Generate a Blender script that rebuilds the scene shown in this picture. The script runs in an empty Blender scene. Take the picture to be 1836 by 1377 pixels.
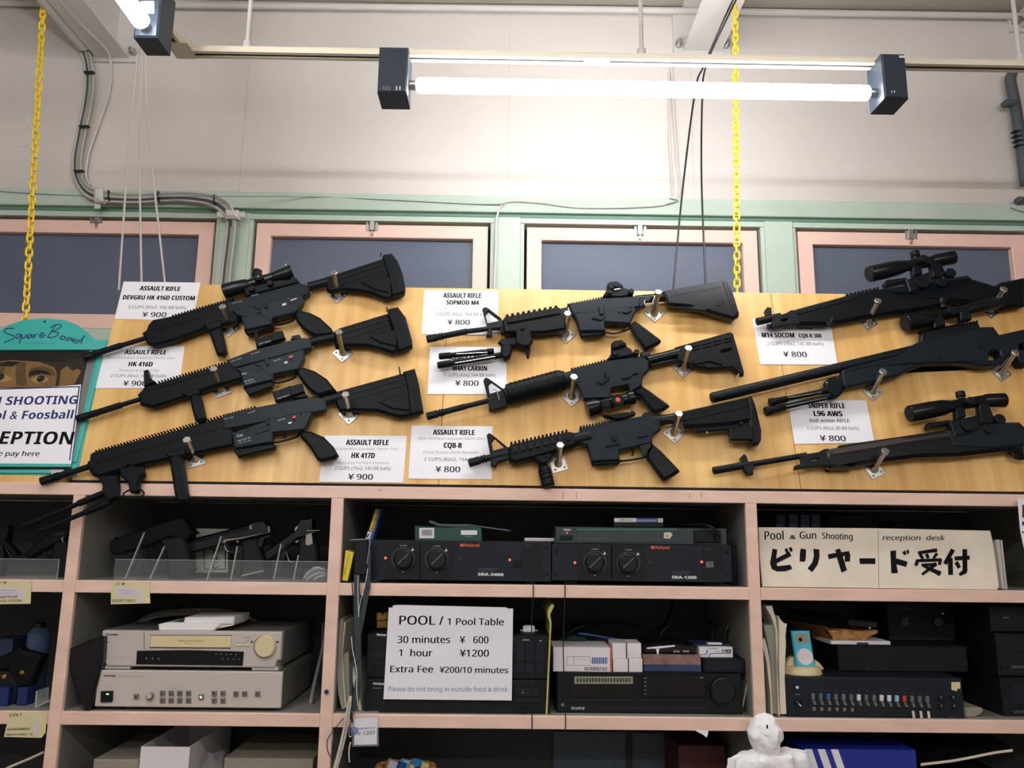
import bpy, math, random
from mathutils import Vector, Matrix
from mathutils.geometry import tessellate_polygon
random.seed(7)
SC = bpy.context.scene
COL = SC.collection

# ---------------------------------------------------------------- camera, world, exposure
W, H, F = 1836.0, 1377.0, 1433.0
PITCH, YAW, ROLL = math.radians(10.768), math.radians(0.577), math.radians(0.676)
EYE = Vector((0, -2.0, 1.55))
FWD = Vector((math.sin(YAW) * math.cos(PITCH), math.cos(YAW) * math.cos(PITCH), math.sin(PITCH)))
_r0 = Vector((math.cos(YAW), -math.sin(YAW), 0)); _u0 = _r0.cross(FWD)
RGT = math.cos(ROLL) * _r0 + math.sin(ROLL) * _u0
UPV = -math.sin(ROLL) * _r0 + math.cos(ROLL) * _u0
cd = bpy.data.cameras.new('camera'); cam = bpy.data.objects.new('camera', cd); COL.objects.link(cam)
cd.sensor_fit = 'HORIZONTAL'; cd.sensor_width = 36; cd.lens = 36 * F / W; cd.clip_start = 0.02; cd.clip_end = 60
M = Matrix((RGT, UPV, -FWD)).transposed().to_4x4(); M.translation = EYE; cam.matrix_world = M
SC.camera = cam
wd = bpy.data.worlds.new('world'); SC.world = wd; wd.use_nodes = True
wd.node_tree.nodes['Background'].inputs[0].default_value = (0.75, 0.88, 1.0, 1)
wd.node_tree.nodes['Background'].inputs[1].default_value = 0.10
SC.view_settings.view_transform = 'Standard'; SC.view_settings.look = 'None'
SC.view_settings.exposure = 0.0; SC.view_settings.gamma = 1.0; SC.view_settings.use_curve_mapping = False
SC.cycles.use_denoising = True
SC.cycles.max_bounces = 8; SC.cycles.diffuse_bounces = 4; SC.cycles.transparent_max_bounces = 12
TUBE_LIGHT = 54.0          # fluorescent tubes over the counter
ROOM_LIGHT = 76.0          # the room's other tubes, behind the photographer

# ---------------------------------------------------------------- helpers
def ray(px, py):
    return FWD + RGT * ((px - W / 2) / F) - UPV * ((py - H / 2) / F)
def onY(px, py, y):
    d = ray(px, py); return EYE + d * ((y - EYE.y) / d.y)
def onZ(px, py, z):
    d = ray(px, py); return EYE + d * ((z - EYE.z) / d.z)
class Pl:
    def __init__(s, o, lean=0.0):
        s.o = Vector(o); s.u = Vector((1, 0, 0)); s.v = Vector((0, math.sin(lean), math.cos(lean))); s.n = s.u.cross(s.v)
    def at(s, p, w=0.0):
        d = ray(*p); P = EYE + d * ((s.o + s.n * w - EYE).dot(s.n) / d.dot(s.n)); q = P - s.o
        return (q.dot(s.u), q.dot(s.v))
    def P(s, a, b, w=0.0): return s.o + s.u * a + s.v * b + s.n * w
    def X(s, p, w=0.0): a, b = s.at(p, w); return s.P(a, b, w)
    def px(s, p, w=0.0): return (s.X(p, w) - EYE).dot(FWD) / F      # metres per pixel there
class PlS(Pl):
    """a plane for shallow things: distances in front of it count k-fold"""
    def __init__(s, o, lean, k): Pl.__init__(s, o, lean); s.k = k
    def at(s, p, w=0.0): return Pl.at(s, p, w * s.k)
    def P(s, a, b, w=0.0): return Pl.P(s, a, b, w * s.k)
def YP(y): return Pl((0, y, 0))
def crop(ox, oy, k):
    return lambda *a: [(ox + a[i] / k, oy + a[i + 1] / k) for i in range(0, len(a), 2)]
K1, K2, K3 = crop(0, 0, 2.961), crop(600, 0, 2.961), crop(1216, 0, 2.961)
K4, K5, K6, K7, K8 = crop(0, 420, 3.991), crop(380, 420, 3.991), crop(0, 640, 3.991), crop(400, 600, 3.991), crop(740, 480, 5.1)
L1, L2, L3, L4 = crop(1020, 470, 5.1), crop(720, 660, 5.1), crop(1040, 660, 5.1), crop(1250, 430, 5.1)
L5, L6, L7, L8 = crop(1500, 420, 5.464), crop(1250, 600, 5.1), crop(1500, 640, 5.464), crop(0, 860, 5.1)
M1, M2, M3, M4 = crop(160, 880, 3.825), crop(590, 880, 4.59), crop(960, 880, 4.59), crop(1320, 880, 3.558)
M5, M6, M7, M8 = crop(0, 1100, 4.97), crop(110, 1090, 3.672), crop(570, 1060, 4.173), crop(960, 1080, 4.371)
N1, N2, N3, N4 = crop(1340, 1070, 6.557), crop(1580, 1060, 5.508), crop(1280, 1240, 3.302), crop(0, 540, 4.305)
N5, N6, N7, N8 = crop(190, 490, 5.985), crop(560, 770, 5.4), crop(660, 70, 6.12), crop(600, 1260, 9.18)
PX = crop(0, 0, 1.0)

def lin(c):
    c = c / 255.0; return c / 12.92 if c <= 0.04045 else ((c + 0.055) / 1.055) ** 2.4
def rgb(r, g, b): return (lin(r), lin(g), lin(b))

MATS = {}
def mat(name, col, rough=0.6, metal=0.0, noise=0.0, scale=8.0, stretch=(1, 1, 1), spec=0.5, bump=0.0, emit=0.0, trans=0.0, alpha=1.0, coat=0.0):
    m = bpy.data.materials.new(name); m.use_nodes = True; t = m.node_tree; b = t.nodes['Principled BSDF']
    b.inputs['Base Color'].default_value = (*col, 1); b.inputs['Roughness'].default_value = rough
    b.inputs['Metallic'].default_value = metal; b.inputs['Specular IOR Level'].default_value = spec
    b.inputs['Transmission Weight'].default_value = trans; b.inputs['Alpha'].default_value = alpha; b.inputs['Coat Weight'].default_value = coat
    if emit: b.inputs['Emission Color'].default_value = (*col, 1); b.inputs['Emission Strength'].default_value = emit
    if noise or bump:
        tc = t.nodes.new('ShaderNodeTexCoord'); mp = t.nodes.new('ShaderNodeMapping'); mp.inputs['Scale'].default_value = stretch
        nz = t.nodes.new('ShaderNodeTexNoise'); nz.inputs['Scale'].default_value = scale; nz.inputs['Detail'].default_value = 5
        t.links.new(tc.outputs['Object'], mp.inputs[0]); t.links.new(mp.outputs[0], nz.inputs['Vector'])
        if noise:
            rp = t.nodes.new('ShaderNodeValToRGB'); rp.color_ramp.elements[0].position = 0.3; rp.color_ramp.elements[1].position = 0.72
            rp.color_ramp.elements[0].color = (*[c * (1 - noise) for c in col], 1); rp.color_ramp.elements[1].color = (*[min(1, c * (1 + noise * 0.5)) for c in col], 1)
            t.links.new(nz.outputs[0], rp.inputs[0]); t.links.new(rp.outputs[0], b.inputs['Base Color'])
        if bump:
            bp = t.nodes.new('ShaderNodeBump'); bp.inputs['Strength'].default_value = bump; bp.inputs['Distance'].default_value = 0.002
            t.links.new(nz.outputs[0], bp.inputs['Height']); t.links.new(bp.outputs[0], b.inputs['Normal'])
    MATS[name] = m; return m
mat('wall_paint', rgb(211, 203, 196), 0.75, noise=0.06, scale=1.6)
mat('ceiling_paint', rgb(176, 168, 156), 0.8, noise=0.08, scale=2)
mat('floor_vinyl', rgb(120, 112, 104), 0.5, noise=0.1, scale=3)
mat('green_paint', rgb(184, 199, 184), 0.5, noise=0.06, scale=5)
mat('green_shadow', rgb(92, 130, 110), 0.5)
mat('pink_sash', rgb(238, 198, 182), 0.5, noise=0.05, scale=6)
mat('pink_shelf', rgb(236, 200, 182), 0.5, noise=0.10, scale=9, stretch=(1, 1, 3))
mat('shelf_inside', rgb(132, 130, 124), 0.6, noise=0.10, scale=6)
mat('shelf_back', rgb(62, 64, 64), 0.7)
mat('window_glass', rgb(96, 103, 120), 0.4, spec=0.2, noise=0.12, scale=2.5)
mat('gap_black', rgb(18, 18, 18), 0.9)
mat('gun_metal', (0.0042, 0.0062, 0.0082), 0.45, spec=0.2, bump=0.05, scale=400)
mat('gun_polymer', (0.0028, 0.0042, 0.0054), 0.5, spec=0.16, bump=0.08, scale=500)
mat('gun_gloss', (0.003, 0.0045, 0.0058), 0.28, spec=0.3)
mat('gun_receiver', (0.0065, 0.0115, 0.0165), 0.45, spec=0.2, bump=0.05, scale=500)
mat('dark_walnut', rgb(58, 50, 50), 0.35, noise=0.4, scale=14, stretch=(3, 14, 40))
mat('engraving', rgb(190, 200, 205), 0.5)
mat('red_mark', rgb(190, 60, 45), 0.5)
mat('steel', rgb(188, 186, 182), 0.28, metal=1.0)
mat('zinc', rgb(205, 203, 198), 0.34, metal=1.0, noise=0.12, scale=60)
mat('chrome_dark', rgb(66, 70, 72), 0.22, metal=1.0)
mat('paper', rgb(236, 234, 238), 0.7)
mat('paper_warm', rgb(226, 214, 196), 0.75, noise=0.08, scale=14)
mat('paper_old', rgb(206, 196, 178), 0.8, noise=0.10, scale=20)
mat('paper_grey', rgb(150, 150, 138), 0.8, noise=0.10, scale=20)
mat('ink', rgb(10, 10, 12), 0.8, spec=0.2)
mat('ink_grey', rgb(150, 150, 152), 0.7)
mat('ink_mid', rgb(48, 48, 52), 0.7)
mat('ink_navy', rgb(32, 38, 104), 0.7)
mat('ink_purple', rgb(128, 112, 168), 0.7)
mat('ink_teal', rgb(70, 120, 130), 0.7)
mat('teal_plastic', rgb(62, 170, 160), 0.4)
mat('yellow_plastic', rgb(240, 204, 40), 0.38)
mat('cable_grey', rgb(190, 186, 178), 0.5)
mat('cable_mid', rgb(142, 142, 138), 0.5)
mat('cable_dark', rgb(74, 80, 84), 0.5)
mat('cable_black', rgb(20, 22, 24), 0.4)
mat('cord_white', rgb(206, 198, 190), 0.6)
mat('lamp_box', rgb(34, 44, 56), 0.45)
mat('rail_cream', rgb(228, 218, 196), 0.4)
mat('steel_paint', rgb(208, 203, 198), 0.5, noise=0.06, scale=8)
mat('tube_glow', (0.96, 0.97, 1.0), 0.3, emit=TUBE_LIGHT)
mat('tube_glow_room', (0.97, 0.965, 0.985), 0.3, emit=ROOM_LIGHT)
mat('black_plastic', rgb(20, 23, 26), 0.5, spec=0.25)
mat('black_panel', rgb(25, 31, 40), 0.5, spec=0.25)
mat('black_gloss', rgb(14, 15, 17), 0.12)
mat('deck_teal', rgb(40, 54, 58), 0.45)
mat('teal_line', rgb(74, 120, 112), 0.4)
mat('silver_plastic', rgb(196, 186, 180), 0.42)
mat('silver_side', rgb(120, 118, 112), 0.6)
mat('cream_plastic', rgb(222, 204, 160), 0.4)
mat('button_grey', rgb(112, 106, 98), 0.5)
mat('led_red', (1.0, 0.08, 0.05), 0.4, emit=2.0)
mat('led_green', (0.35, 1.0, 0.3), 0.4, emit=2.0)
mat('orange_ink', rgb(214, 96, 66), 0.6)
mat('white_ink', rgb(214, 216, 218), 0.6)
mat('dim_ink', rgb(112, 120, 128), 0.6)
mat('box_green', rgb(26, 74, 66), 0.35)
mat('label_yellow', rgb(232, 208, 60), 0.5)
mat('label_lime', rgb(206, 206, 120), 0.5)
mat('label_blue', rgb(60, 92, 160), 0.45)
mat('tag_yellow', rgb(216, 206, 160), 0.7, noise=0.06, scale=30)
mat('lilac', rgb(206, 196, 208), 0.7)
mat('folder_yellow', rgb(198, 186, 104), 0.6)
mat('cardboard_white', rgb(228, 222, 226), 0.6)
mat('cardboard_grey', rgb(150, 142, 128), 0.7, noise=0.06, scale=10)
mat('tape_pink', rgb(150, 116, 112), 0.3, noise=0.4, scale=40)
mat('tape_blue', rgb(58, 72, 112), 0.3, noise=0.3, scale=40)
mat('aqua_metal', rgb(64, 184, 214), 0.3)
mat('lcd_grey', rgb(140, 138, 118), 0.3)
mat('wheel_white', rgb(226, 214, 214), 0.45)
mat('wicker', rgb(184, 132, 74), 0.6, noise=0.5, scale=70, bump=0.8)
mat('blue_box', rgb(28, 46, 150), 0.5)
mat('dark_blue', rgb(40, 54, 84), 0.5)
mat('dark_red', rgb(78, 34, 32), 0.6)
mat('chalk_blue', rgb(40, 130, 190), 0.7)
mat('chalk_navy', rgb(36, 72, 132), 0.7)
mat('chalk_pale', rgb(140, 186, 220), 0.7)
mat('tissue', rgb(240, 238, 238), 0.8)
mat('sepia', rgb(124, 92, 48), 0.5, noise=0.2, scale=18)
mat('sepia_mid', rgb(84, 62, 34), 0.5, noise=0.25, scale=25)
mat('sepia_dark', rgb(40, 32, 20), 0.45, noise=0.2, scale=20)
mat('sepia_black', rgb(20, 16, 12), 0.4)
mat('sepia_light', rgb(150, 120, 74), 0.5)
mat('ochre', rgb(150, 116, 40), 0.5)
mat('gold', rgb(206, 160, 84), 0.3, metal=1.0)
mat('bottle_blue', rgb(70, 88, 118), 0.35)
mat('blue_deep', rgb(24, 40, 96), 0.4)
mat('strap', rgb(42, 56, 60), 0.6)
mat('lemon_tint', rgb(196, 210, 196), 0.6)
mat('dash_grey', rgb(96, 100, 100), 0.4)
mat('acrylic', (0.8, 0.85, 0.86), 0.08, alpha=0.05)
mat('acrylic_edge', (0.75, 0.8, 0.8), 0.15, alpha=0.35)
mat('clear_film', (0.8, 0.83, 0.83), 0.12, alpha=0.12)
mat('sheet_dim', rgb(84, 96, 108), 0.8)
mat('wall_seam', rgb(198, 190, 183), 0.8)
# plywood: vertical grain
m = mat('plywood', rgb(230, 190, 124), 0.42)
t = m.node_tree; b = t.nodes['Principled BSDF']
tc = t.nodes.new('ShaderNodeTexCoord'); mp = t.nodes.new('ShaderNodeMapping'); mp.inputs['Scale'].default_value = (26, 3, 1.6)
n1 = t.nodes.new('ShaderNodeTexNoise'); n1.inputs['Scale'].default_value = 1.6; n1.inputs['Detail'].default_value = 6
mp2 = t.nodes.new('ShaderNodeMapping'); mp2.inputs['Scale'].default_value = (3, 2, 1.2)
n2 = t.nodes.new('ShaderNodeTexNoise'); n2.inputs['Scale'].default_value = 2.0; n2.inputs['Detail'].default_value = 3
rp = t.nodes.new('ShaderNodeValToRGB'); rp.color_ramp.elements[0].position = 0.3; rp.color_ramp.elements[1].position = 0.7
rp.color_ramp.elements[0].color = (*rgb(202, 148, 76), 1); rp.color_ramp.elements[1].color = (*rgb(238, 198, 128), 1)
mx = t.nodes.new('ShaderNodeMath'); mx.operation = 'MULTIPLY_ADD'; mx.inputs[1].default_value = 0.55
m2 = t.nodes.new('ShaderNodeMath'); m2.operation = 'MULTIPLY'; m2.inputs[1].default_value = 0.45
for a, c in ((mp, n1), (mp2, n2)):
    t.links.new(tc.outputs['Object'], a.inputs[0]); t.links.new(a.outputs[0], c.inputs['Vector'])
t.links.new(n2.outputs[0], m2.inputs[0]); t.links.new(n1.outputs[0], mx.inputs[0]); t.links.new(m2.outputs[0], mx.inputs[2])
t.links.new(mx.outputs[0], rp.inputs[0]); t.links.new(rp.outputs[0], b.inputs['Base Color'])

def area2(L): return sum(L[i][0] * L[(i + 1) % len(L)][1] - L[(i + 1) % len(L)][0] * L[i][1] for i in range(len(L)))
def inset(L, d):
    out = []; n = len(L)
    for i in range(n):
        a, b, c = Vector(L[i - 1]), Vector(L[i]), Vector(L[(i + 1) % n])
        e1, e2 = (b - a), (c - b)
        if e1.length < 1e-7 or e2.length < 1e-7: out.append(L[i]); continue
        e1.normalize(); e2.normalize()
        m1, m2_ = Vector((-e1.y, e1.x)), Vector((-e2.y, e2.x)); m = m1 + m2_
        if m.length < 1e-3: m = m1
        m.normalize(); k = min(1.8, 1 / max(0.3, m.dot(m1))); q = b + m * d * k
        out.append((q.x, q.y))
    return out

def glyphs(s, bold, serif):
    """heavier or plainer letter shapes of the built-in font family"""
    A, a, d = (0x1D400, 0x1D41A, 0x1D7CE) if serif else (0x1D5D4, 0x1D5EE, 0x1D7EC) if bold >= 0.02 else (0x1D5A0, 0x1D5BA, 0x1D7E2)
    return ''.join(chr(A + ord(c) - 65) if 'A' <= c <= 'Z' else chr(a + ord(c) - 97) if 'a' <= c <= 'z' else chr(d + ord(c) - 48) if '0' <= c <= '9' else c for c in s)
def dense(prof, n=4):
    out = []
    for (d0, r0), (d1, r1) in zip(prof, prof[1:]): out += [(d0 + (d1 - d0) * i / n, r0 + (r1 - r0) * i / n) for i in range(n)]
    return out + [prof[-1]]

class MB:
    """Collects shapes of one part; mats are material slots, cur the slot for new faces."""
    def __init__(s, pl=None, m='gun_metal'):
        s.pl = pl; s.v = []; s.f = []; s.mi = []; s.mats = [m]; s.cur = 0
    def use(s, m):
        if m not in s.mats: s.mats.append(m)
        s.cur = s.mats.index(m); return s
    def on(s, pl): s.pl = pl; return s
    def add(s, vs, fs):
        o = len(s.v); s.v += [Vector(x) for x in vs]
        for f in fs: s.f.append(tuple(o + i for i in f)); s.mi.append(s.cur)
        return s
    def uvprism(s, loops, wf, th, bev=0.0012, pl=None):
        pl = pl or s.pl; soft = pl is PANG and th > 0.022 and bev > 0.0011; loops = [list(l) for l in loops]
        for i, l in enumerate(loops):
            if (area2(l) > 0) != (i == 0): l.reverse()
        wb = wf - th; bev = min(bev, th * 0.45)
        ins = [inset(l, bev) for l in loops] if bev > 0 else loops
        fl = [p for l in loops for p in l]; fi = [p for l in ins for p in l]; n = len(fl)
        tri = tessellate_polygon([[Vector((p[0], p[1], 0)) for p in l] for l in loops])
        vs = [pl.P(a, b, wf) for a, b in fi]; o1 = n
        if bev > 0: vs += [pl.P(a, b, wf - bev) for a, b in fl]; o1 = n
        else: o1 = 0
        o3 = o2 = len(vs)
        if soft: vs += [pl.P(a, b, wb + th * 0.55) for a, b in fl]; o2 = len(vs); fb_ = [p for l in loops for p in inset(l, min(0.007, th * 0.2))]
        vs += [pl.P(a, b, wb) for a, b in (fb_ if soft else fl)]
        fs = []
        for t_ in tri:
            a, b, c = (fl[i] for i in t_)
            if (b[0] - a[0]) * (c[1] - a[1]) - (b[1] - a[1]) * (c[0] - a[0]) < 0: t_ = t_[::-1]
            fs.append(tuple(t_)); fs.append(tuple(o2 + i for i in reversed(t_)))
        k = 0
        for l in loops:
            m = len(l)
            for i in range(m):
                a, b = k + i, k + (i + 1) % m
                if bev > 0: fs.append((o1 + a, o1 + b, b, a))
                fs.append((o3 + a, o3 + b, o1 + b, o1 + a))
                if soft: fs.append((o2 + a, o2 + b, o3 + b, o3 + a))
            k += m
        return s.add(vs, fs)
    def pr(s, loop, wf, th, bev=0.0012, holes=(), pl=None):
        pl = pl or s.pl
        return s.uvprism([[pl.at(p, wf) for p in l] for l in [loop, *holes]], wf, th, bev, pl)
    def quadbox(s, x0, y0, x1, y1, wf, th, bev=0.0008, pl=None):
        return s.pr([(x0, y0), (x1, y0), (x1, y1), (x0, y1)], wf, th, bev, (), pl)
    def lathe(s, o, ax, prof, seg=20, cap=True):
        """prof: (distance along ax in metres, radius)"""
        ax = Vector(ax).normalized(); o = Vector(o); e = Vector((0, 0, 1)) if abs(ax.z) < 0.9 else Vector((1, 0, 0))
        a = ax.cross(e).normalized(); b = ax.cross(a); vs = []; fs = []
        for d, r in prof:
            for i in range(seg):
                t_ = 2 * math.pi * i / seg; vs.append(o + ax * d + (a * math.cos(t_) + b * math.sin(t_)) * max(r, 1e-5))
        for j in range(len(prof) - 1):
            for i in range(seg):
                k = (i + 1) % seg; fs.append((j * seg + i, j * seg + k, (j + 1) * seg + k, (j + 1) * seg + i))
        if cap:
            fs.append(tuple(reversed(range(seg)))); q = (len(prof) - 1) * seg; fs.append(tuple(q + i for i in range(seg)))
        return s.add(vs, fs)
    def tb(s, p0, p1, prof, wc=0.05, seg=20, pl=None, w1=None):
        """round bar between two picture points on the plane; prof: (t 0..1, radius in picture px)"""
        pl = pl or s.pl; A = pl.X(p0, wc); B = pl.X(p1, wc if w1 is None else w1); k = pl.px(((p0[0] + p1[0]) / 2, (p0[1] + p1[1]) / 2), wc)
        if not isinstance(prof, (list, tuple)): prof = [(0, prof), (1, prof)]
        L = (B - A).length
        return s.lathe(A, B - A, [(t_ * L, r * k) for t_, r in prof], seg)
    def rail(s, p0, p1, n, h, wf, th, fill=0.55, pl=None):
        """row of n teeth above the line p0-p1, h px high"""
        pl = pl or s.pl; a = Vector(p0); d = (Vector(p1) - a) / n; up = Vector((d.y, -d.x)).normalized() * h
        if up.y > 0: up = -up
        for i in range(n):
            q = a + d * i; r = q + d * fill; g = d * fill * 0.12
            s.pr([tuple(q), tuple(q + g + up), tuple(r - g + up), tuple(r)], wf, th, 0)
        return s
    def dots(s, p0, p1, n, size, wf, th, pl=None):
        a, b = Vector(p0), Vector(p1)
        for i in range(n):
            q = a.lerp(b, i / max(1, n - 1)); s.quadbox(q.x - size[0], q.y - size[1], q.x + size[0], q.y + size[1], wf, th, 0, pl)
        return s
    def disc(s, p, r, wf, th, seg=20, bev=0.0008, pl=None, sq=1.0):
        pl = pl or s.pl; a, b = pl.at(p, wf); k = pl.px(p, wf) * r
        return s.uvprism([[(a + k * math.cos(2 * math.pi * i / seg), b + sq * k * math.sin(2 * math.pi * i / seg)) for i in range(seg)]], wf, th, bev, pl)
    def ring(s, p, r0, r1, wf, th, seg=28, pl=None):
        pl = pl or s.pl; a, b = pl.at(p, wf); k = pl.px(p, wf)
        c = lambda r: [(a + k * r * math.cos(2 * math.pi * i / seg), b + k * r * math.sin(2 * math.pi * i / seg)) for i in range(seg)]
        return s.uvprism([c(r1), c(r0)], wf, th, 0, pl)
    def box(s, x0, x1, y0, y1, z0, z1, bev=0.0015):
        return s.uvprism([[(x0, z0), (x1, z0), (x1, z1), (x0, z1)]], -y0, y1 - y0, bev, YP(0))
    def sweep(s, pts, r, seg=8, closed=False, smooth=True):
        pts = [Vector(p) for p in pts]
        if smooth and len(pts) > 2:
            q = []; n = len(pts)
            for i in range(n if closed else n - 1):
                P = [pts[(i + j) % n] if closed else pts[min(max(i + j, 0), n - 1)] for j in (-1, 0, 1, 2)]
                for k in range(6):
                    t_ = k / 6; q.append(0.5 * (2 * P[1] + (P[2] - P[0]) * t_ + (2 * P[0] - 5 * P[1] + 4 * P[2] - P[3]) * t_ ** 2 + (3 * P[1] - P[0] - 3 * P[2] + P[3]) * t_ ** 3))
            if not closed: q.append(pts[-1])
            pts = q
        n = len(pts); vs = []; fs = []; nrm = None
        for i in range(n):
            d = (pts[(i + 1) % n] - pts[i - 1]) if closed or 0 < i < n - 1 else (pts[1] - pts[0] if i == 0 else pts[-1] - pts[-2])
            if d.length < 1e-9: d = Vector((0, 0, 1))
            d.normalize()
            if nrm is None: nrm = d.cross(Vector((0, 0, 1)) if abs(d.z) < 0.9 else Vector((1, 0, 0)))
            nrm = (nrm - d * nrm.dot(d)).normalized(); bn = d.cross(nrm)
            for j in range(seg):
                t_ = 2 * math.pi * j / seg; vs.append(pts[i] + (nrm * math.cos(t_) + bn * math.sin(t_)) * r)
        for i in range(n if closed else n - 1):
            for j in range(seg):
                k = (j + 1) % seg; a, b = i * seg, ((i + 1) % n) * seg; fs.append((a + j, a + k, b + k, b + j))
        if not closed: fs += [tuple(reversed(range(seg))), tuple((n - 1) * seg + j for j in range(seg))]
        return s.add(vs, fs)
    def cable(s, pts, ys, r, seg=8, pl=None, closed=False):
        """pts picture points; ys one wall distance (or offset on plane pl) per point or one for all"""
        if not isinstance(ys, (list, tuple)): ys = [ys] * len(pts)
        return s.sweep([pl.X(p, y) if pl else onY(p[0], p[1], y) for p, y in zip(pts, ys)], r, seg, closed)
    def text(s, body, pL, pR, cap, w=0.0008, bold=0.0, shear=0.0, pl=None, serif=False):
        pl = pl or s.pl; c = bpy.data.curves.new('text', 'FONT'); c.body = glyphs(body, bold, serif); c.shear = shear; c.resolution_u = 2
        o = bpy.data.objects.new('text', c); me = o.to_mesh()
        x0 = min(v.co.x for v in me.vertices); x1 = max(v.co.x for v in me.vertices)
        A = Vector(pl.at(pL, w)); B = Vector(pl.at(pR, w)); U = (B - A) / (x1 - x0); n = Vector((-U.y, U.x)).normalized()
        C = Vector(pl.at((pL[0], pL[1] - cap), w)) - A; hgt = abs(C.dot(n)) if abs(C.dot(n)) > 1e-6 else C.length
        V_ = n * (hgt / 0.69)
        vs = []
        sh = [0.0] if bold <= 0 else [-0.022, 0.022] if bold < 0.02 else [-0.01, 0.01] if bold < 0.03 else [-0.034, 0.0, 0.034]
        fs = []; nv = len(me.vertices)
        for k, e in enumerate(sh):
            for v in me.vertices: q = A + U * (v.co.x - x0 + e) + V_ * v.co.y; vs.append(pl.P(q.x, q.y, w + k * 0.00004))
            fs += [tuple(i + k * nv for i in p.vertices) for p in me.polygons]
        o.to_mesh_clear(); bpy.data.objects.remove(o); bpy.data.curves.remove(c)
        return s.add(vs, fs)

def link(name, mb, parent=None):
    me = bpy.data.meshes.new(name); me.from_pydata([tuple(v) for v in mb.v], [], mb.f)
    for m in mb.mats: me.materials.append(MATS[m])
    me.polygons.foreach_set('material_index', mb.mi); me.polygons.foreach_set('use_smooth', [True] * len(mb.f))
    me.update(); me.set_sharp_from_angle(angle=math.radians(38))
    o = bpy.data.objects.new(name, me); COL.objects.link(o)
    if parent is not None: o.parent = parent
    return o
THINGS = []
def thing(name, label, cat, group=None):
    o = bpy.data.objects.new(name, None); o.empty_display_size = 0.05; COL.objects.link(o); o['label'] = label; o['category'] = cat
    if group: o['group'] = group
    THINGS.append(o); return o
def one(name, mb, label, cat, group=None):
    o = link(name, mb); o['label'] = label; o['category'] = cat
    if group: o['group'] = group
    THINGS.append(o); return o
def part(t_, name, mb, label=None):
    o = link(name, mb, t_)
    if label: o['label'] = label
    return o
def struct(name, mb=None, parent=None):
    o = link(name, mb, parent) if mb else bpy.data.objects.new(name, None)
    if mb is None: COL.objects.link(o)
    o['kind'] = 'structure'
    if parent is None: THINGS.append(o)
    return o
def settle():
    """put every thing's origin at the middle of its base, its meshes around it"""
    for r in THINGS:
        if r.location.length > 0: continue
        tree = [r] + [c for c in r.children] + [g for c in r.children for g in c.children]
        ms = [o.data for o in tree if o.type == 'MESH']
        vs = [v.co for m in ms for v in m.vertices]
        if not vs: continue
        lo = Vector([min(v[i] for v in vs) for i in range(3)]); hi = Vector([max(v[i] for v in vs) for i in range(3)])
        b = Vector(((lo.x + hi.x) / 2, (lo.y + hi.y) / 2, lo.z))
        for m in set(ms): m.transform(Matrix.Translation(-b)); m.update()
        r.location = b

SA, SB, SCz = 1.667, 1.433, 1.1325        # tops of the three shelf boards in view
PAN = Pl((0, 0.012, SA + 0.003), math.radians(15.0))   # face of the leaning display boards
WALL = 0.45
PANG = Pl(PAN.o - PAN.n * 0.0265, math.radians(15.0))   # the rifles' own plane: they lie close to the boards
PANS = PlS(PAN.o, math.radians(15.0), 0.35)            # the shallow teal sign case
# ---------------------------------------------------------------- the room
RX0, RX1, RY0, ZC = -3.2, 4.2, -5.6, 3.335
w0 = onY(0, 339.4, WALL).z - 0.004          # lower edge of the white plaster
struct('floor', MB(m='floor_vinyl').box(RX0 - 0.1, RX1 + 0.1, RY0 - 0.1, 0.7, -0.1, 0.0, 0))
struct('ceiling', MB(m='ceiling_paint').box(RX0 - 0.1, RX1 + 0.1, RY0 - 0.1, 0.7, ZC, ZC + 0.1, 0))
struct('wall_left', MB(m='wall_paint').box(RX0 - 0.1, RX0, RY0, 0.7, 0, ZC, 0))
struct('wall_right', MB(m='wall_paint').box(RX1, RX1 + 0.1, RY0, 0.7, 0, ZC, 0))
struct('wall_front', MB(m='wall_paint').box(RX0, RX1, RY0 - 0.1, RY0, 0, ZC, 0))
wb_ = MB(m='wall_paint').box(RX0, RX1, WALL, 0.7, w0, ZC, 0).box(RX0, RX1, 0.58, 0.7, 0, w0, 0).use('wall_seam')
for q in (440, 912, 1240): x = onY(q, 200, WALL).x; wb_.box(x - 0.0012, x + 0.0012, WALL - 0.0008, WALL + 0.001, w0, ZC, 0)
struct('wall_back', wb_)
# faint panel joints on the plaster
B45 = YP(WALL)
# pipe running along the top of the wall
struct('trim_1', MB(m='steel_paint').cable(PX(-120, 4, 300, 9, 900, 15, 1210, 19, 1960, 31), WALL - 0.02, 0.011, 10))
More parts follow.
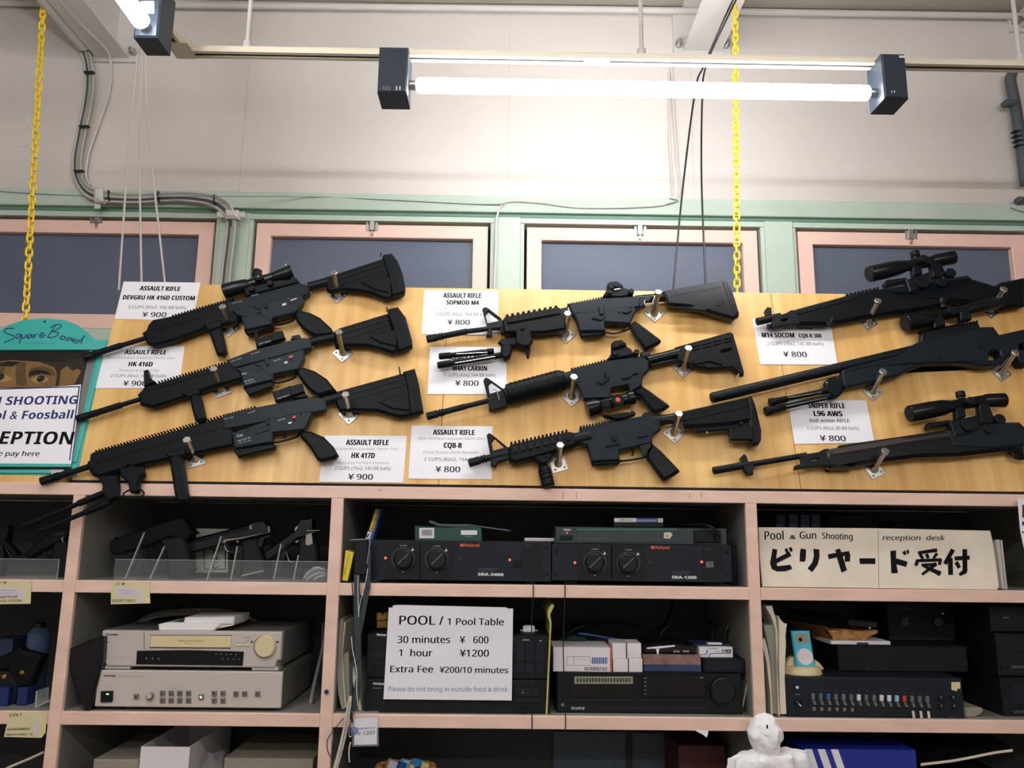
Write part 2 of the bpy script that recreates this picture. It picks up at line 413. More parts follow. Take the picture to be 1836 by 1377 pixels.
# window band: head, mullions, sill (green), sashes (pink), panes
def zx(px, py): p = onY(px, py, WALL); return p.x, p.z
zh = zx(640, 381)[1]; zs0 = zx(200, 592)[1]
head = MB(m='green_paint').box(RX0, RX1, WALL - 0.022, 0.58, zh, w0, 0.002)
head.use('green_shadow').box(RX0, RX1, WALL - 0.008, 0.58, zh - 0.012, zh, 0)  # darker green strip paints the shadow under the head's overhang
head.use('green_paint').box(RX0, RX1, WALL - 0.006, 0.58, zh - 0.030, zh - 0.012, 0.001)
struct('trim_2', head)
struct('trim_3', MB(m='green_paint').box(RX0, RX1, WALL - 0.02, 0.58, zs0 - 0.10, zs0, 0.002))
mull = [(389, 455), (880, 940), (1362, 1425)]
xs = [(zx(a, 400)[0], zx(b, 400)[0]) for a, b in mull]
for i, (a, b) in enumerate(xs):
    m = MB(m='green_paint').box(a + 0.012, b - 0.012, WALL - 0.012, 0.58, zs0, zh - 0.012, 0.002)
    m.box(a, a + 0.012, WALL - 0.002, 0.58, zs0, zh - 0.03, 0).box(b - 0.012, b, WALL - 0.002, 0.58, zs0, zh - 0.03, 0)
    struct('trim_%d' % (4 + i), m)
edges = [(xs[0][0] - 0.80, xs[0][0]), (xs[0][1], xs[1][0]), (xs[1][1], xs[2][0]), (xs[2][1], xs[2][1] + 0.765)]
latch_px = [(172, 391), (667, 405), (1148, 413), (1634, 420)]
zt = zh - 0.033
for i, (a, b) in enumerate(edges):
    r = struct('window_%d' % (i + 1))
    o0, o1, ot, ob = a + 0.009, b - 0.009, zt - 0.006, zs0 + 0.006
    sw = 0.048; it, ib = ot - 0.044, ob + 0.047
    fr = MB(YP(WALL + 0.004), 'pink_sash')
    fr.uvprism([[(o0, ob), (o1, ob), (o1, ot), (o0, ot)], [(o0 + sw, ib), (o0 + sw, it), (o1 - sw, it), (o1 - sw, ib)]], 0, 0.036, 0.002)
    struct('sash', fr, r)
    struct('pane', MB(m='window_glass').box(o0 + sw, o1 - sw, WALL + 0.026, WALL + 0.03, ib, it, 0), r)
    struct('shadow_gap', MB(m='gap_black').box(a, b, WALL + 0.045, WALL + 0.05, zs0, zt, 0), r)
    cx = latch_px[i][0]; py = latch_px[i][1]
    lt = MB(YP(WALL + 0.003), 'steel').quadbox(cx - 11, py - 11, cx - 6, py + 9, 0, 0.004).quadbox(cx + 6, py - 11, cx + 11, py + 9, 0, 0.004)
    lt.quadbox(cx - 5, py - 18, cx + 5, py + 8, 0.008, 0.011, 0.002).quadbox(cx - 2, py + 8, cx + 2, py + 16, 0.006, 0.007, 0.001)
    lt.disc((cx - 8.5, py - 6), 1.5, 0.002, 0.003).disc((cx + 8.5, py - 6), 1.5, 0.002, 0.003)
    struct('latch', lt, r)
# steel roof beams that meet the wall above the windows
def ibeam(n, x, w, zb, conduit=False):
    m = MB(m='steel_paint').box(x - w / 2, x + w / 2, -4.5, WALL - 0.002, zb, zb + 0.009, 0.001).box(x - 0.006, x + 0.006, -4.5, WALL - 0.002, zb + 0.009, ZC, 0)
    m.box(x - w / 2, x + w / 2, -4.5, WALL - 0.002, ZC - 0.012, ZC, 0)
    m.box(x - w * 0.75, x + w * 0.75, WALL - 0.012, WALL - 0.001, zb - 0.012, ZC, 0.001)
    m.use('steel')
    for s in (-1, 1): m.lathe((x + s * w * 0.62, WALL - 0.012, zb + 0.02), (0, -1, 0), [(0, 0.013), (0.012, 0.013), (0.012, 0.007), (0.03, 0.007)], 8)
    struct('trim_%d' % n, m)
pa = onY(205, 108, WALL); ibeam(7, pa.x, 0.11, pa.z)
pb = onY(1258, 95, WALL); ibeam(8, pb.x, 0.13, pb.z)
pc = onY(1858, 55, WALL); ibeam(9, pc.x, 0.13, pc.z)

# ---------------------------------------------------------------- lighting rail and fluorescent lamps
YR = -0.155
def rail_len(m, x0, x1, z0, z1):
    m.use('rail_cream').box(x0, x1, YR - 0.016, YR + 0.016, z1 - 0.004, z1, 0.001)
    m.box(x0, x1, YR - 0.016, YR - 0.012, z0, z1 - 0.004, 0).box(x0, x1, YR + 0.012, YR + 0.016, z0, z1 - 0.004, 0)
    m.box(x0, x1, YR - 0.012, YR - 0.005, z0, z0 + 0.003, 0).box(x0, x1, YR + 0.005, YR + 0.012, z0, z0 + 0.003, 0)
    m.use('gap_black').box(x0, x1, YR - 0.005, YR + 0.005, z0 + 0.002, z0 + 0.005, 0)
pr = onY(500, 94, YR - 0.016); zr0 = pr.z; zr1 = zr0 + 0.017
xc = onY(325, 95, YR).x; xend = 1.75
rr = thing('lighting_rail', 'cream ceiling lighting rail with a corner, hung on thin rods above the windows', 'lighting rail')
m = MB(m='rail_cream'); rail_len(m, xc, xend, zr0, zr1); part(rr, 'rail_body', m)
m = MB(m='rail_cream').box(xc - 0.016, xc + 0.016, -3.2, YR - 0.017, zr0 + 0.006, zr1, 0.001).box(xc - 0.016, xc - 0.008, -3.2, YR - 0.017, zr0, zr0 + 0.006, 0)
m.box(xc + 0.008, xc + 0.016, -3.2, YR - 0.017, zr0, zr0 + 0.006, 0).use('gap_black').box(xc - 0.007, xc + 0.007, -3.2, YR - 0.017, zr0 + 0.003, zr0 + 0.006, 0)
part(rr, 'rail_body', m)
part(rr, 'corner_joint', MB(m='rail_cream').box(xc - 0.018, xc + 0.035, YR - 0.05, YR + 0.018, zr0 - 0.001, zr1 + 0.001, 0.002))
xj = onY(1070, 106, YR).x
part(rr, 'joint_plate', MB(m='rail_cream').box(xj - 0.033, xj + 0.033, YR - 0.014, YR + 0.014, zr0 - 0.002, zr0 + 0.001, 0.001).use('steel').box(xj - 0.024, xj - 0.02, YR - 0.002, YR + 0.002, zr0 - 0.003, zr0 - 0.001, 0).box(xj + 0.02, xj + 0.024, YR - 0.002, YR + 0.002, zr0 - 0.003, zr0 - 0.001, 0))
for q in (443, 1150, 1826):
    x = onY(q, 85, YR).x
    part(rr, 'hanger_rod', MB(m='steel_paint').lathe((x, YR, zr1 - 0.002), (0, 0, 1), [(0, 0.012), (0.022, 0.011), (0.024, 0.0055), (ZC - zr1, 0.0055)], 12))

def lamp(name, label, tubem, P0, P1, zt, boxes, group='fluorescent lamps on the rail'):
    """P0, P1: tube ends; boxes: list of (x0,x1,y0,y1,z0,z1)"""
    L_ = thing(name, label, 'lamp', group)
    P0, P1 = Vector(P0), Vector(P1); d = (P1 - P0); n = d.length; r = 0.019
    part(L_, 'tube', MB(m=tubem).lathe(P0 + d.normalized() * 0.02, d, [(0, r * 0.8), (0.004, r), (n - 0.044, r), (n - 0.04, r * 0.8)], 20))
    part(L_, 'socket', MB(m='steel').lathe(P0, d, [(0, 0.013), (0.018, 0.013), (0.02, 0.011)], 16))
    part(L_, 'socket', MB(m='steel').lathe(P1, -d, [(0, 0.013), (0.018, 0.013), (0.02, 0.011)], 16))
    for b in boxes: part(L_, 'end_box', MB(m='lamp_box').box(*b, 0.004))
    return L_
zt_ = onY(1150, 160, -0.165).z; yb0, yb1 = -0.205, -0.125
def bx(a, b, pyt, pyb):
    A, B = onY(a, pyt, yb0), onY(b, pyb, yb0); return (A.x, B.x, yb0, yb1, B.z, A.z)
bL = bx(680, 729, 83, 166); bR = bx(1580, 1630, 95, 176)
la = lamp('fluorescent_lamp', 'lit fluorescent tube between two black end boxes in front of the wall', 'tube_glow', (bL[1], -0.165, zt_), (bR[0], -0.165, zt_), zt_, [bL, bR])
pt = YP(yb0 - 0.0005)
part(la, 'vent_slots', MB(pt, 'dash_grey').dots((687, 158), (699, 158), 4, (1.0, 4), 0, 0.001).use('white_ink').dots((711, 158), (717, 158), 2, (0.9, 3.6), 0, 0.001))
part(la, 'rating_label', MB(pt, 'white_ink').quadbox(1612, 99.5, 1624.5, 103.5, 0, 0.001, 0))
part(la, 'vent_slots', MB(pt, 'white_ink').dots((1599, 164), (1604, 164), 2, (0.8, 2), 0, 0.001))
# left lamp runs towards the room along the side rail
YBK = -0.316; pbk = onY(280, 100, YBK); zb = pbk.z; yf = onZ(258, 66, zb).y
xl0, xl1 = onZ(239, 67, zb).x, onZ(281, 65, zb).x
lb = lamp('fluorescent_lamp', 'lit fluorescent tube running towards the room from a black end box at the rail corner', 'tube_glow', ((xl0 + xl1) / 2, yf, onY(262, 50, yf).z), ((xl0 + xl1) / 2, yf - 1.20, onY(262, 50, yf).z), 0,
          [(xl0, xl1, yf, YBK, zb, zr1 + 0.012), (xl0, xl1, yf - 1.28, yf - 1.20, zb, zr1 + 0.012)])
pt = YP(yf - 0.0005)
part(lb, 'rating_label', MB(pt, 'white_ink').quadbox(252, 2, 276, 24, 0, 0.001, 0).use('ink_mid').dots((263, 8), (263, 20), 4, (9, 0.7), 0.0002, 0.0006))
# further lamps of the same room, behind the photographer
for i, (x, y) in enumerate([(-1.4, -2.9), (0.2, -2.9), (1.9, -2.9), (-0.6, -4.4), (1.2, -4.4)]):
    lamp('fluorescent_lamp', ['fluorescent tube hung over the room at its left side', 'fluorescent tube hung over the middle of the room', 'fluorescent tube hung over the room at its right side', 'fluorescent tube near the far end of the room, first of two', 'fluorescent tube near the far end of the room, second of two'][i],
         'tube_glow_room', (x - 0.6, y, 2.95), (x + 0.6, y, 2.95), 0, [(x - 0.67, x - 0.6, y - 0.04, y + 0.04, 2.92, ZC - 0.001), (x + 0.6, x + 0.67, y - 0.04, y + 0.04, 2.92, ZC - 0.001)], 'fluorescent lamps over the room')

# ---------------------------------------------------------------- chains, cords, cables
def chain(px0, px1, y0, y1, label):
    A, B = onY(*px0, y0), onY(*px1, y1); A = A + (A - B) * 0.12
    r = thing('yellow_chain', label, 'chain', 'yellow plastic chains'); d = (B - A); n = int(d.length / 0.0205); d /= n; ax = d.normalized()
    for i in range(n + 1):
        c = A + d * i; s = Vector((1, 0, 0)) if i % 2 == 0 else Vector((0, 1, 0)); s = Matrix.Rotation(0.5 + 0.25 * math.sin(i * 0.7), 3, ax) @ (s - ax * s.dot(ax)).normalized()
        pts = []
        for k in range(12):
            t_ = 2 * math.pi * k / 12; pts.append(c + s * 0.0078 * math.cos(t_) + ax * (0.0062 * math.copysign(1, math.sin(t_)) * (abs(math.sin(t_)) > 0.1) + 0.0068 * math.sin(t_)))
        part(r, 'chain_link', MB(m='yellow_plastic').sweep(pts, 0.0030, 8, True))
chain((1318, 0), (1322, 545), 0.20, 0.20, 'yellow plastic chain hanging in front of the third window')
chain((78, 0), (43, 615), 0.20, 0.14, 'yellow plastic chain hanging down behind the teal sign')
t_ = MB(m='cord_white').cable(K1(160, 620, 145, 660, 175, 690, 170, 730, 140, 770, 115, 775), 0.17, 0.0026)
one('cable_tie', t_, 'thin white cable tie looped on the yellow chain above the teal sign', 'cable tie')
for i, (a, b, c) in enumerate([((247, 100), (232, 250), (213, 520)), ((256, 100), (250, 250), (254, 520)), ((260, 100), (268, 250), (297, 520))]):
    one('white_rope', MB(m='cord_white').cable([a, b, c], [0.05, 0.14, 0.24], 0.0030), ['white rope hanging in front of the left window, nearest the teal sign', 'white rope hanging in front of the left window, middle of three', 'white rope hanging in front of the left window, nearest the grey cable bundle'][i], 'rope', 'white ropes in front of the left window')
for i, pp in enumerate([PX(1325, -20, 1300, 30, 1262, 118, 1247, 160, 1225, 330, 1207, 520), PX(1330, -20, 1304, 32, 1266, 118, 1259, 180, 1258, 330, 1266, 525)]):
    one('black_cable', MB(m='cable_black').cable(pp, [0.1, 0.2, 0.3, 0.3, 0.28, 0.23], 0.0030), ['black cable hanging in front of the third window, slanting towards the reflex sight', 'black cable hanging straight in front of the third window beside the yellow chain'][i], 'cable', 'black cables in front of the third window')
# thick grey cable bundle down the wall, along the head and down the first mullion
bd = thing('cable_bundle', 'thick grey bundle of electric cables clamped to the wall and first green mullion', 'cables')
base = K1(360, 170, 440, 260, 470, 380, 465, 520, 430, 700, 405, 850, 420, 960, 500, 1030, 700, 1050, 950, 1040, 1120, 1060, 1200, 1110, 1225, 1180, 1215, 1300, 1200, 1420, 1190, 1530)
yy = [WALL - 0.03] * 7 + [WALL - 0.045] * 9
for j, (dx, dy, mm, r_) in enumerate([(-7, 8, 'cable_grey', 0.0055), (0, 3, 'cable_dark', 0.0065), (5, -3, 'cable_mid', 0.0055), (-3, 5, 'cable_mid', 0.005), (9, -8, 'cable_grey', 0.0045), (3, 0, 'cable_grey', 0.0045)]):
    pts = [(p[0] + dx * 0.8, p[1] + (dy * 0.9 if 6 < i < 12 else 0)) for i, p in enumerate(base)]
    part(bd, 'cable', MB(m=mm).cable(pts, [q - 0.004 * (j % 3) for q in yy], r_))
for p in K1(470, 380, 443, 668, 415, 905, 575, 1035, 838, 1040, 1135, 1058, 1225, 1172):
    k = B45; vert = p[1] < 320
    part(bd, 'cable_tie', MB(YP(WALL - 0.060), 'cable_black').quadbox(p[0] - (9 if vert else 1.3), p[1] - (1.3 if vert else 9), p[0] + (9 if vert else 1.3), p[1] + (1.3 if vert else 9), 0, 0.012, 0))
for (x, y, hz) in ((K1(515, 1030)[0][0], K1(515, 1030)[0][1], 0), (K1(1225, 1135)[0][0], K1(1225, 1135)[0][1], 1)):
    q = YP(WALL - 0.072)
    c = MB(q, 'steel_paint').pr([(x - 8, y - 14), (x + 8, y - 14), (x + 8, y + 12), (x - 8, y + 12)] if not hz else [(x - 12, y - 9), (x + 12, y - 9), (x + 12, y + 7), (x - 12, y + 7)], 0, 0.03, 0.009)
    c.pr([(x - 5, y + 10), (x + 5, y + 10), (x + 5, y + 26), (x - 5, y + 26)] if not hz else [(x - 25, y - 4), (x + 25, y - 4), (x + 25, y + 6), (x - 25, y + 6)], -0.024, 0.006, 0.001)
    part(bd, 'clamp', c)
part(bd, 'conduit', MB(m='steel_paint').sweep([onY(150, 80, WALL - 0.05), onY(150, 80, WALL - 0.05) + Vector((0, -0.9, 0.0))], 0.024, 14))
one('white_cable', MB(m='cord_white').cable(K1(290, -20, 420, 120, 560, 260, 588, 340, 580, 480, 530, 640, 475, 800, 455, 930, 480, 985), [-0.1, 0.2, 0.38] + [WALL - 0.014] * 6, 0.0042), 'single white cable curving down the wall beside the grey cable bundle', 'cable')
hc = MB(m='cord_white').cable(PX(1204, 120, 1208, 200, 1214, 290, 1218, 345, 1190, 367, 1050, 372, 965, 363, 915, 361, 897, 372, 890, 400, 889, 450, 886, 520), [WALL - 0.008] * 4 + [WALL - 0.026] * 8, 0.0036)
hc.cable(PX(1200, 130, 1200, 240, 1206, 350), WALL - 0.008, 0.003)
one('white_cable', hc, 'thin white cable along the green window head and down the second mullion', 'cable')
one('thin_wire', MB(m='cable_mid').cable(PX(-60, 338, 60, 347, 200, 352, 410, 352, 560, 353, 690, 358, 850, 366, 905, 366), [WALL - 0.024, WALL - 0.025, WALL - 0.03, WALL - 0.1, WALL - 0.026, WALL - 0.025, WALL - 0.025, WALL - 0.03], 0.0016), 'thin dark wire sagging along the top of the green window head', 'wire')
one('thin_wire', MB(m='cable_mid').cable(PX(1195, 366, 1216, 360, 1200, 355), WALL - 0.028, 0.0016).cable(PX(1812, 372, 1828, 378, 1845, 382), WALL - 0.026, 0.0016), 'short thin wire ends on the green window head', 'wire')
gp = thing('grey_pipe', 'dark grey cable pipe clamped to the wall at its upper right edge', 'pipe')
part(gp, 'pipe_run', MB(m='cable_dark').cable(K3(1775, 385, 1765, 430, 1790, 560, 1810, 700, 1830, 850, 1845, 980), WALL - 0.03, 0.017, 12))
for (x, y) in K3(1770, 540, 1840, 1055):
    part(gp, 'clamp', MB(YP(WALL - 0.05), 'cable_dark').quadbox(x - 9, y - 5, x + 14, y + 5, 0, 0.02, 0.006).disc((x - 8, y + 1), 6, -0.01, 0.018))
for k in range(4):
    x, y = K3(1800 + k * 5, 690 + 25 * k)[0]; part(gp, 'cable_tie', MB(YP(WALL - 0.049), 'cable_black').quadbox(x - 6, y, x + 8, y + 2, 0, 0.02, 0))

# ---------------------------------------------------------------- the shelving unit
SH = thing('shelving_unit', 'pink edged open shelving unit across the wall, holding amplifiers and model pistols', 'shelves')
DIV = [(-1.75, -1.721), (-1.058, -1.029), (-0.423, -0.393), (0.604, 0.632), (1.40, 1.43)]
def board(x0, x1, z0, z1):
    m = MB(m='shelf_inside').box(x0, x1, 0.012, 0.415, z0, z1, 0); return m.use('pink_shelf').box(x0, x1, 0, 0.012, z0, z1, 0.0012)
part(SH, 'top_board', board(-1.78, 1.46, SA - 0.030, SA).use('gap_black').box(-1.08, 1.46, 0.010, 0.03, SA, SA + 0.0072, 0).use('cardboard_grey').on(YP(0)).quadbox(1009.6, 882, 1010.6, 893, 0.0003, 0.001, 0).quadbox(1033, 882, 1034, 894, 0.0003, 0.001, 0).quadbox(1236, 884, 1237.2, 894, 0.0003, 0.001, 0).quadbox(1257, 882, 1258.4, 892, 0.0003, 0.001, 0).quadbox(680, 878, 684, 880, 0.0003, 0.001, 0))  # black strip on top stands in for the shaded gap under the display boards
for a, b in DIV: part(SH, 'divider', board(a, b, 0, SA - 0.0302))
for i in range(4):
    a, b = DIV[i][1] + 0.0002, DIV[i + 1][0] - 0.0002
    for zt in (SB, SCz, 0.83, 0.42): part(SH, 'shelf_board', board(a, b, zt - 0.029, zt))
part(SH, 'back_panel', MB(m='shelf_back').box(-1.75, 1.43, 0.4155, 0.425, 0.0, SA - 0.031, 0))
# ---------------------------------------------------------------- display boards (three plywood boards leaning on the window frame)
hb = 0.584
for i, (a, b) in enumerate([(-1.072, -0.1606), (-0.1594, 0.7494), (0.7506, 1.66)]):
    one('display_board', MB(PAN, 'plywood').uvprism([[(a, 0.0045), (b, 0.0045), (b, hb), (a, hb)]], 0, 0.015, 0.0006),
        ['plywood display board on the shelf top next to the teal sign', 'middle plywood display board leaning against the windows', 'plywood display board behind the scoped rifles'][i], 'display board', 'plywood display boards')
one('plank', MB(m='plywood').box(-1.75, -1.09, 0.004, 0.10, SA, SA + 0.017, 0.001), 'flat plywood plank under the teal sign', 'plank')

# ---------------------------------------------------------------- price cards
def card(name, label, quad, lines, w=0.0018):
    c = one(name, MB(PAN, 'paper').pr(quad, w, 0.0008, 0), label, 'price card', 'price cards on the display boards')
    m = MB(PAN, 'ink')
    for (K, s, x0, x1, y0, y1, cap, mm, bold) in lines:
        a, b = K(x0, y0, x1, y1); k = K(0, 0, 0, 1); cp = cap * (k[1][1] - k[0][1])
        m.use(mm).text(s, a, b, cp, w + 0.0003, bold)
    part(c, 'lettering', m); return c
B_, N_ = 0.04, 0.0
card('price_card', 'price card of the DEVGRU HK 416D CUSTOM, topmost beside the left window', N5(190, 88, 1015, 100, 932, 508, 93, 490),
     [(N5, 'ASSAULT RIFLE', 360, 790, 182, 190, 45, 'ink', B_), (N5, 'DEVGRU HK 416D CUSTOM', 178, 948, 280, 290, 45, 'ink', B_), (N5, '2 CLIPS (80x2, 160 BB balls)', 238, 858, 375, 384, 30, 'ink_mid', N_), (N5, '¥ 900', 385, 640, 467, 472, 50, 'ink', 0.015)])
card('price_card', 'price card of the HK 416D, under the muzzle of the topmost left rifle', K4(748, 795, 1320, 802, 1283, 1102, 672, 1102),
     [(N5, 'ASSAULT RIFLE', 198, 640, 868, 871, 45, 'ink', B_), (N5, '(Next Generation Automatic Electric Gun)', 5, 735, 916, 920, 25, 'ink_grey', N_), (N5, 'HK 416D', 240, 495, 998, 1001, 48, 'ink', B_), (N5, '(Heckser & Koch 416D)', 140, 565, 1053, 1056, 25, 'ink_grey', N_), (N5, '2 CLIPS (82x2, 164 BB balls)', 48, 645, 1112, 1116, 28, 'ink_mid', N_), (N5, '¥ 900', 180, 432, 1205, 1208, 50, 'ink', 0.015)])
card('price_card', 'price card of the HK 417D, under the lowest left rifle grip', N6(125, 60, 915, 62, 880, 515, 65, 505),
     [(N6, 'ASSAULT RIFLE', 325, 735, 150, 152, 50, 'ink', B_), (N6, '(Next Generation Automatic Electric Gun)', 150, 830, 198, 200, 24, 'ink_grey', N_), (N6, 'HK 417D', 378, 602, 277, 279, 50, 'ink', B_), (N6, '(Hi-Quality For the Customers)', 240, 740, 334, 336, 24, 'ink_grey', N_), (N6, '2 CLIPS (70x2, 140 BB balls)', 215, 758, 389, 393, 30, 'ink_mid', N_), (N6, '¥ 900', 345, 583, 484, 486, 52, 'ink', 0.015)])
card('price_card', 'price card of the SOPMOD M4, topmost on the middle board', K8(107, 203, 785, 210, 775, 615, 82, 607),
     [(K8, 'ASSAULT RIFLE', 280, 625, 274, 277, 42, 'ink', B_), (K8, 'SOPMOD M4', 308, 605, 337, 340, 38, 'ink', B_), (K8, '(Special Operations Peculiar Modification)', 140, 752, 380, 384, 18, 'ink_grey', N_), (K8, '2 CLIPS (82x2, 164 BB balls)', 212, 705, 437, 440, 28, 'ink_mid', N_), (K8, '¥ 800', 318, 520, 519, 522, 42, 'ink', 0.015)])
card('price_card', 'price card of the M4A1 CARBIN, under the folded bipod', K8(158, 722, 858, 726, 858, 1158, 135, 1155),
     [(K8, 'ASSAULT RIFLE', 335, 680, 842, 845, 42, 'ink', B_), (K8, 'M4A1 CARBIN', 365, 678, 940, 942, 42, 'ink', B_), (K8, '2 CLIPS (82x2 164 BB balls)', 285, 757, 992, 995, 26, 'ink_mid', N_), (K8, '¥ 800', 388, 600, 1078, 1080, 46, 'ink', 0.015)])
card('price_card', 'price card of the CQB-R, lowest on the middle board', L2(92, 525, 832, 533, 825, 1017, 62, 1010),
     [(L2, 'ASSAULT RIFLE', 288, 665, 609, 612, 45, 'ink', B_), (L2, '(Next Generation Automatic Electric Gun)', 150, 762, 654, 657, 24, 'ink_grey', N_), (L2, 'CQB-R', 385, 552, 729, 731, 46, 'ink', B_), (L2, '(Close Quarter Battle Receiver)', 197, 703, 782, 784, 26, 'ink_grey', N_), (L2, '2 CLIPS (82x2, 164 BB balls)', 205, 800, 846, 850, 28, 'ink_mid', N_), (L2, '¥ 800', 310, 533, 949, 952, 50, 'ink', 0.015)])
card('price_card', 'price card of the M14 SOCOM CQB-R 308, topmost on the board of scoped rifles', L4(505, 720, 1215, 735, 1285, 1142, 578, 1138),
     [(L4, 'ASSAULT RIFLE', 640, 1050, 812, 816, 40, 'ink', B_), (L4, 'M14 SOCOM', 595, 890, 892, 894, 42, 'ink', B_), (L4, 'CQB-R 308', 932, 1138, 893, 895, 34, 'ink', B_), (L4, '2 CLIPS (70x2, 140 BB balls)', 642, 1158, 962, 965, 28, 'ink_mid', N_), (L4, '¥ 800', 792, 1005, 1069, 1072, 46, 'ink', 0.015)])
card('price_card', 'price card of the L96 AWS sniper rifle, above the long bare barrel', L6(823, 598, 1545, 600, 1622, 985, 890, 1000),
     [(L6, 'SNIPER RIFLE', 1020, 1352, 670, 674, 45, 'ink', B_), (L6, 'L96 AWS', 1070, 1330, 744, 747, 46, 'ink', B_), (L6, 'Bolt action RIFLE', 1032, 1395, 799, 802, 30, 'ink_mid', 0.008), (L6, '2 CLIPS (40x2, 80 BB balls)', 1005, 1480, 866, 870, 28, 'ink_mid', N_), (L6, '¥ 800', 1128, 1360, 971, 974, 48, 'ink', 0.015)])

# ---------------------------------------------------------------- steel pegs that carry the rifles
def peg(base, rot, label, ln=0.074):
    r = thing('display_peg', label, 'peg', 'steel pegs on the display boards')
    a, b = PAN.at(base, 0.002); s = 0.029; R_ = [(a + s * math.cos(math.radians(rot + 90 * i)), b + s * math.sin(math.radians(rot + 90 * i))) for i in range(4)]
    part(r, 'base_plate', MB(PAN, 'zinc').uvprism([R_], 0.0028, 0.0026, 0.0006))
    for i in range(4):
        q = (a + s * 0.62 * math.cos(math.radians(rot + 90 * i)), b + s * 0.62 * math.sin(math.radians(rot + 90 * i)))
        m = MB(PAN, 'steel').lathe(PAN.P(*q, 0.0028), PAN.n, [(0, 0.0034), (0.001, 0.0032), (0.0018, 0.002)], 12).use('gap_black').lathe(PAN.P(*q, 0.0044), PAN.n, [(0, 0.0014), (0.0006, 0.0014)], 6)
        part(r, 'screw', m)
    ax = (PAN.n * math.cos(0.28) + PAN.v * math.sin(0.28)).normalized(); o_ = PAN.P(a, b, 0.002)
    part(r, 'post', MB(PAN, 'zinc').lathe(o_, ax, [(0, 0.0105), (0.007, 0.010), (0.012, 0.0066), (ln, 0.0066)], 14))
    part(r, 'bolt_head', MB(PAN, 'zinc').lathe(o_ + ax * ln, ax, [(0, 0.0104), (0.0055, 0.0104), (0.0065, 0.0094)], 6))
PG = [((412, 588), 90, 'front peg under the topmost left rifle'), ((606, 528), 90, 'rear peg under the stock of the topmost left rifle'), ((397, 698), 70, 'front peg under the second left rifle'), ((615, 633), 90, 'rear peg under the stock of the second left rifle'),
      ((351, 823), 65, 'front peg under the lowest left rifle'), ((627, 743), 90, 'rear peg under the stock of the lowest left rifle'), ((1014, 600), 90, 'front peg under the rifle with the folded bipod on the middle board'), ((1173, 562), 90, 'rear peg under the stock of the topmost middle rifle'),
      ((1025, 712), 88, 'front peg under the ribbed handguard of the second middle rifle'), ((1225, 661), 84, 'rear peg under the stock of the second middle rifle'), ((1001, 832), 62, 'front peg beside the foregrip of the lowest middle rifle'), ((1208, 777), 90, 'rear peg under the stock of the lowest middle rifle'),
      ((1556, 577), 78, 'front peg under the topmost scoped rifle'), ((1776, 556), 80, 'rear peg under the stock of the topmost scoped rifle'), ((1564, 702), 80, 'front peg under the long sniper rifle'), ((1795, 668), 78, 'rear peg under the thumbhole stock of the sniper rifle'), ((1567, 842), 72, 'front peg under the lowest scoped rifle')]
for p in PG: peg(p[0], p[1], 'steel ' + p[2])

# ---------------------------------------------------------------- teal sign case leaning at the left end
sg = thing('sign_case', 'teal sign case with an arched header lettered Square Board', 'sign')
hd = N4(-165, 375, -160, 305, -80, 300, -30, 260, 0, 225, 60, 185, 180, 145, 350, 130, 500, 145, 600, 182, 680, 245, 735, 300, 825, 300, 800, 372)
part(sg, 'header', MB(PANS, 'teal_plastic').pr(hd, 0.034, 0.026, 0.002).use('ink').disc(N4(345, 158)[0], 2.2, 0.0343, 0.001))
fr = MB(PANS, 'teal_plastic').pr(N4(-170, 372, 797, 372, 590, 1345, -330, 1345), 0.012, 0.010, 0.001)
fr.pr(N4(755, 372, 797, 372, 590, 1240, 552, 1240), 0.028, 0.016, 0.002)
part(sg, 'case_body', fr)
ps = MB(PANS, 'sepia_dark').pr(N4(-165, 378, 752, 378, 552, 1238, -320, 1238), 0.0135, 0.0015, 0)
ps.use('sepia').pr(N4(-160, 480, 90, 455, 300, 468, 420, 510, 440, 560, 425, 664, -160, 664), 0.0140, 0.001, 0)
ps.use('sepia_mid').pr(N4(-160, 470, 60, 470, 20, 560, -160, 600), 0.0142, 0.001, 0).pr(N4(235, 520, 330, 500, 410, 530, 430, 580, 380, 570, 290, 560, 230, 580), 0.0142, 0.001, 0).pr(N4(125, 470, 205, 470, 195, 560, 210, 650, 130, 650, 118, 570), 0.0141, 0.001, 0)
ps.use('sepia').pr(N4(470, 530, 520, 500, 560, 540, 600, 520, 625, 540, 560, 664, 455, 664), 0.0142, 0.001, 0)
ps.use('sepia_black').pr(N4(60, 462, 160, 470, 90, 505, 20, 500, -20, 490), 0.0143, 0.001, 0).pr(N4(225, 545, 290, 528, 360, 540, 400, 575, 330, 560, 250, 575, 220, 590), 0.0144, 0.001, 0)
ps.use('sepia_light').pr(N4(240, 602, 285, 582, 340, 580, 375, 604, 340, 626, 270, 630), 0.0146, 0.001, 0).pr(N4(-60, 590, 0, 560, 60, 575, 95, 605, 40, 625, -40, 620), 0.0146, 0.001, 0)
ps.use('sepia_black').disc(N4(315, 598)[0], 7, 0.0149, 0.001).disc(N4(5, 585)[0], 6.5, 0.0149, 0.001)
ps.use('sepia_light').disc(N4(305, 592)[0], 1.2, 0.0152, 0.001).disc(N4(-3, 580)[0], 1.2, 0.0152, 0.001)
ps.use('sepia_black').pr(N4(-165, 378, 640, 378, 640, 440, 480, 470, 440, 470, 300, 466, 90, 452, -160, 470), 0.0145, 0.001, 0)
part(sg, 'poster', ps)
part(sg, 'cover_sheet', MB(PANS, 'clear_film').pr(N4(690, 380, 752, 380, 560, 1236, 520, 1236), 0.026, 0.0008, 0), 'clear plastic cover sheet')
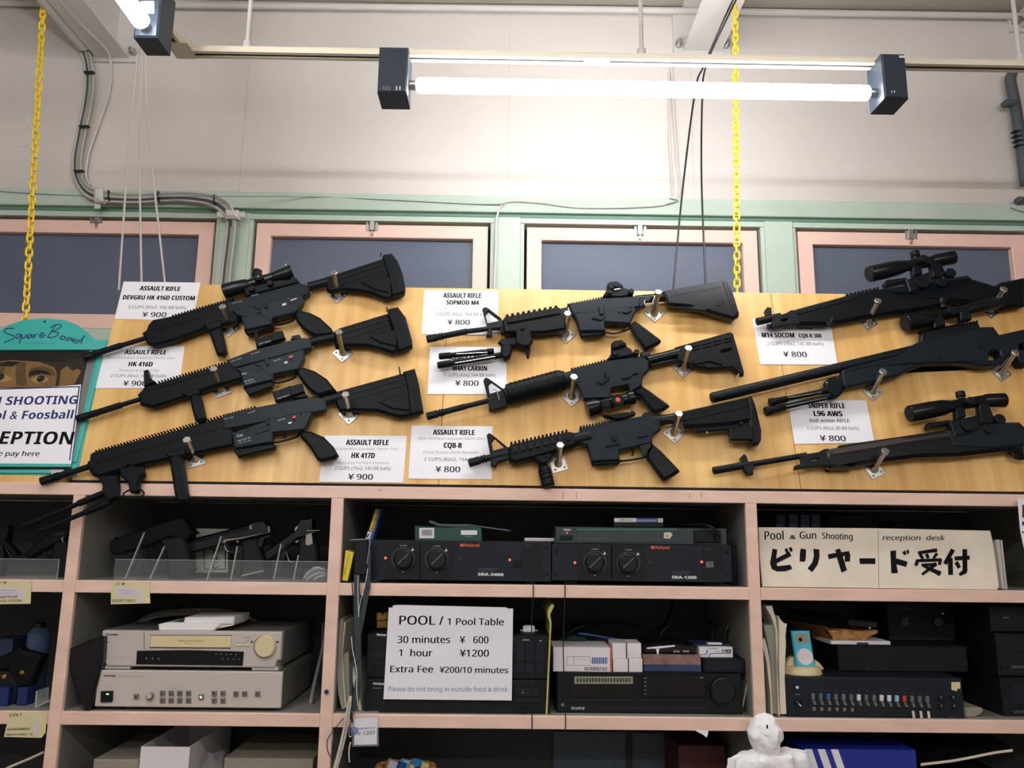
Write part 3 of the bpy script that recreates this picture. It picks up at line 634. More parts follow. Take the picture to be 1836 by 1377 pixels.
part(sg, 'bottom_rail', MB(PANS, 'teal_plastic').pr(N4(-330, 1232, 552, 1238, 545, 1278, -330, 1275), 0.036, 0.022, 0.002).pr(N4(-330, 1300, 395, 1300, 395, 1325, -330, 1325), 0.030, 0.02, 0.001).use('gap_black').pr(N4(-330, 1276, 545, 1279, 540, 1300, -330, 1300), 0.024, 0.014, 0))
part(sg, 'clip', MB(PANS, 'cable_grey').pr(N4(396, 1300, 490, 1300, 470, 1338, 392, 1338), 0.031, 0.02, 0.001))
sq = MB(PANS, 'ink_navy')
for st in [(110, 210, 55, 212, 32, 232, 60, 252, 105, 268, 108, 288, 75, 302, 30, 320), (165, 256, 138, 255, 124, 275, 132, 290, 152, 272, 166, 255, 158, 290, 150, 326), (172, 262, 172, 285, 186, 286, 206, 258, 210, 284),
           (243, 256, 220, 264, 216, 284, 230, 284, 246, 260, 252, 285), (262, 256, 266, 284, 270, 264, 292, 252), (302, 268, 328, 262, 336, 250, 322, 245, 306, 262, 312, 280, 332, 276, 356, 258),
           (428, 186, 400, 230, 366, 282), (388, 204, 430, 184, 470, 182, 462, 206, 400, 236), (400, 236, 448, 240, 440, 264, 410, 278, 374, 282), (482, 266, 466, 280, 474, 296, 494, 292, 502, 276, 484, 268), (536, 278, 514, 290, 514, 304, 530, 300, 548, 284, 552, 306),
           (562, 286, 562, 316, 572, 298, 594, 290), (612, 300, 582, 306, 578, 322, 600, 320, 628, 296, 656, 266), (656, 266, 632, 300, 628, 328)]:
    sq.cable(N4(*st), 0.0345, 0.0014, 6, PANS)
sq.text('HANG IN OR SQUARE BOARD', N4(188, 328)[0], N4(425, 330)[0], 1.6, 0.0345)
part(sg, 'lettering', sq)
nt = one('paper_notice', MB(PANS, 'paper').pr(N4(-330, 676, 300, 668, 500, 655, 626, 643, 600, 860, 548, 1256, -420, 1250), 0.0392, 0.0009, 0), 'white paper notice GUN SHOOTING RECEPTION stuck on the teal sign', 'notice')
tx = MB(PANS, 'ink_navy')
tx.pr(N4(-330, 684, 616, 655, 616, 664, -330, 693), 0.0395, 0.0005, 0).pr(N4(607, 660, 617, 660, 541, 1228, 532, 1228), 0.0395, 0.0005, 0)
tx.text('GUN SHOOTING', N4(-225, 806)[0], N4(588, 793)[0], 14.5, 0.0396, 0.022)
tx.text('Pool & Foosball', N4(-165, 914)[0], N4(556, 906)[0], 14.5, 0.0396, 0.022)
tx.use('ink').text('RECEPTION', N4(-300, 1100)[0], N4(552, 1106)[0], 22, 0.0396, 0.028)
tx.text('Please pay here', N4(-175, 1192)[0], N4(300, 1196)[0], 8.5, 0.0396, 0.012)
part(nt, 'lettering', tx)
# ---------------------------------------------------------------- the rifles (airsoft display pieces)
def G(m='gun_metal'): return MB(PANG, m)
RG = 'replica rifles on the steel pegs'
def hider(a, b, r):
    m = G(); m.tb(a, b, [(0, r * 0.72), (0.02, r), (0.06, r), (0.66, r), (0.68, r * 0.8), (0.74, r * 0.8), (0.76, r), (0.84, r), (0.86, r * 0.8), (0.9, r * 0.8), (0.92, r), (1, r)], seg=18)
    A, B = Vector(a), Vector(b); d = B - A; n = Vector((-d.y, d.x)).normalized() * r
    return m.use('gap_black').tb(tuple(A), tuple(A + d * 0.02), r * 0.55, seg=12).pr([tuple(A + d * 0.1 - n * 0.12), tuple(A + d * 0.58 - n * 0.12), tuple(A + d * 0.58 + n * 0.14), tuple(A + d * 0.1 + n * 0.14)], 0.05 + r * 0.00145, 0.002, 0)
def knob(m, p, r, wf, th, k=0.6):
    return m.disc(p, r, wf, th, 18, 0.001).disc(p, r * k, wf + 0.0012, 0.003, 14)

# --- topmost left: scoped carbine with round scope
def hk(label, hid, bar, hg, teeth, side, rec, low, mag, mag2, guard, trig, grip, btube, stock, butt, ptop, foregrip, fg_lines, extra):
    g = thing('replica_rifle', label, 'replica rifle', RG)
    part(g, 'flash_hider', hider(*hid))
    m = G()
    for a, b, r in bar: m.tb(a, b, r)
    part(g, 'barrel', m)
    m = G('gun_polymer').pr(hg, 0.062, 0.032, 0.006); m.rail(*teeth, 0.058, 0.024)
    for a, b, n, h in side: m.rail(a, b, n, h, 0.0640, 0.006, 0.6)
    part(g, 'handguard', m)
    m = G('gun_receiver').pr(rec, 0.064, 0.028, 0.003).pr(low, 0.069, 0.038, 0.003)
    part(g, 'receiver', m)
    part(g, 'magazine', G('gun_receiver').pr(mag, 0.071, 0.042, 0.003, ()).use('gun_polymer').pr(mag2, 0.064, 0.028, 0.003))
    part(g, 'trigger_guard', G().cable(guard, 0.05, 0.0028, 6, PANG))
    part(g, 'trigger', G().cable(trig, 0.05, 0.0024, 6, PANG))
    part(g, 'pistol_grip', G('gun_polymer').pr(grip, 0.066, 0.032, 0.006))
    part(g, 'buffer_tube', G().tb(*btube))
    s = part(g, 'stock', G('gun_polymer').pr(stock, 0.060, 0.028, 0.006).pr(ptop, 0.0635, 0.008, 0.003))
    bp_ = G('gun_polymer').pr(butt, 0.063, 0.032, 0.005); p0, p1 = Vector(butt[-2]), Vector(butt[-1]); e0, e1 = Vector(butt[2]), Vector(butt[-3])
    for i in range(7):
        q = (e0 * 0.55 + p1 * 0.45).lerp(e1 * 0.6 + p0 * 0.4, (i + 0.7) / 8); bp_.use('gun_metal').pr([(q.x - 2.5, q.y - 4), (q.x + 2.5, q.y), (q.x - 2.5, q.y + 4), (q.x - 1.2, q.y)], 0.0642, 0.003, 0.0004)
    link('butt_pad', bp_, s)
    t0, t1 = Vector(stock[1]), Vector(stock[2]); dv = Vector((2.5, 9))
    part(g, 'stock_rib', G('gun_metal').pr([tuple(t0 + dv), tuple(t1 + dv), tuple(t1 + dv * 1.35), tuple(t0 + dv * 1.35)], 0.0612, 0.003, 0.0005).pr([tuple(t0 + dv * 2.2), tuple(t1 + dv * 2.2), tuple(t1 + dv * 2.45), tuple(t0 + dv * 2.45)], 0.0612, 0.003, 0.0005))  # lighter raised strips draw the stock's side groove and its highlight
    f = G('gun_polymer').pr(foregrip, 0.066, 0.030, 0.006)
    for a, b in fg_lines: f.tb(a, b, 1.3, 0.067, 8)
    part(g, 'foregrip', f)
    for nm, mm in extra: 
        if nm == 'turret': link(nm, mm, sco); continue
        o = part(g, nm, mm)
        if nm == 'scope': sco = o
    return g
def marks(lst, wf=0.0705):
    m = G('engraving')
    for s, a, b, c in lst: m.text(s, a, b, c, wf)
    return m
def two(K, *a): q = K(*a); return q[0], q[1]

sc = G('gun_gloss').tb(*two(K5, 84, 412, 268, 362), [(0, 12), (0.01, 14.2), (0.3, 14.2), (0.85, 12.5), (1, 10)], 0.056).tb(*two(K5, 262, 364, 440, 312), 10, 0.056).tb(*two(K5, 435, 314, 575, 268), [(0, 10), (0.2, 11.5), (0.8, 12.5), (1, 14)], 0.056)
sc.use('gap_black').tb(*two(K5, 80, 413, 86, 411), 10.5, 0.056)
sc.use('gun_metal').pr(K5(240, 330, 300, 316, 420, 285, 425, 300, 250, 348), 0.066, 0.02, 0.003)
tr = G('gun_metal').disc(K5(330, 300)[0], 8.5, 0.083, 0.028, 20, 0.002)
tr2 = G('gun_metal').tb(*two(K5, 318, 300, 330, 260), 7.5, 0.056)
tr.use('white_ink').pr(K5(322, 300, 338, 296, 339, 300, 323, 304), 0.0834, 0.0006, 0).disc(K5(527, 215)[0], 1.4, 0.062, 0.004)
mt = G().disc(K5(280, 385)[0], 5.5, 0.079, 0.012).disc(K5(412, 345)[0], 5.5, 0.079, 0.012).pr(K5(225, 385, 470, 325, 590, 320, 600, 345, 240, 440), 0.068, 0.026, 0.003).pr(K5(560, 300, 605, 310, 625, 340, 560, 360), 0.062, 0.02, 0.002)
hk('black replica carbine with a round scope, topmost beside the left window', (K4(598, 884)[0], K4(695, 851)[0], 6.8),
   [(K4(690, 852)[0], K4(870, 795)[0], 5.6), (K4(865, 797)[0], K4(1060, 738)[0], 4.4)],
   K4(1012, 700, 1042, 680, 1056, 640, 1090, 605, 1220, 580, 1640, 458, 1680, 470, 1715, 590, 1690, 628, 1640, 640, 1480, 668, 1260, 752, 1090, 795, 1050, 780),
   (K4(1230, 584)[0], K4(1680, 455)[0], 21, 1.7), [(K4(1090, 690)[0], K4(1480, 580)[0], 14, 4)],
   K5(95, 482, 140, 476, 620, 345, 690, 362, 700, 420, 660, 440, 120, 560), K5(140, 545, 640, 420, 655, 470, 610, 545, 590, 560, 430, 600, 420, 630, 240, 672, 215, 590, 180, 580),
   K5(205, 590, 345, 556, 430, 630, 438, 640, 238, 685), K5(225, 672, 440, 632, 442, 660, 255, 718, 235, 700),
   K5(425, 632, 470, 648, 580, 618, 600, 560), K5(500, 560, 512, 580, 505, 606), K5(588, 562, 640, 541, 700, 556, 770, 590, 850, 665, 880, 712, 740, 726, 690, 702, 640, 662, 600, 612),
   (K5(690, 378)[0], K5(835, 340)[0], 8.6), K5(800, 300, 860, 285, 1205, 172, 1245, 180, 1298, 438, 1265, 462, 1210, 452, 1150, 424, 1060, 405, 940, 395, 850, 412, 820, 400),
   K5(1215, 170, 1225, 140, 1285, 130, 1330, 190, 1365, 280, 1383, 380, 1378, 414, 1285, 442, 1262, 300), K5(1060, 340, 1150, 318, 1280, 300, 1270, 420, 1160, 395),
   K4(1490, 690, 1570, 655, 1590, 700, 1605, 770, 1618, 835, 1590, 862, 1548, 858, 1528, 800), [],
   [('scope', sc), ('scope_mount', mt), ('turret', tr), ('turret', tr2), ('grip_clamp', G('gun_polymer').pr(K4(1450, 640, 1580, 610, 1570, 660, 1490, 690), 0.068, 0.03, 0.003)), ('sling_pin', G().tb(*two(K5, 1205, 160, 1212, 132), 1.2).disc(K5(1228, 157)[0], 1.4, 0.074, 0.004)),
    ('bolt_catch', G().pr(K5(365, 490, 385, 480, 400, 520, 385, 530, 372, 525), 0.073, 0.006).pr(K5(290, 515, 345, 500, 352, 560, 318, 572, 315, 548, 340, 540), 0.0725, 0.004, 0.001)),
    ('selector', G('gap_black').disc(K5(548, 466)[0], 2.6, 0.0705, 0.003).use('engraving').pr(K5(502, 498, 530, 490, 532, 504, 504, 512), 0.0702, 0.002, 0).pr(K5(560, 470, 605, 455, 606, 462, 562, 477), 0.0702, 0.002, 0).use('red_mark').disc(K5(546, 458)[0], 1.4, 0.0712, 0.002)),
    ('lettering', marks([('HK 416D', *two(K5, 282, 446, 332, 433), 2.2), ('CAL 5.56', *two(K5, 145, 498, 215, 482), 2.0)]))])

def reflex_low(a):
    m = G('gun_polymer').pr(a(0, 105, 0, 60, 30, 45, 110, 20, 130, 40, 215, 0, 235, 55, 60, 110), 0.066, 0.026, 0.002); m.use('engraving').text('RED DOT SIGHT', *two(a, 35, 102, 125, 74), 2.2, 0.0664); return m
b2 = lambda *q: [(K5(300, 690)[0][0] + q[i] / 3.991, K5(300, 690)[0][1] + q[i + 1] / 3.991) for i in range(0, len(q), 2)]
rd2 = G('gun_polymer').pr(K5(298, 700, 322, 688, 330, 745, 415, 715, 440, 700, 500, 686, 522, 740, 318, 812), 0.066, 0.026, 0.002).pr(K5(415, 720, 505, 690, 508, 700, 520, 738, 430, 765), 0.070, 0.012, 0.001)
rd2.use('engraving').text('DOT SIGHT', *two(K5, 338, 790, 425, 765), 2.2, 0.0664).use('gap_black').disc(K5(352, 748)[0], 2.4, 0.0665, 0.001).disc(K5(382, 738)[0], 2.4, 0.0665, 0.001)
hk('black replica carbine with a raised front sight and low dot sight, second at the left', (K4(548, 1322)[0], K4(690, 1278)[0], 6.6),
   [(K4(685, 1280)[0], K4(868, 1222)[0], 5.8), (K4(862, 1224)[0], K4(1030, 1172)[0], 4.3)],
   K4(980, 1140, 1010, 1110, 1028, 1085, 1130, 1058, 1660, 902, 1700, 900, 1745, 1030, 1500, 1098, 1300, 1170, 1090, 1238, 1000, 1215),
   (K4(1130, 1058)[0], K4(1836, 850)[0], 33, 1.7), [(K4(1060, 1120)[0], K4(1560, 975)[0], 18, 6)],
   K5(100, 900, 300, 822, 640, 738, 705, 742, 712, 812, 640, 830, 150, 960), K5(165, 960, 650, 820, 660, 880, 620, 965, 440, 1000, 430, 1042, 228, 1092, 205, 990),
   K5(205, 990, 350, 950, 440, 1010, 432, 1042, 228, 1094), K5(220, 1095, 430, 1045, 430, 1090, 262, 1152),
   K5(430, 1045, 470, 1064, 585, 1030, 605, 980), K5(500, 975, 514, 995, 505, 1022), K5(600, 968, 650, 948, 730, 972, 820, 1030, 888, 1115, 760, 1152, 700, 1115, 645, 1055, 612, 1005),
   (K5(705, 775)[0], K5(880, 735)[0], 8.6), K5(868, 690, 910, 666, 1250, 562, 1270, 590, 1330, 830, 1290, 848, 1200, 818, 1100, 795, 980, 795, 880, 808),
   K5(1255, 565, 1258, 530, 1330, 515, 1385, 590, 1430, 750, 1433, 800, 1330, 838, 1300, 690), K5(1120, 730, 1200, 700, 1320, 680, 1320, 800, 1210, 780),
   K4(1352, 1150, 1420, 1130, 1440, 1180, 1470, 1310, 1432, 1340, 1392, 1330, 1365, 1230), [],
   [('front_sight', G().pr(K4(1026, 975, 1055, 965, 1072, 1030, 1110, 1052, 1028, 1085), 0.06, 0.018, 0.002).disc(K4(1072, 1038)[0], 2.2, 0.062, 0.004)), ('dot_sight', rd2), ('rear_sight', G().pr(K5(560, 760, 572, 725, 625, 714, 640, 748), 0.062, 0.022, 0.002).disc(K5(585, 738)[0], 3, 0.064, 0.004)),
    ('grip_clamp', G('gun_polymer').pr(K4(1300, 1140, 1420, 1100, 1425, 1140, 1350, 1165), 0.068, 0.03, 0.003)), ('sling_pin', G().tb(*two(K5, 1252, 555, 1254, 522), 1.2).disc(K5(1272, 543)[0], 1.4, 0.074, 0.004)),
    ('bolt_catch', G().pr(K5(375, 890, 398, 880, 410, 925, 395, 945, 380, 930), 0.073, 0.006).pr(K5(300, 930, 352, 910, 360, 960, 325, 985, 322, 955, 345, 945), 0.0725, 0.004, 0.001)),
    ('selector', G('gap_black').disc(K5(565, 893)[0], 3, 0.0705, 0.003).use('engraving').pr(K5(517, 914, 540, 908, 542, 920, 519, 926), 0.0702, 0.002, 0).use('red_mark').pr(K5(550, 872, 578, 864, 580, 880, 552, 888), 0.0706, 0.002, 0)),
    ('lettering', marks([('Gas', *two(K5, 212, 1008, 250, 998), 3.6), ('HK 416 D', *two(K5, 232, 1062, 298, 1042), 3.0), ('CAL 5.56 mm', *two(K5, 238, 1076, 312, 1054), 1.7), ('HK 416D', *two(K5, 282, 862, 342, 844), 2.0), ('CAL 5.56', *two(K5, 140, 914, 212, 890), 2.2), ('AUTO', *two(K5, 440, 912, 492, 898), 2.0)], 0.0722))])

rd3 = G('gun_polymer').pr(K7(348, 405, 380, 400, 470, 365, 560, 362, 580, 410, 372, 478), 0.066, 0.026, 0.002).pr(K7(470, 372, 565, 345, 582, 405, 490, 435), 0.070, 0.012, 0.001)
rd3.use('engraving').text('DOT SIGHT', *two(K7, 392, 462, 476, 436), 2.2, 0.0664)
bip = G('gun_polymer').pr(K6(850, 800, 930, 775, 1020, 780, 1030, 830, 995, 865, 985, 945, 960, 970, 925, 962, 915, 900, 860, 850), 0.066, 0.032, 0.004)
bip.pr(K6(700, 850, 840, 835, 845, 930, 835, 1000, 770, 1030, 722, 962, 730, 920), 0.062, 0.030, 0.004).tb(*two(K6, 895, 780, 912, 758), 3, 0.068)
bl = []
for a, b, r in (((196, 880), (38, 946), 6.0), ((198, 900), (68, 954), 6.0)):
    m = G('gun_polymer').tb(a, b, [(0, r * 0.9), (0.1, r), (0.35, r), (0.36, r * 0.75), (0.78, r * 0.7), (0.79, r * 1.0), (0.97, r * 1.05), (1, r * 0.8)], 0.045, 14); bl.append(('bipod_leg', m))
hk('black replica rifle with a folded bipod and long foregrip, lowest at the left', (K6(292, 892)[0], K6(420, 852)[0], 7.6),
   [(K6(415, 854)[0], K6(520, 822)[0], 6.4), (K6(515, 824)[0], K6(660, 778)[0], 5.4)],
   K6(618, 780, 618, 745, 634, 735, 640, 690, 660, 676, 1130, 556, 1590, 424, 1640, 430, 1675, 560, 1675, 632, 1400, 690, 1200, 732, 1000, 772, 700, 858, 655, 842),
   (K6(680, 674)[0], K6(1836, 352)[0], 52, 1.7), [(K6(680, 760)[0], K6(1580, 510)[0], 30, 7)],
   K7(-5, 572, 170, 530, 640, 440, 715, 452, 735, 475, 735, 540, 640, 560, 0, 680), K7(60, 700, 345, 600, 610, 540, 640, 560, 605, 640, 580, 680, 360, 700, 345, 768, 92, 812, 72, 800),
   K7(62, 715, 345, 640, 350, 768, 95, 814, 75, 800), K7(68, 815, 100, 815, 350, 775, 375, 790, 372, 812, 105, 876),
   K7(350, 770, 400, 768, 520, 735, 555, 700), K7(430, 690, 444, 715, 438, 745), K7(548, 692, 620, 685, 720, 728, 790, 800, 822, 856, 805, 880, 705, 903, 670, 888, 620, 806, 585, 765, 555, 735),
   (K7(720, 478)[0], K7(860, 445)[0], 9.6), K7(798, 405, 850, 390, 1280, 272, 1330, 300, 1380, 570, 1270, 590, 1220, 578, 1100, 545, 960, 540, 830, 545, 805, 500),
   K7(1285, 262, 1370, 238, 1400, 350, 1433, 550, 1335, 578, 1315, 400), K7(1110, 480, 1200, 445, 1330, 420, 1335, 545, 1210, 530),
   K6(1205, 705, 1300, 685, 1340, 960, 1350, 1000, 1335, 1030, 1280, 1038, 1248, 1000, 1218, 800), [],
   [('dot_sight', rd3), ('rear_sight', G().pr(K7(500, 455, 510, 425, 560, 410, 600, 425, 605, 445), 0.062, 0.022, 0.002)), ('bipod_mount', bip), *bl,
    ('sling_loop', G().cable(K6(885, 985, 905, 962, 960, 945, 1010, 952, 1030, 978, 1005, 1002, 950, 1010, 905, 1005), 0.05, 0.0022, 6, PANG, True)),
    ('grip_clamp', G('gun_polymer').pr(K6(1180, 690, 1330, 650, 1325, 700, 1210, 720), 0.068, 0.03, 0.003)), ('sling_pin', G().tb(*two(K7, 1268, 290, 1260, 232), 1.3)),
    ('bolt_catch', G().pr(K7(305, 590, 325, 580, 330, 640, 315, 650), 0.073, 0.006).pr(K7(228, 705, 235, 695, 335, 670, 336, 682, 240, 712), 0.0725, 0.004, 0.001)),
    ('selector', G('gap_black').disc(K7(510, 605)[0], 3, 0.0705, 0.003).disc(K7(557, 566)[0], 2, 0.0705, 0.003).use('engraving').pr(K7(465, 628, 490, 622, 491, 634, 466, 640), 0.0702, 0.002, 0).use('red_mark').pr(K7(496, 584, 520, 578, 522, 594, 498, 600), 0.0706, 0.002, 0)),
    ('lettering', marks([('Gas', *two(K7, 98, 735, 142, 726), 5.0), ('HK 417 D', *two(K7, 106, 768, 194, 744), 3.4), ('CAL 7.62 mm', *two(K7, 112, 782, 200, 758), 1.7), ('AUTO', *two(K7, 392, 620, 444, 606), 2.4), ('HK 417D', *two(K7, 180, 566, 230, 550), 2.0), ('CAL 7.62', *two(K7, 5, 608, 76, 594), 2.2)], 0.0722))])

# --- middle column
def m4(label, hid, bar, fs, fhole, hgp, rec, low, mag, guard, trig, grip, btube, extra, rear_teeth):
    g = thing('replica_rifle', label, 'replica rifle', RG)
    part(g, 'flash_hider', hider(*hid)); m = G()
    for a, b, r in bar: m.tb(a, b, r)
    part(g, 'barrel', m)
    part(g, 'front_sight', G().pr(fs, 0.056, 0.012, 0.002, (fhole,)))
    part(g, 'handguard', hgp)
    m = G('gun_receiver').pr(rec, 0.064, 0.028, 0.004).pr(low, 0.069, 0.038, 0.003).rail(*rear_teeth, 0.061, 0.02)
    part(g, 'receiver', m)
    part(g, 'magazine', G('gun_polymer').pr(mag, 0.062, 0.026, 0.003))
    part(g, 'trigger_guard', G().cable(guard, 0.05, 0.0026, 6, PANG)); part(g, 'trigger', G().cable(trig, 0.05, 0.0024, 6, PANG))
    part(g, 'pistol_grip', G('gun_gloss').pr(grip, 0.066, 0.032, 0.007))
    part(g, 'buffer_tube', G('gun_gloss').tb(*btube))
    for nm, mm in extra: part(g, nm, mm)
    return g
hg = G('gun_polymer').pr(K8(818, 480, 842, 442, 1335, 352, 1365, 380, 1400, 395, 1405, 560, 1200, 590, 1080, 592, 940, 590, 835, 590), 0.072, 0.044, 0.005)
hg.rail(*two(K8, 850, 440, 1345, 351), 10, 2.4, 0.062, 0.02).rail(*two(K8, 868, 492, 1345, 405), 9, 9, 0.076, 0.006, 0.62).pr(K8(862, 492, 1345, 404, 1348, 414, 864, 502), 0.0765, 0.004, 0)
bp = G('gun_polymer').pr(K8(940, 565, 1000, 532, 1080, 560, 1086, 620, 1100, 660, 1062, 716, 1020, 720, 940, 690), 0.074, 0.04, 0.004).pr(K8(778, 680, 810, 645, 930, 632, 1000, 660, 1000, 705, 825, 715), 0.062, 0.026, 0.003)
bp.pr(K8(810, 702, 900, 690, 912, 740, 892, 810, 835, 832, 800, 785), 0.066, 0.032, 0.005).disc(K8(1005, 548)[0], 3.6, 0.078, 0.008).tb(*two(K8, 1040, 690, 1045, 750), [(0, 7), (0.6, 7), (1, 4)], 0.056)
blg = []
for a, b, r in (((742, 762), (238, 812), 5.4), ((812, 800), (225, 895), 5.8)):
    blg.append(('bipod_leg', G('gun_polymer').tb(K8(*a)[0], K8(*b)[0], [(0, r), (0.12, r), (0.13, r * 0.8), (0.2, r * 0.9), (0.78, r * 0.85), (0.79, r * 1.05), (0.97, r * 1.1), (1, r * 0.9)], 0.05, 14).use('steel').tb(K8(a[0] - 60, a[1] + 12)[0], K8(b[0] + 160, b[1] - 22)[0], 0.8, 0.058, 6)))
ss = G('gun_gloss').pr(L1(856, 262, 880, 250, 1420, 160, 1455, 172, 1500, 262, 1560, 450, 1556, 488, 1512, 514, 1280, 450, 1250, 440, 1100, 400, 900, 385, 890, 330), 0.070, 0.038, 0.006)
ss.pr(L1(985, 405, 1120, 408, 1200, 370, 1272, 400, 1290, 425, 1240, 445, 1100, 430, 990, 420), 0.073, 0.012, 0.002).pr(L1(930, 305, 1385, 222, 1388, 230, 932, 314), 0.0708, 0.004, 0.0005).pr(L1(1400, 175, 1440, 170, 1540, 470, 1505, 500), 0.072, 0.044, 0.003)
ss.use('gap_black').pr(L1(1290, 420, 1410, 330, 1440, 420, 1460, 470), 0.0706, 0.002, 0).use('gun_gloss').disc(L1(1375, 382)[0], 4, 0.072, 0.004)
def reflex(K, o):
    m = G('gun_polymer').pr(K(*o), 0.068, 0.034, 0.003); return m
r4 = reflex(L1, (312, 308, 345, 250, 352, 195, 378, 176, 440, 170, 490, 200, 500, 230, 540, 240, 560, 295, 480, 318)).pr(L1(360, 215, 470, 195, 485, 225, 372, 250), 0.074, 0.02, 0.002)
r4.disc(L1(432, 206)[0], 4.5, 0.077, 0.006).disc(L1(376, 268)[0], 4.5, 0.075, 0.008).disc(L1(572, 262)[0], 5.0, 0.074, 0.03).use('white_ink').pr(L1(412, 246, 470, 236, 472, 244, 414, 254), 0.0745, 0.001, 0)
m4('black replica carbine with a side bipod folded over a price card, topmost in the middle', (K8(126, 656)[0], K8(275, 626)[0], 7),
   [(K8(270, 627)[0], K8(495, 582)[0], 5.5), (K8(490, 583)[0], K8(850, 540)[0], 4.6)],
   K8(636, 375, 660, 354, 690, 366, 808, 458, 828, 500, 838, 598, 808, 602, 798, 540, 728, 555, 724, 622, 672, 624, 688, 560), K8(664, 425, 690, 392, 800, 474, 790, 482, 682, 505),
   hg, L1(-5, 375, 330, 320, 600, 305, 655, 330, 655, 405, 560, 430, 30, 480), L1(30, 470, 560, 400, 620, 420, 600, 470, 560, 560, 330, 545, 335, 625, 100, 628, 62, 500),
   L1(95, 632, 335, 625, 338, 650, 300, 668, 112, 682), L1(335, 640, 420, 652, 540, 615, 580, 570), L1(425, 545, 440, 575, 430, 600), L1(548, 565, 612, 528, 700, 590, 842, 700, 846, 720, 820, 745, 722, 792, 690, 788, 605, 675),
   (L1(610, 345)[0], L1(890, 320)[0], 8), [('sling_mount', G().pr(L1(640, 305, 690, 290, 700, 400, 650, 410), 0.062, 0.026, 0.002).use('steel').cable(L1(705, 330, 690, 370, 720, 405, 755, 380, 782, 320, 760, 305), 0.068, 0.0016, 6, PANG).use('chrome_dark').disc(L1(718, 333)[0], 5, 0.07, 0.008)), ('stock', ss), ('reflex_sight', r4), ('bipod_mount', bp),
    ('wing_nut', G('gun_polymer').pr(K8(1010, 715, 1066, 712, 1076, 740, 1062, 822, 1046, 818, 1032, 760), 0.060, 0.010, 0.002)), *blg,
    ('bolt_catch', G().pr(L1(272, 405, 320, 395, 322, 470, 300, 480, 280, 470), 0.073, 0.006).pr(L1(210, 500, 330, 490, 335, 500, 300, 530, 215, 515), 0.0725, 0.004, 0.001).pr(L1(490, 452, 575, 428, 576, 440, 530, 470), 0.073, 0.005, 0.001).disc(L1(560, 405)[0], 2, 0.072, 0.004).disc(L1(462, 455)[0], 2, 0.072, 0.004)),
    ('front_cap', G('gun_metal').tb(*two(K8, 1355, 440, 1420, 425), 13, 0.052))], (K8(1415, 335)[0], K8(1770, 265)[0], 14, 1.8))

hg = G('gun_polymer')
a_, b_ = two(K8, 862, 1165, 1385, 1025)
hg.tb(a_, b_, [(0, 14), (0.02, 19), (0.1, 19.5), (0.9, 20), (0.97, 19), (1, 15)], 0.058, 24)
for i in range(11):
    p = Vector(a_).lerp(Vector(b_), 0.09 + i * 0.078); d = (Vector(b_) - Vector(a_)).normalized(); q = p + Vector((d.y, -d.x)) * 4
    hg.tb(tuple(p), tuple(p + d * 4.2), 20.6, 0.058, 24)
fr2 = G().tb(*two(K8, 845, 1175, 880, 1165), 14.5, 0.053, 20).use('steel').cable(K8(735, 1120, 752, 1110, 770, 1130, 790, 1210), 0.062, 0.0014, 6, PANG)
s5 = G('gun_polymer').pr(L1(970, 778, 985, 770, 1478, 634, 1505, 650, 1606, 1005, 1600, 1032, 1562, 1022, 1495, 962, 1285, 975, 1150, 955, 1110, 930, 1000, 905), 0.060, 0.025, 0.004, (L1(1398, 812, 1488, 790, 1492, 800, 1402, 822),))
for i in range(4): s5.pr(L1(1130 + i * 95, 800 - i * 24, 1205 + i * 95, 780 - i * 24, 1206 + i * 95, 788 - i * 24, 1131 + i * 95, 808 - i * 24), 0.0625, 0.004, 0.0005).pr(L1(1130 + i * 95, 770 - i * 24, 1205 + i * 95, 750 - i * 24, 1206 + i * 95, 758 - i * 24, 1131 + i * 95, 778 - i * 24), 0.0625, 0.004, 0.0005)
s5.pr(L1(1135, 890, 1260, 852, 1330, 860, 1410, 905, 1400, 935, 1290, 905, 1140, 930), 0.064, 0.008, 0.001).disc(L1(1240, 935)[0], 2.4, 0.0655, 0.006)
r5 = reflex(L1, (355, 885, 388, 830, 390, 740, 420, 715, 480, 706, 525, 740, 530, 768, 570, 790, 600, 842, 480, 868)).pr(L1(395, 748, 500, 725, 520, 760, 400, 790), 0.074, 0.02, 0.002).disc(L1(480, 745)[0], 3, 0.077, 0.004).disc(L1(425, 828)[0], 5, 0.075, 0.008).disc(L1(620, 818)[0], 5, 0.072, 0.03)
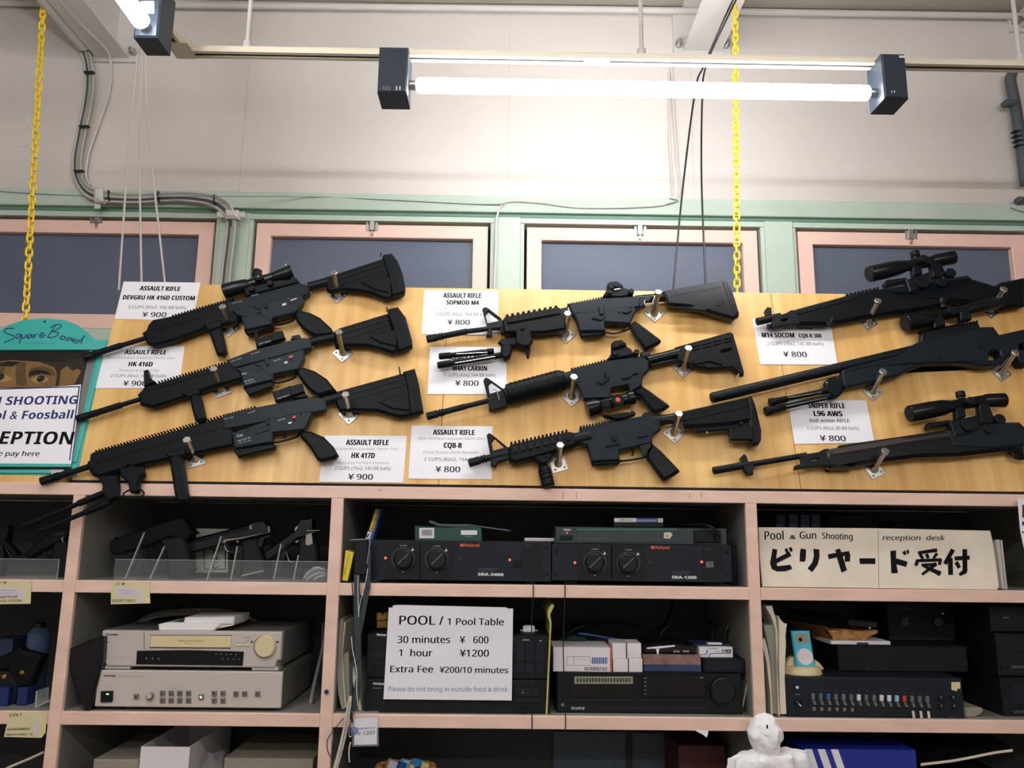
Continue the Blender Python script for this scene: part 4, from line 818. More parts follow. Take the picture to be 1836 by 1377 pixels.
m4('black replica carbine with a round ribbed handguard, second in the middle', (L2(228, 444)[0], L2(385, 402)[0], 7),
   [(L2(380, 404)[0], L2(585, 350)[0], 5.6), (L2(580, 352)[0], L2(980, 250)[0], 4.8)],
   L2(748, 108, 770, 82, 800, 96, 930, 190, 962, 205, 965, 350, 860, 375, 850, 390, 800, 385, 792, 280), L2(792, 150, 822, 122, 920, 192, 900, 205, 806, 232),
   hg, L1(15, 1000, 25, 972, 370, 888, 640, 858, 690, 868, 735, 895, 735, 985, 690, 1025, 60, 1110), L1(60, 1100, 640, 985, 690, 1020, 670, 1080, 670, 1120, 560, 1190, 545, 1120, 390, 1150, 380, 1240, 135, 1248, 85, 1130),
   L1(135, 1250, 385, 1240, 380, 1275, 150, 1290), L1(385, 1220, 470, 1225, 580, 1180), L1(470, 1130, 490, 1155, 485, 1190), L1(560, 1190, 668, 1120, 760, 1180, 912, 1290, 926, 1310, 870, 1350, 792, 1374, 750, 1350, 645, 1215),
   (L1(720, 905)[0], L1(1010, 832)[0], 9.6), [('front_cap', fr2), ('barrel_nut', G().tb(*two(K8, 1372, 1030, 1475, 1000), [(0, 17), (0.25, 16.5), (0.3, 12.5), (1, 12.5)], 0.053)), ('stock', s5), ('reflex_sight', r5), ('sling_loop', G('steel').cable(L1(1575, 995, 1558, 1015, 1522, 1082), 0.055, 0.0022, 6, PANG)),
    ('castle_nut', G().tb(*two(L1, 665, 872, 730, 856), 9.5)), ('stock_block', G().pr(L1(735, 935, 850, 900, 960, 880, 1000, 895, 870, 925, 760, 950), 0.058, 0.02, 0.002)),
    ('bolt_catch', G().pr(L1(325, 1010, 365, 1000, 368, 1060, 345, 1070), 0.073, 0.006).pr(L1(255, 1085, 370, 1060, 372, 1072, 300, 1120, 262, 1100), 0.0725, 0.004, 0.001).pr(L1(580, 1015, 635, 1005, 636, 1016, 582, 1028), 0.073, 0.005, 0.001).pr(L1(480, 1060, 570, 1030, 574, 1040, 540, 1065), 0.073, 0.005, 0.001))],
   (L1(20, 977)[0], L1(372, 889)[0], 13, 1.8))

hg = G('gun_polymer').pr(L2(975, 726, 998, 690, 1535, 572, 1600, 590, 1605, 700, 1560, 720, 1400, 768, 1200, 825, 1040, 862, 985, 845), 0.072, 0.044, 0.007)
hg.rail(*two(L2, 995, 690, 1535, 570), 15, 3.0, 0.062, 0.02).use('gun_metal').rail(*two(L2, 1022, 770, 1575, 645), 8, 11, 0.077, 0.006, 0.6)
fg = G('gun_polymer').pr(L2(1205, 805, 1350, 775, 1390, 790, 1340, 850, 1300, 870, 1230, 850), 0.07, 0.034, 0.003).disc(L2(1245, 820)[0], 3, 0.073, 0.006).disc(L2(1318, 800)[0], 3, 0.073, 0.006)
fg.tb(*two(L2, 1290, 870, 1345, 1085), [(0, 9), (0.1, 8), (0.2, 10), (0.35, 12), (0.38, 11), (0.41, 12), (0.5, 12), (0.53, 11), (0.56, 12), (0.7, 12), (0.73, 11), (0.76, 12), (0.95, 12), (1, 10)], 0.05)
s6 = G('gun_gloss').pr(L3(893, 405, 920, 388, 1540, 258, 1560, 300, 1600, 480, 1365, 520, 1080, 540, 960, 545, 935, 480), 0.070, 0.040, 0.009)
s6.pr(L3(1540, 255, 1575, 248, 1605, 320, 1665, 560, 1662, 650, 1640, 690, 1582, 708, 1560, 680), 0.071, 0.042, 0.006).pr(L3(1050, 545, 1365, 490, 1560, 470, 1580, 600, 1380, 560, 1080, 590), 0.062, 0.026, 0.003)
s6.pr(L3(1368, 542, 1590, 515, 1598, 660, 1400, 660, 1375, 650), 0.074, 0.036, 0.004).pr(L3(940, 470, 1530, 340, 1532, 352, 942, 484), 0.0712, 0.006, 0.0006).disc(L3(1477, 503)[0], 4.5, 0.068, 0.01).disc(L3(1060, 552)[0], 3.6, 0.066, 0.01)
s6.rail(*two(L3, 950, 418, 1520, 296), 9, 2.2, 0.068, 0.02, 0.5).use('steel').disc(L3(1163, 588)[0], 2.2, 0.064, 0.004)
opt = G('gun_gloss').tb(*two(L3, 62, 380, 185, 345), [(0, 13), (0.02, 15.5), (0.7, 15), (1, 12)], 0.056).tb(*two(L3, 180, 346, 440, 282), 11, 0.056).tb(*two(L3, 430, 284, 488, 268), [(0, 11), (0.2, 13), (1, 13)], 0.056).pr(L3(185, 300, 280, 280, 285, 345, 200, 365), 0.078, 0.02, 0.002)
ok = G('gun_gloss').disc(L3(347, 290)[0], 11.5, 0.084, 0.03, 24, 0.002).use('red_mark').disc(L3(347, 288)[0], 4.8, 0.0848, 0.002)
om = G().pr(L3(205, 425, 290, 420, 420, 400, 480, 385, 512, 405, 505, 425, 420, 455, 330, 468), 0.064, 0.026, 0.003).use('steel').disc(L3(452, 400)[0], 2.2, 0.068, 0.004).use('gun_metal').pr(L3(560, 450, 580, 410, 640, 395, 655, 430), 0.06, 0.02, 0.002)
m4('short black replica carbine with a tube dot sight and ribbed foregrip, lowest in the middle', (L2(612, 872)[0], L2(770, 826)[0], 7.6),
   [(L2(765, 828)[0], L2(1000, 775)[0], 6.0)],
   L2(778, 610, 800, 590, 826, 604, 962, 715, 992, 730, 995, 825, 880, 860, 865, 898, 815, 890, 812, 790), L2(822, 680, 850, 636, 942, 716, 930, 726, 838, 752),
   hg, L3(-5, 545, 340, 478, 640, 420, 700, 430, 740, 445, 738, 560, 690, 600, 0, 690), L3(-5, 670, 640, 540, 690, 590, 660, 620, 660, 680, 550, 705, 360, 750, 362, 838, 105, 852, 62, 700),
   L3(105, 855, 375, 832, 376, 850, 342, 878, 112, 888), L3(365, 850, 430, 845, 575, 820, 600, 800), L3(470, 730, 486, 760, 478, 800), L3(600, 790, 660, 680, 740, 745, 912, 925, 914, 942, 880, 965, 792, 1018, 752, 1012, 690, 930, 620, 830),
   (L3(740, 480)[0], L3(960, 440)[0], 9.4), [('foregrip', fg), ('stock', s6), ('dot_sight', opt), ('sight_knob', ok), ('sight_mount', om), ('barrel_nut', G().tb(*two(L2, 1560, 665, 1720, 628), [(0, 13), (1, 12)], 0.053)), ('castle_nut', G().tb(*two(L3, 670, 492, 745, 478), 10.5)),
    ('grip_plate', G('chrome_dark').pr(L3(545, 708, 640, 682, 650, 690, 630, 720, 610, 800, 575, 800), 0.0705, 0.004, 0.001)),
    ('bolt_catch', G().pr(L3(290, 620, 332, 605, 335, 660, 310, 670), 0.073, 0.006).pr(L3(232, 700, 370, 680, 370, 692, 240, 722), 0.0725, 0.004, 0.001).pr(L3(525, 620, 625, 605, 626, 618, 530, 634), 0.073, 0.005, 0.001).disc(L3(45, 700)[0], 2, 0.072, 0.004))],
   (L3(0, 538)[0], L3(335, 478)[0], 12, 2.2))

# --- right column
def scope(K, bell, tube, oc, turret, turret2, rb, rt, ro):
    m = G('gun_gloss').tb(*two(K, *bell), [(0, rb * 0.94), (0.02, rb), (0.5, rb), (0.78, rb * 0.92), (1, rt)], 0.06, 22).tb(*two(K, *tube), rt, 0.06).tb(*two(K, *oc), [(0, rt), (0.12, ro * 0.92), (0.9, ro), (0.95, ro), (1, ro * 0.85)], 0.06, 22)
    a = Vector(K(*bell)[0]); b = Vector(K(*bell)[1]); m.use('gap_black').tb(tuple(a - (b - a) * 0.012), tuple(a + (b - a) * 0.02), rb * 0.82, 0.06)
    x, y = K(*turret)[0]; m2_ = G().tb((x + 2, y + 9), (x - 1, y - 7), [(0, 6), (0.45, 6), (0.5, 8), (1, 8)], 0.06)
    return m, [m2_, knob(G(), K(*turret2)[0], 7.5, 0.095, 0.03)]
def add_scope(g, sA, sB):
    o = part(g, 'scope', sA)
    for q in sB: link('turret', q, o)
sA, sB = scope(L5, (318, 392, 690, 306), (640, 318, 950, 262), (930, 266, 1150, 224), (770, 215), (862, 232), 15, 10, 13)
g = thing('replica_rifle', 'dark replica rifle with scope before the last window, topmost of the scoped rifles', 'replica rifle', RG)
part(g, 'barrel', G().tb(*two(L4, 545, 750, 760, 700), [(0, 6.2), (0.01, 7), (1, 6.6)]).use('gap_black').tb(*two(L4, 541, 751, 549, 749), 4.5))
part(g, 'front_sight', G().pr(L4(640, 690, 618, 645, 640, 614, 680, 618, 684, 680, 740, 682, 742, 700), 0.056, 0.012, 0.001))
part(g, 'gas_block', G().pr(L4(690, 720, 740, 690, 820, 665, 860, 640, 910, 640, 940, 770, 850, 775, 700, 800, 690, 760), 0.062, 0.026, 0.002, (L4(770, 728, 830, 716, 832, 732, 772, 744),)).tb(*two(L4, 645, 795, 900, 752), 4.6, 0.046))
st = L4(860, 645, 920, 622, 1370, 505, 1410, 480) + L5(430, 525, 690, 490, 1300, 400, 1330, 422, 1560, 492, 1620, 458, 1860, 412, 1860, 690, 1650, 722, 1400, 690, 1200, 650, 1000, 700, 860, 728, 400, 795, 40, 860) + L4(1240, 760, 1200, 772, 930, 770)
part(g, 'stock', G('gun_polymer').pr(st, 0.064, 0.034, 0.008))
part(g, 'handguard', G('gun_metal').pr(L4(880, 640, 925, 622, 1380, 500, 1500, 470, 1500, 540, 960, 690, 900, 690), 0.066, 0.032, 0.006).rail(*two(L4, 1365, 506, 1680, 436), 9, 2.4, 0.06, 0.02))
part(g, 'receiver', G('gun_receiver').pr(L5(430, 535, 690, 490, 960, 440, 1290, 395, 1330, 430, 1300, 520, 1000, 610, 600, 610), 0.064, 0.03, 0.004))
part(g, 'sling_loop', G().tb(*two(L4, 1205, 790, 1240, 715), 2.2, 0.066).pr(L4(1180, 740, 1260, 720, 1255, 750, 1190, 770), 0.066, 0.02, 0.002))
add_scope(g, sA, sB)
part(g, 'scope_mount', G().pr(L5(680, 440, 745, 425, 910, 365, 920, 480, 760, 560, 720, 560), 0.072, 0.036, 0.003).pr(L5(470, 470, 490, 445, 690, 420, 690, 455, 490, 500), 0.060, 0.02, 0.002).pr(L5(915, 225, 1000, 212, 1070, 370, 1050, 410, 950, 415), 0.07, 0.03, 0.003).pr(L5(735, 245, 825, 228, 845, 385, 755, 400), 0.07, 0.03, 0.003).disc(L5(848, 470)[0], 11, 0.08, 0.02).disc(L5(1030, 465)[0], 9, 0.075, 0.02).disc(L5(1125, 372)[0], 9, 0.07, 0.02))

sA, sB = scope(L5, (672, 872, 960, 808), (940, 812, 1290, 738), (1270, 742, 1610, 655), (1040, 680), (1130, 745), 16.5, 10, 12)
g = thing('replica_rifle', 'long black replica sniper rifle with a thick bare barrel and thumbhole stock', 'replica rifle', RG)
part(g, 'barrel', G().tb(*two(L6, 132, 580, 1984, 141), [(0, 9), (0.004, 9.6), (1, 9.4)], 0.05, 24).use('gap_black').tb(*two(L6, 126, 582, 134, 580), 6.5))
stk = L6(1325, 322, 1420, 290, 1836, 188) + L5(740, 1085, 830, 1040, 1410, 905, 1540, 900, 1600, 980, 1860, 922, 1860, 1290, 1790, 1230, 1760, 1120, 1690, 1180, 1650, 1250, 1560, 1280, 1450, 1290, 1380, 1280, 1290, 1260, 1150, 1255, 880, 1262, 700, 1325) + L6(1836, 375, 1370, 480, 1345, 460)
part(g, 'stock', G('gun_receiver').pr(stk, 0.070, 0.042, 0.004, (L5(1490, 1165, 1530, 1130, 1600, 1140, 1620, 1190, 1570, 1230, 1500, 1230), L5(1790, 1085, 1836, 1066, 1850, 1120, 1800, 1125))).use('gun_metal').pr(L6(1370, 330, 1836, 214, 1836, 224, 1372, 340), 0.0708, 0.003, 0).use('gap_black').pr(L6(1375, 345, 1430, 330, 1440, 360, 1380, 372), 0.0706, 0.002, 0).use('gun_metal').disc(L6(1505, 348)[0], 3.4, 0.0715, 0.004).disc(L5(615, 1262)[0], 4, 0.0715, 0.004).disc(L5(1020, 1195)[0], 4, 0.0715, 0.004).disc(L5(1410, 1100)[0], 4, 0.0715, 0.004))
part(g, 'receiver', G('gun_metal').pr(L5(750, 1085, 830, 1040, 830, 950, 1390, 850, 1420, 925, 1400, 940), 0.062, 0.026, 0.004).rail(*two(L5, 820, 952, 1400, 850), 18, 2, 0.06, 0.018))
part(g, 'trigger', G().cable(L5(1545, 1155, 1560, 1180, 1555, 1215), 0.05, 0.002, 6, PANG))
add_scope(g, sA, sB)
part(g, 'scope_ring', G().pr(L5(950, 790, 1040, 770, 1075, 890, 960, 915), 0.074, 0.028, 0.003).disc(L5(1045, 868)[0], 4, 0.078, 0.01)); part(g, 'scope_ring', G().pr(L5(1210, 730, 1300, 712, 1330, 830, 1220, 850), 0.074, 0.028, 0.003).disc(L5(1282, 812)[0], 4, 0.078, 0.01))
part(g, 'bipod_mount', G('gun_polymer').pr(L6(1170, 425, 1200, 395, 1260, 378, 1380, 440, 1340, 480, 1332, 528, 1285, 568, 1240, 560, 1185, 492), 0.064, 0.034, 0.004).use('steel').disc(L6(1190, 436)[0], 1.6, 0.066, 0.004))
for a, b, r in (((1200, 505), (665, 622), 6.0), ((1250, 555), (625, 705), 6.6)):
    part(g, 'bipod_leg', G('gun_polymer').tb(L6(*a)[0], L6(*b)[0], [(0, r), (0.1, r), (0.12, r * 0.8), (0.7, r * 0.75), (0.72, r), (0.92, r * 1.05), (0.93, r * 1.3), (1, r * 1.3)], 0.05, 14).use('steel').tb(L6(a[0] - 60, a[1] + 20)[0], L6(b[0] + 170, b[1] - 45)[0], 0.8, 0.058, 6))

sA, sB = scope(L7, (712, 560, 1130, 478), (1080, 488, 1480, 420), (1440, 428, 1650, 424), (1215, 385), (1320, 425), 15.5, 10, 13.2)
g = thing('replica_rifle', 'dark replica rifle with a brown wood handguard and scope, lowest of the scoped rifles', 'replica rifle', RG)
part(g, 'barrel', G().tb(*two(L6, 148, 1245, 470, 1190), [(0, 6.4), (0.01, 7), (1, 6.6)]).tb(*two(L6, 460, 1192, 1000, 1102), 5.2).use('gap_black').tb(*two(L6, 143, 1246, 152, 1244), 4.4))
part(g, 'front_sight', G().pr(L6(402, 1115, 430, 1088, 452, 1105, 470, 1160, 520, 1160, 525, 1215, 512, 1245, 520, 1270, 470, 1278, 430, 1225, 412, 1165), 0.058, 0.016, 0.002))
part(g, 'gas_block', G().pr(L6(890, 1220, 895, 1195, 960, 1180, 945, 1100, 1115, 1070, 1160, 1045, 1210, 1040, 1230, 1190, 1180, 1195, 1000, 1215), 0.062, 0.026, 0.002, (L6(1050, 1140, 1112, 1125, 1116, 1140, 1054, 1154),)))
part(g, 'stock', G('gun_gloss').pr(L6(1185, 1060, 1240, 1030, 1836, 990) + L7(800, 800, 1100, 770, 1400, 760, 1700, 740, 1860, 740, 1860, 980, 1750, 905, 1200, 965, 800, 975, 230, 1050, 0, 1075) + L6(1480, 1205, 1220, 1215, 1195, 1195), 0.068, 0.040, 0.008))
part(g, 'handguard', G('dark_walnut').pr(L6(1185, 1060, 1240, 1030, 1836, 928) + L7(800, 765, 1100, 720, 1160, 800, 800, 850, 0, 985) + L6(1240, 1130), 0.0715, 0.036, 0.010).use('gun_gloss').pr(L6(1270, 1030, 1500, 985, 1836, 928) + L7(1100, 700, 1130, 740, 0, 900), 0.064, 0.03, 0.008))
part(g, 'receiver', G('gun_receiver').pr(L7(1080, 710, 1170, 700, 1540, 640, 1800, 632, 1860, 690, 1860, 860, 1500, 900, 1150, 880), 0.070, 0.034, 0.005))
part(g, 'trigger_guard', G().cable(L7(1690, 890, 1740, 980, 1800, 1000, 1860, 990), 0.05, 0.003, 6, PANG))
add_scope(g, sA, sB)
part(g, 'scope_mount', G().pr(L7(1108, 625, 1390, 568, 1405, 700, 1300, 750, 1165, 780), 0.074, 0.036, 0.003).pr(L7(895, 665, 900, 640, 1110, 615, 1110, 655, 910, 695), 0.060, 0.02, 0.002).pr(L7(1385, 388, 1465, 382, 1545, 580, 1540, 640, 1420, 660), 0.07, 0.03, 0.003).pr(L7(1160, 440, 1250, 428, 1275, 580, 1180, 605), 0.07, 0.03, 0.003).disc(L7(1290, 665)[0], 11, 0.082, 0.02).disc(L7(1490, 700)[0], 9, 0.075, 0.02).disc(L7(1605, 605)[0], 10, 0.07, 0.02))
# ---------------------------------------------------------------- things on the shelves
def rect(y, x0, y0, x1, y1):
    q = [onY(a, b, y) for a, b in ((x0, y0), (x1, y0), (x1, y1), (x0, y1))]
    return (q[0].x + q[3].x) / 2, (q[1].x + q[2].x) / 2, (q[2].z + q[3].z) / 2, (q[0].z + q[1].z) / 2
def fb(m, y, x0, y0, x1, y1, dep, bev=0.002, z0=None, z1=None):
    a, b, c, d = rect(y, x0, y0, x1, y1); return m.box(a, b, y, y + dep, c if z0 is None else z0, d if z1 is None else z1, bev)
def S(m='black_plastic', y=0.0): return MB(YP(y), m)
def hand(lines, m):
    for (s, a, b, cap, w) in lines: m.text(s, a, b, cap, w)
    return m

# bay with the amplifiers --------------------------------------------------
def amp(name, label, x0, y0, x1, y1, y, ks, led1, led2, sw, brand, model, model_px, bcol):
    r = thing('power_amplifier', label, 'amplifier', 'black power amplifiers')
    part(r, 'chassis', fb(S(), y + 0.008, x0 + 8, y0 + 2, x1 - 8, y1, 0.30, 0.002).on(YP(0)))
    a, b, c, d = rect(y, x0, y0, x1, y1)
    for xx in (a + 0.05, b - 0.05): part(r, 'foot', MB(m='black_plastic').box(xx - 0.015, xx + 0.015, y + 0.02, y + 0.05, SB, c, 0.001))
    p = S('black_panel', y).box(a, b, y, y + 0.008, c, d, 0.001)
    w_ = (x1 - x0)
    for kx, ky in ks: p.use('black_plastic').quadbox(kx - 31, y0 + 3, kx + 31, y1 - 3, 0.0012, 0.001, 0.0004)
    p.use('black_plastic').quadbox(x1 - w_ * 0.165, y0 + 5, x1 - w_ * 0.05, y1 - 5, 0.0010, 0.001, 0.0004)
    part(r, 'front_panel', p)
    for kx, ky in ks:
        k = S('black_plastic', y).disc((kx, ky), 16.5, 0.022, 0.021, 28, 0.003); a_ = Vector((0.72, -0.70))
        c_ = Vector((kx, ky)); n_ = Vector((0.70, 0.72)); k.use('dash_grey').pr([tuple(c_ - a_ * 13 - n_ * 0.8), tuple(c_ + a_ * 14 - n_ * 0.8), tuple(c_ + a_ * 14 + n_ * 0.8), tuple(c_ - a_ * 13 + n_ * 0.8)], 0.0228, 0.001, 0)
        part(r, 'knob', k)
        s = S('dim_ink', y)
        for i in range(25):
            t_ = math.radians(-130 + i * 260 / 24); q = c_ + Vector((math.sin(t_), -math.cos(t_))) * 20; s.quadbox(q.x - 0.8, q.y - 0.8, q.x + 0.8, q.y + 0.8, 0.0015, 0.0004, 0)
        s.use('white_ink').pr([(kx + 17, ky - 20), (kx + 20, ky - 15), (kx + 14.5, ky - 14)], 0.0016, 0.0004, 0).quadbox(kx - 1.5, ky + 23, kx + 1.5, ky + 24, 0.0015, 0.0004, 0)
        s.text('CHANNEL', (kx - 6, ky - 23), (kx + 7, ky - 23), 1.8, 0.0015)
        part(r, 'dial_marks', s)
    for l in (led1, led2): part(r, 'indicator_lamp', S('led_red', y).disc(l, 2.2, 0.004, 0.003, 12))
    part(r, 'power_switch', S(sw[1], y).quadbox(sw[0][0] - 7, sw[0][1] - 5, sw[0][0] + 7, sw[0][1] + 6, 0.004, 0.004))
    for sx, sy in ((x0 + 8, y0 + 12), (x0 + 8, y1 - 12), (x1 - 8, y0 + 12), (x1 - 8, y1 - 12)): part(r, 'screw', S('black_plastic', y).disc((sx, sy), 3.2, 0.003, 0.003).use('gap_black').disc((sx, sy), 1.6, 0.0033, 0.001))
    l = S(bcol, y).text('Roland', (brand[0] + 8, brand[2]), (brand[1], brand[2] + 0.5), 5.2, 0.0012, 0.021)
    l.quadbox(brand[0], brand[2] - 5, brand[0] + 6.5, brand[2], 0.0012, 0.0003, 0)
    l.use('white_ink').text(model, model_px[0], model_px[1], 5.0, 0.0012, 0.03).use('dim_ink')
    mx_, my = model_px[0]
    l.text('PROFESSIONAL POWER AMPLIFIER', (mx_, my - 11.5), (mx_ + 36, my - 11), 1.6, 0.0012).text('2 CHANNEL STEREO', (mx_, my - 8), (mx_ + 30, my - 7.6), 1.5, 0.0012)
    l.text('POWER', (x1 - 46 if x1 < 1100 else x1 - 46, y0 + 10), (x1 - 36, y0 + 10), 1.8, 0.0012).text('PEAK', (brand[0] - 4, ks[0][1] + 0), (brand[0] + 2, ks[0][1]), 1.6, 0.0012)
    part(r, 'lettering', l); return r
amp('amp', 'black power amplifier SRA-2400, beside the hanging black pouch', 664, 969.5, 988, 1041, 0.03, [(722.5, 1002), (782.8, 1003)], (691, 1000.5), (914, 1004), ((928.5, 1010), 'gap_black'), (825, 859, 980), 'SRA-2400', ((857, 1032), (902.5, 1033)), 'orange_ink')
amp('amp', 'black power amplifier SRA-1200, under the flat power distributor', 989.5, 976, 1312, 1042.5, 0.03, [(1066.8, 1008.5), (1126.7, 1009.6)], (1031, 1009), (1258.5, 1007.5), ((1272.6, 1011.8), 'dash_grey'), (1167, 1200, 984), 'SRA-1200', ((1205, 1037.5), (1248.6, 1038)), 'orange_ink')
one('black_case', fb(S(), 0.09, 1312, 979, 1331, 1048, 0.25, 0.002, SB), 'narrow black case standing between the SRA-1200 amplifier and the shelf divider', 'case')
zamp = rect(0.03, 989.5, 976, 1312, 1042.5)[3]; zamp2 = rect(0.03, 664, 969.5, 988, 1041)[3]
r = thing('power_distributor', 'flat dark teal power distributor lying on the SRA-1200 amplifier', 'power distributor')
part(r, 'chassis', fb(S('deck_teal'), 0.05, 996, 945.5, 1303, 974, 0.22, 0.0015, zamp))
part(r, 'front_panel', S('deck_teal', 0.05).quadbox(1033, 947, 1215, 972.5, 0.002, 0.002, 0.0005).use('teal_line').quadbox(1033, 948, 1214, 950, 0.0024, 0.001, 0))
part(r, 'power_switch', S('black_plastic', 0.05).quadbox(1004, 960, 1027, 968, 0.004, 0.004)); part(r, 'indicator_lamp', S('led_red', 0.05).disc((1016.8, 955.5), 1.3, 0.002, 0.002, 10))
o = S('black_plastic', 0.05).quadbox(1245, 951, 1293, 973, 0.008, 0.008, 0.002).use('gap_black')
for q in ((1257, 956), (1271, 956), (1257, 965), (1271, 965)): o.quadbox(q[0] - 4, q[1] - 1, q[0] + 4, q[1] + 1.4, 0.0084, 0.001, 0)
o.use('black_plastic').disc((1287, 962), 5, 0.02, 0.014).cable([(1290, 962), (1275, 945), (1250, 940), (1225, 943)], [0.028, 0.02, 0.06, 0.1], 0.004)
part(r, 'outlet', o)
part(r, 'lettering', S('white_ink', 0.05).text('TEAC', (1010, 951.5), (1024, 951.8), 3.4, 0.0012, 0.03).use('dim_ink').text('AV-P25  AC Power Distributor', (1038, 967), (1086, 967.5), 2.4, 0.0026).text('MULTI LINE POWER FILTER', (1160, 967), (1188, 967.4), 1.8, 0.0026).use('paper_warm').pr([(1191, 955), (1201, 954), (1206, 958), (1201, 966), (1190, 965)], 0.0028, 0.0005, 0).use('ink').text('AC', (1193, 963), (1200, 963), 4, 0.0034))
ztd = rect(0.05, 996, 945.5, 1303, 974)[3]
r = thing('video_cassette', 'black video cassette with a white and blue spine label, lying on the power distributor', 'video cassette')
part(r, 'case', fb(S(), 0.07, 1100, 927.5, 1190, 945, 0.15, 0.002, ztd))
part(r, 'spine_label', S('paper', 0.07).quadbox(1101.5, 929, 1141, 936, 0.0006, 0.0006, 0).use('label_blue').quadbox(1141, 929.3, 1180, 936.2, 0.0006, 0.0006, 0).use('paper').quadbox(1180, 929.5, 1188.5, 936.4, 0.0006, 0.0006, 0).use('ink').text('サウンドミニ', (1111, 935), (1139, 935.2), 4.2, 0.0009, 0.03).use('white_ink').text('PROFESSIONAL', (1143, 935), (1178, 935.3), 3, 0.0009).use('ink').text('+', (1182, 934), (1186, 934), 3, 0.0009, 0.03))
r = thing('tissue_box', 'dark green tissue box with a barcode label, lying on the SRA-2400 amplifier', 'tissue box')
x0, x1, z0, z1 = rect(0.06, 743.6, 942, 864.5, 972.6)
tb_ = S('box_green', 0.06).pr(M2(705, 425, 703, 285, 740, 288, 980, 300, 1200, 288, 1255, 300, 1262, 425), 0, 0.11, 0.002)
part(r, 'carton', tb_)
part(r, 'label', S('paper', 0.06).quadbox(826.4, 950.8, 855.4, 958.9, 0.0005, 0.0005, 0))
part(r, 'barcode_label', S('paper', 0.06).quadbox(751.7, 946.5, 778.5, 965, 0.0005, 0.0005, 0).use('ink').dots((757, 955), (774, 955), 9, (0.55, 5.5), 0.0008, 0.0003).use('white_ink').text('MADE IN JAPAN', (834, 962), (847, 962), 1.4, 0.0006))
fl = S('clear_film', 0.09).pr(M2(820, 245, 845, 245, 905, 272, 1150, 275, 1400, 310, 1505, 325, 1480, 332, 1250, 300, 900, 290, 825, 262), 0, 0.02, 0)
part(r, 'film', fl, 'torn clear film')
one('plastic_case', fb(S('cardboard_white'), 0.10, 941, 964.5, 994, 975, 0.08, 0.002, zamp2), 'small white plastic case beside the power distributor, on the SRA-2400 amplifier', 'case')
# leaning boxes at the left of the bay
r = thing('narrow_box', 'narrow box with a yellow letter label, leaning behind the black pouch', 'box')
part(r, 'carton', S('label_blue', 0.12).pr(M2(297, 450, 385, 140, 432, 150, 345, 455), 0, 0.05, 0.001))
part(r, 'label', S('label_yellow', 0.12).pr(M2(328, 325, 382, 150, 412, 158, 360, 335), 0.0006, 0.0006, 0).use('paper').pr(M2(300, 390, 320, 330, 352, 340, 335, 398), 0.0006, 0.0006, 0).use('ink').text('MOTOJOTA', M2(357, 322)[0], M2(406, 165)[0], 4.5, 0.0010, 0.03).text('P', M2(315, 385)[0], M2(335, 370)[0], 5, 0.0010, 0.03))
r = thing('narrow_box', 'yellow box marked 6000, leaning on the divider left of the amplifiers', 'box')
part(r, 'carton', S('label_yellow', 0.02).pr(M2(133, 488, 205, 512, 152, 745, 107, 738), 0, 0.06, 0.001).use('ink').pr(M2(205, 512, 212, 520, 175, 745, 152, 745), -0.002, 0.05, 0))
part(r, 'lettering', S('ink', 0.02).text('6000', M2(163, 512)[0], M2(145, 600)[0], 4.6, 0.0008, 0.05).text('KOSUMINE', M2(142, 610)[0], M2(122, 690)[0], 4.2, 0.0008, 0.05).use('red_mark').text('SUPER', M2(140, 505)[0], M2(128, 560)[0], 2.2, 0.0008, 0.03))
r = thing('black_pouch', 'black pouch hanging from a wire hook in front of the amplifiers', 'pouch')
part(r, 'body', S('black_plastic', -0.012).pr(M2(208, 408, 322, 400, 318, 695, 200, 695), 0, 0.022, 0.004))
part(r, 'hook', S('cable_mid', -0.01).cable(M2(175, 410, 205, 403, 300, 398, 332, 402, 330, 470, 312, 600), -0.02, 0.0012, 6).disc(M2(232, 425)[0], 1.6, 0.001, 0.002))
r = thing('lanyard', 'dark lanyard with an identity card holder, hanging below the black pouch', 'lanyard')
part(r, 'strap', S('strap', -0.012).pr(M2(205, 690, 250, 690, 262, 1000, 255, 1377) + M7(262, 560, 250, 960, 238, 958, 235, 560) + M2(215, 1377, 205, 1000), 0, 0.0016, 0).pr(M2(335, 470, 345, 480, 338, 800, 300, 1000, 262, 1200) + M7(330, 700, 300, 860, 250, 955, 240, 900, 300, 560) + M2(262, 1000, 300, 720), -0.003, 0.0016, 0))
part(r, 'white_wire', S('cord_white', -0.013).cable(M2(238, 700, 238, 860, 244, 1030), -0.015, 0.0010, 6).cable(M2(318, 640, 300, 760, 250, 950, 244, 1040), -0.015, 0.0010, 6).cable(M7(250, 340, 262, 450, 290, 600, 290, 740, 300, 860), -0.015, 0.0012, 6))
part(r, 'clasp', S('steel', -0.014).cable(N8(270, 280, 262, 340, 240, 400, 235, 520, 255, 560, 285, 540, 290, 470), -0.016, 0.0018, 6).use('cable_black').pr(N8(250, 170, 290, 170, 298, 330, 248, 330), 0.001, 0.006, 0.002))
cd_ = S('paper', -0.010).pr(N8(330, 265, 700, 240, 695, 685, 320, 695), 0.0, 0.0008, 0).use('label_blue').disc(N8(320, 465)[0], 7.5, 0.0004, 0.0006, 20).use('ink_teal').text('MEMBERSHIP CARD', N8(385, 442)[0], N8(670, 425)[0], 3.0, 0.0006, 0.02).text('P-1207', N8(385, 545)[0], N8(668, 520)[0], 6.5, 0.0006, 0.02)
part(r, 'identity_card', cd_); part(r, 'card_holder', S('clear_film', -0.010).pr(N8(280, 150, 720, 130, 728, 715, 290, 725), 0.0018, 0.0006, 0))
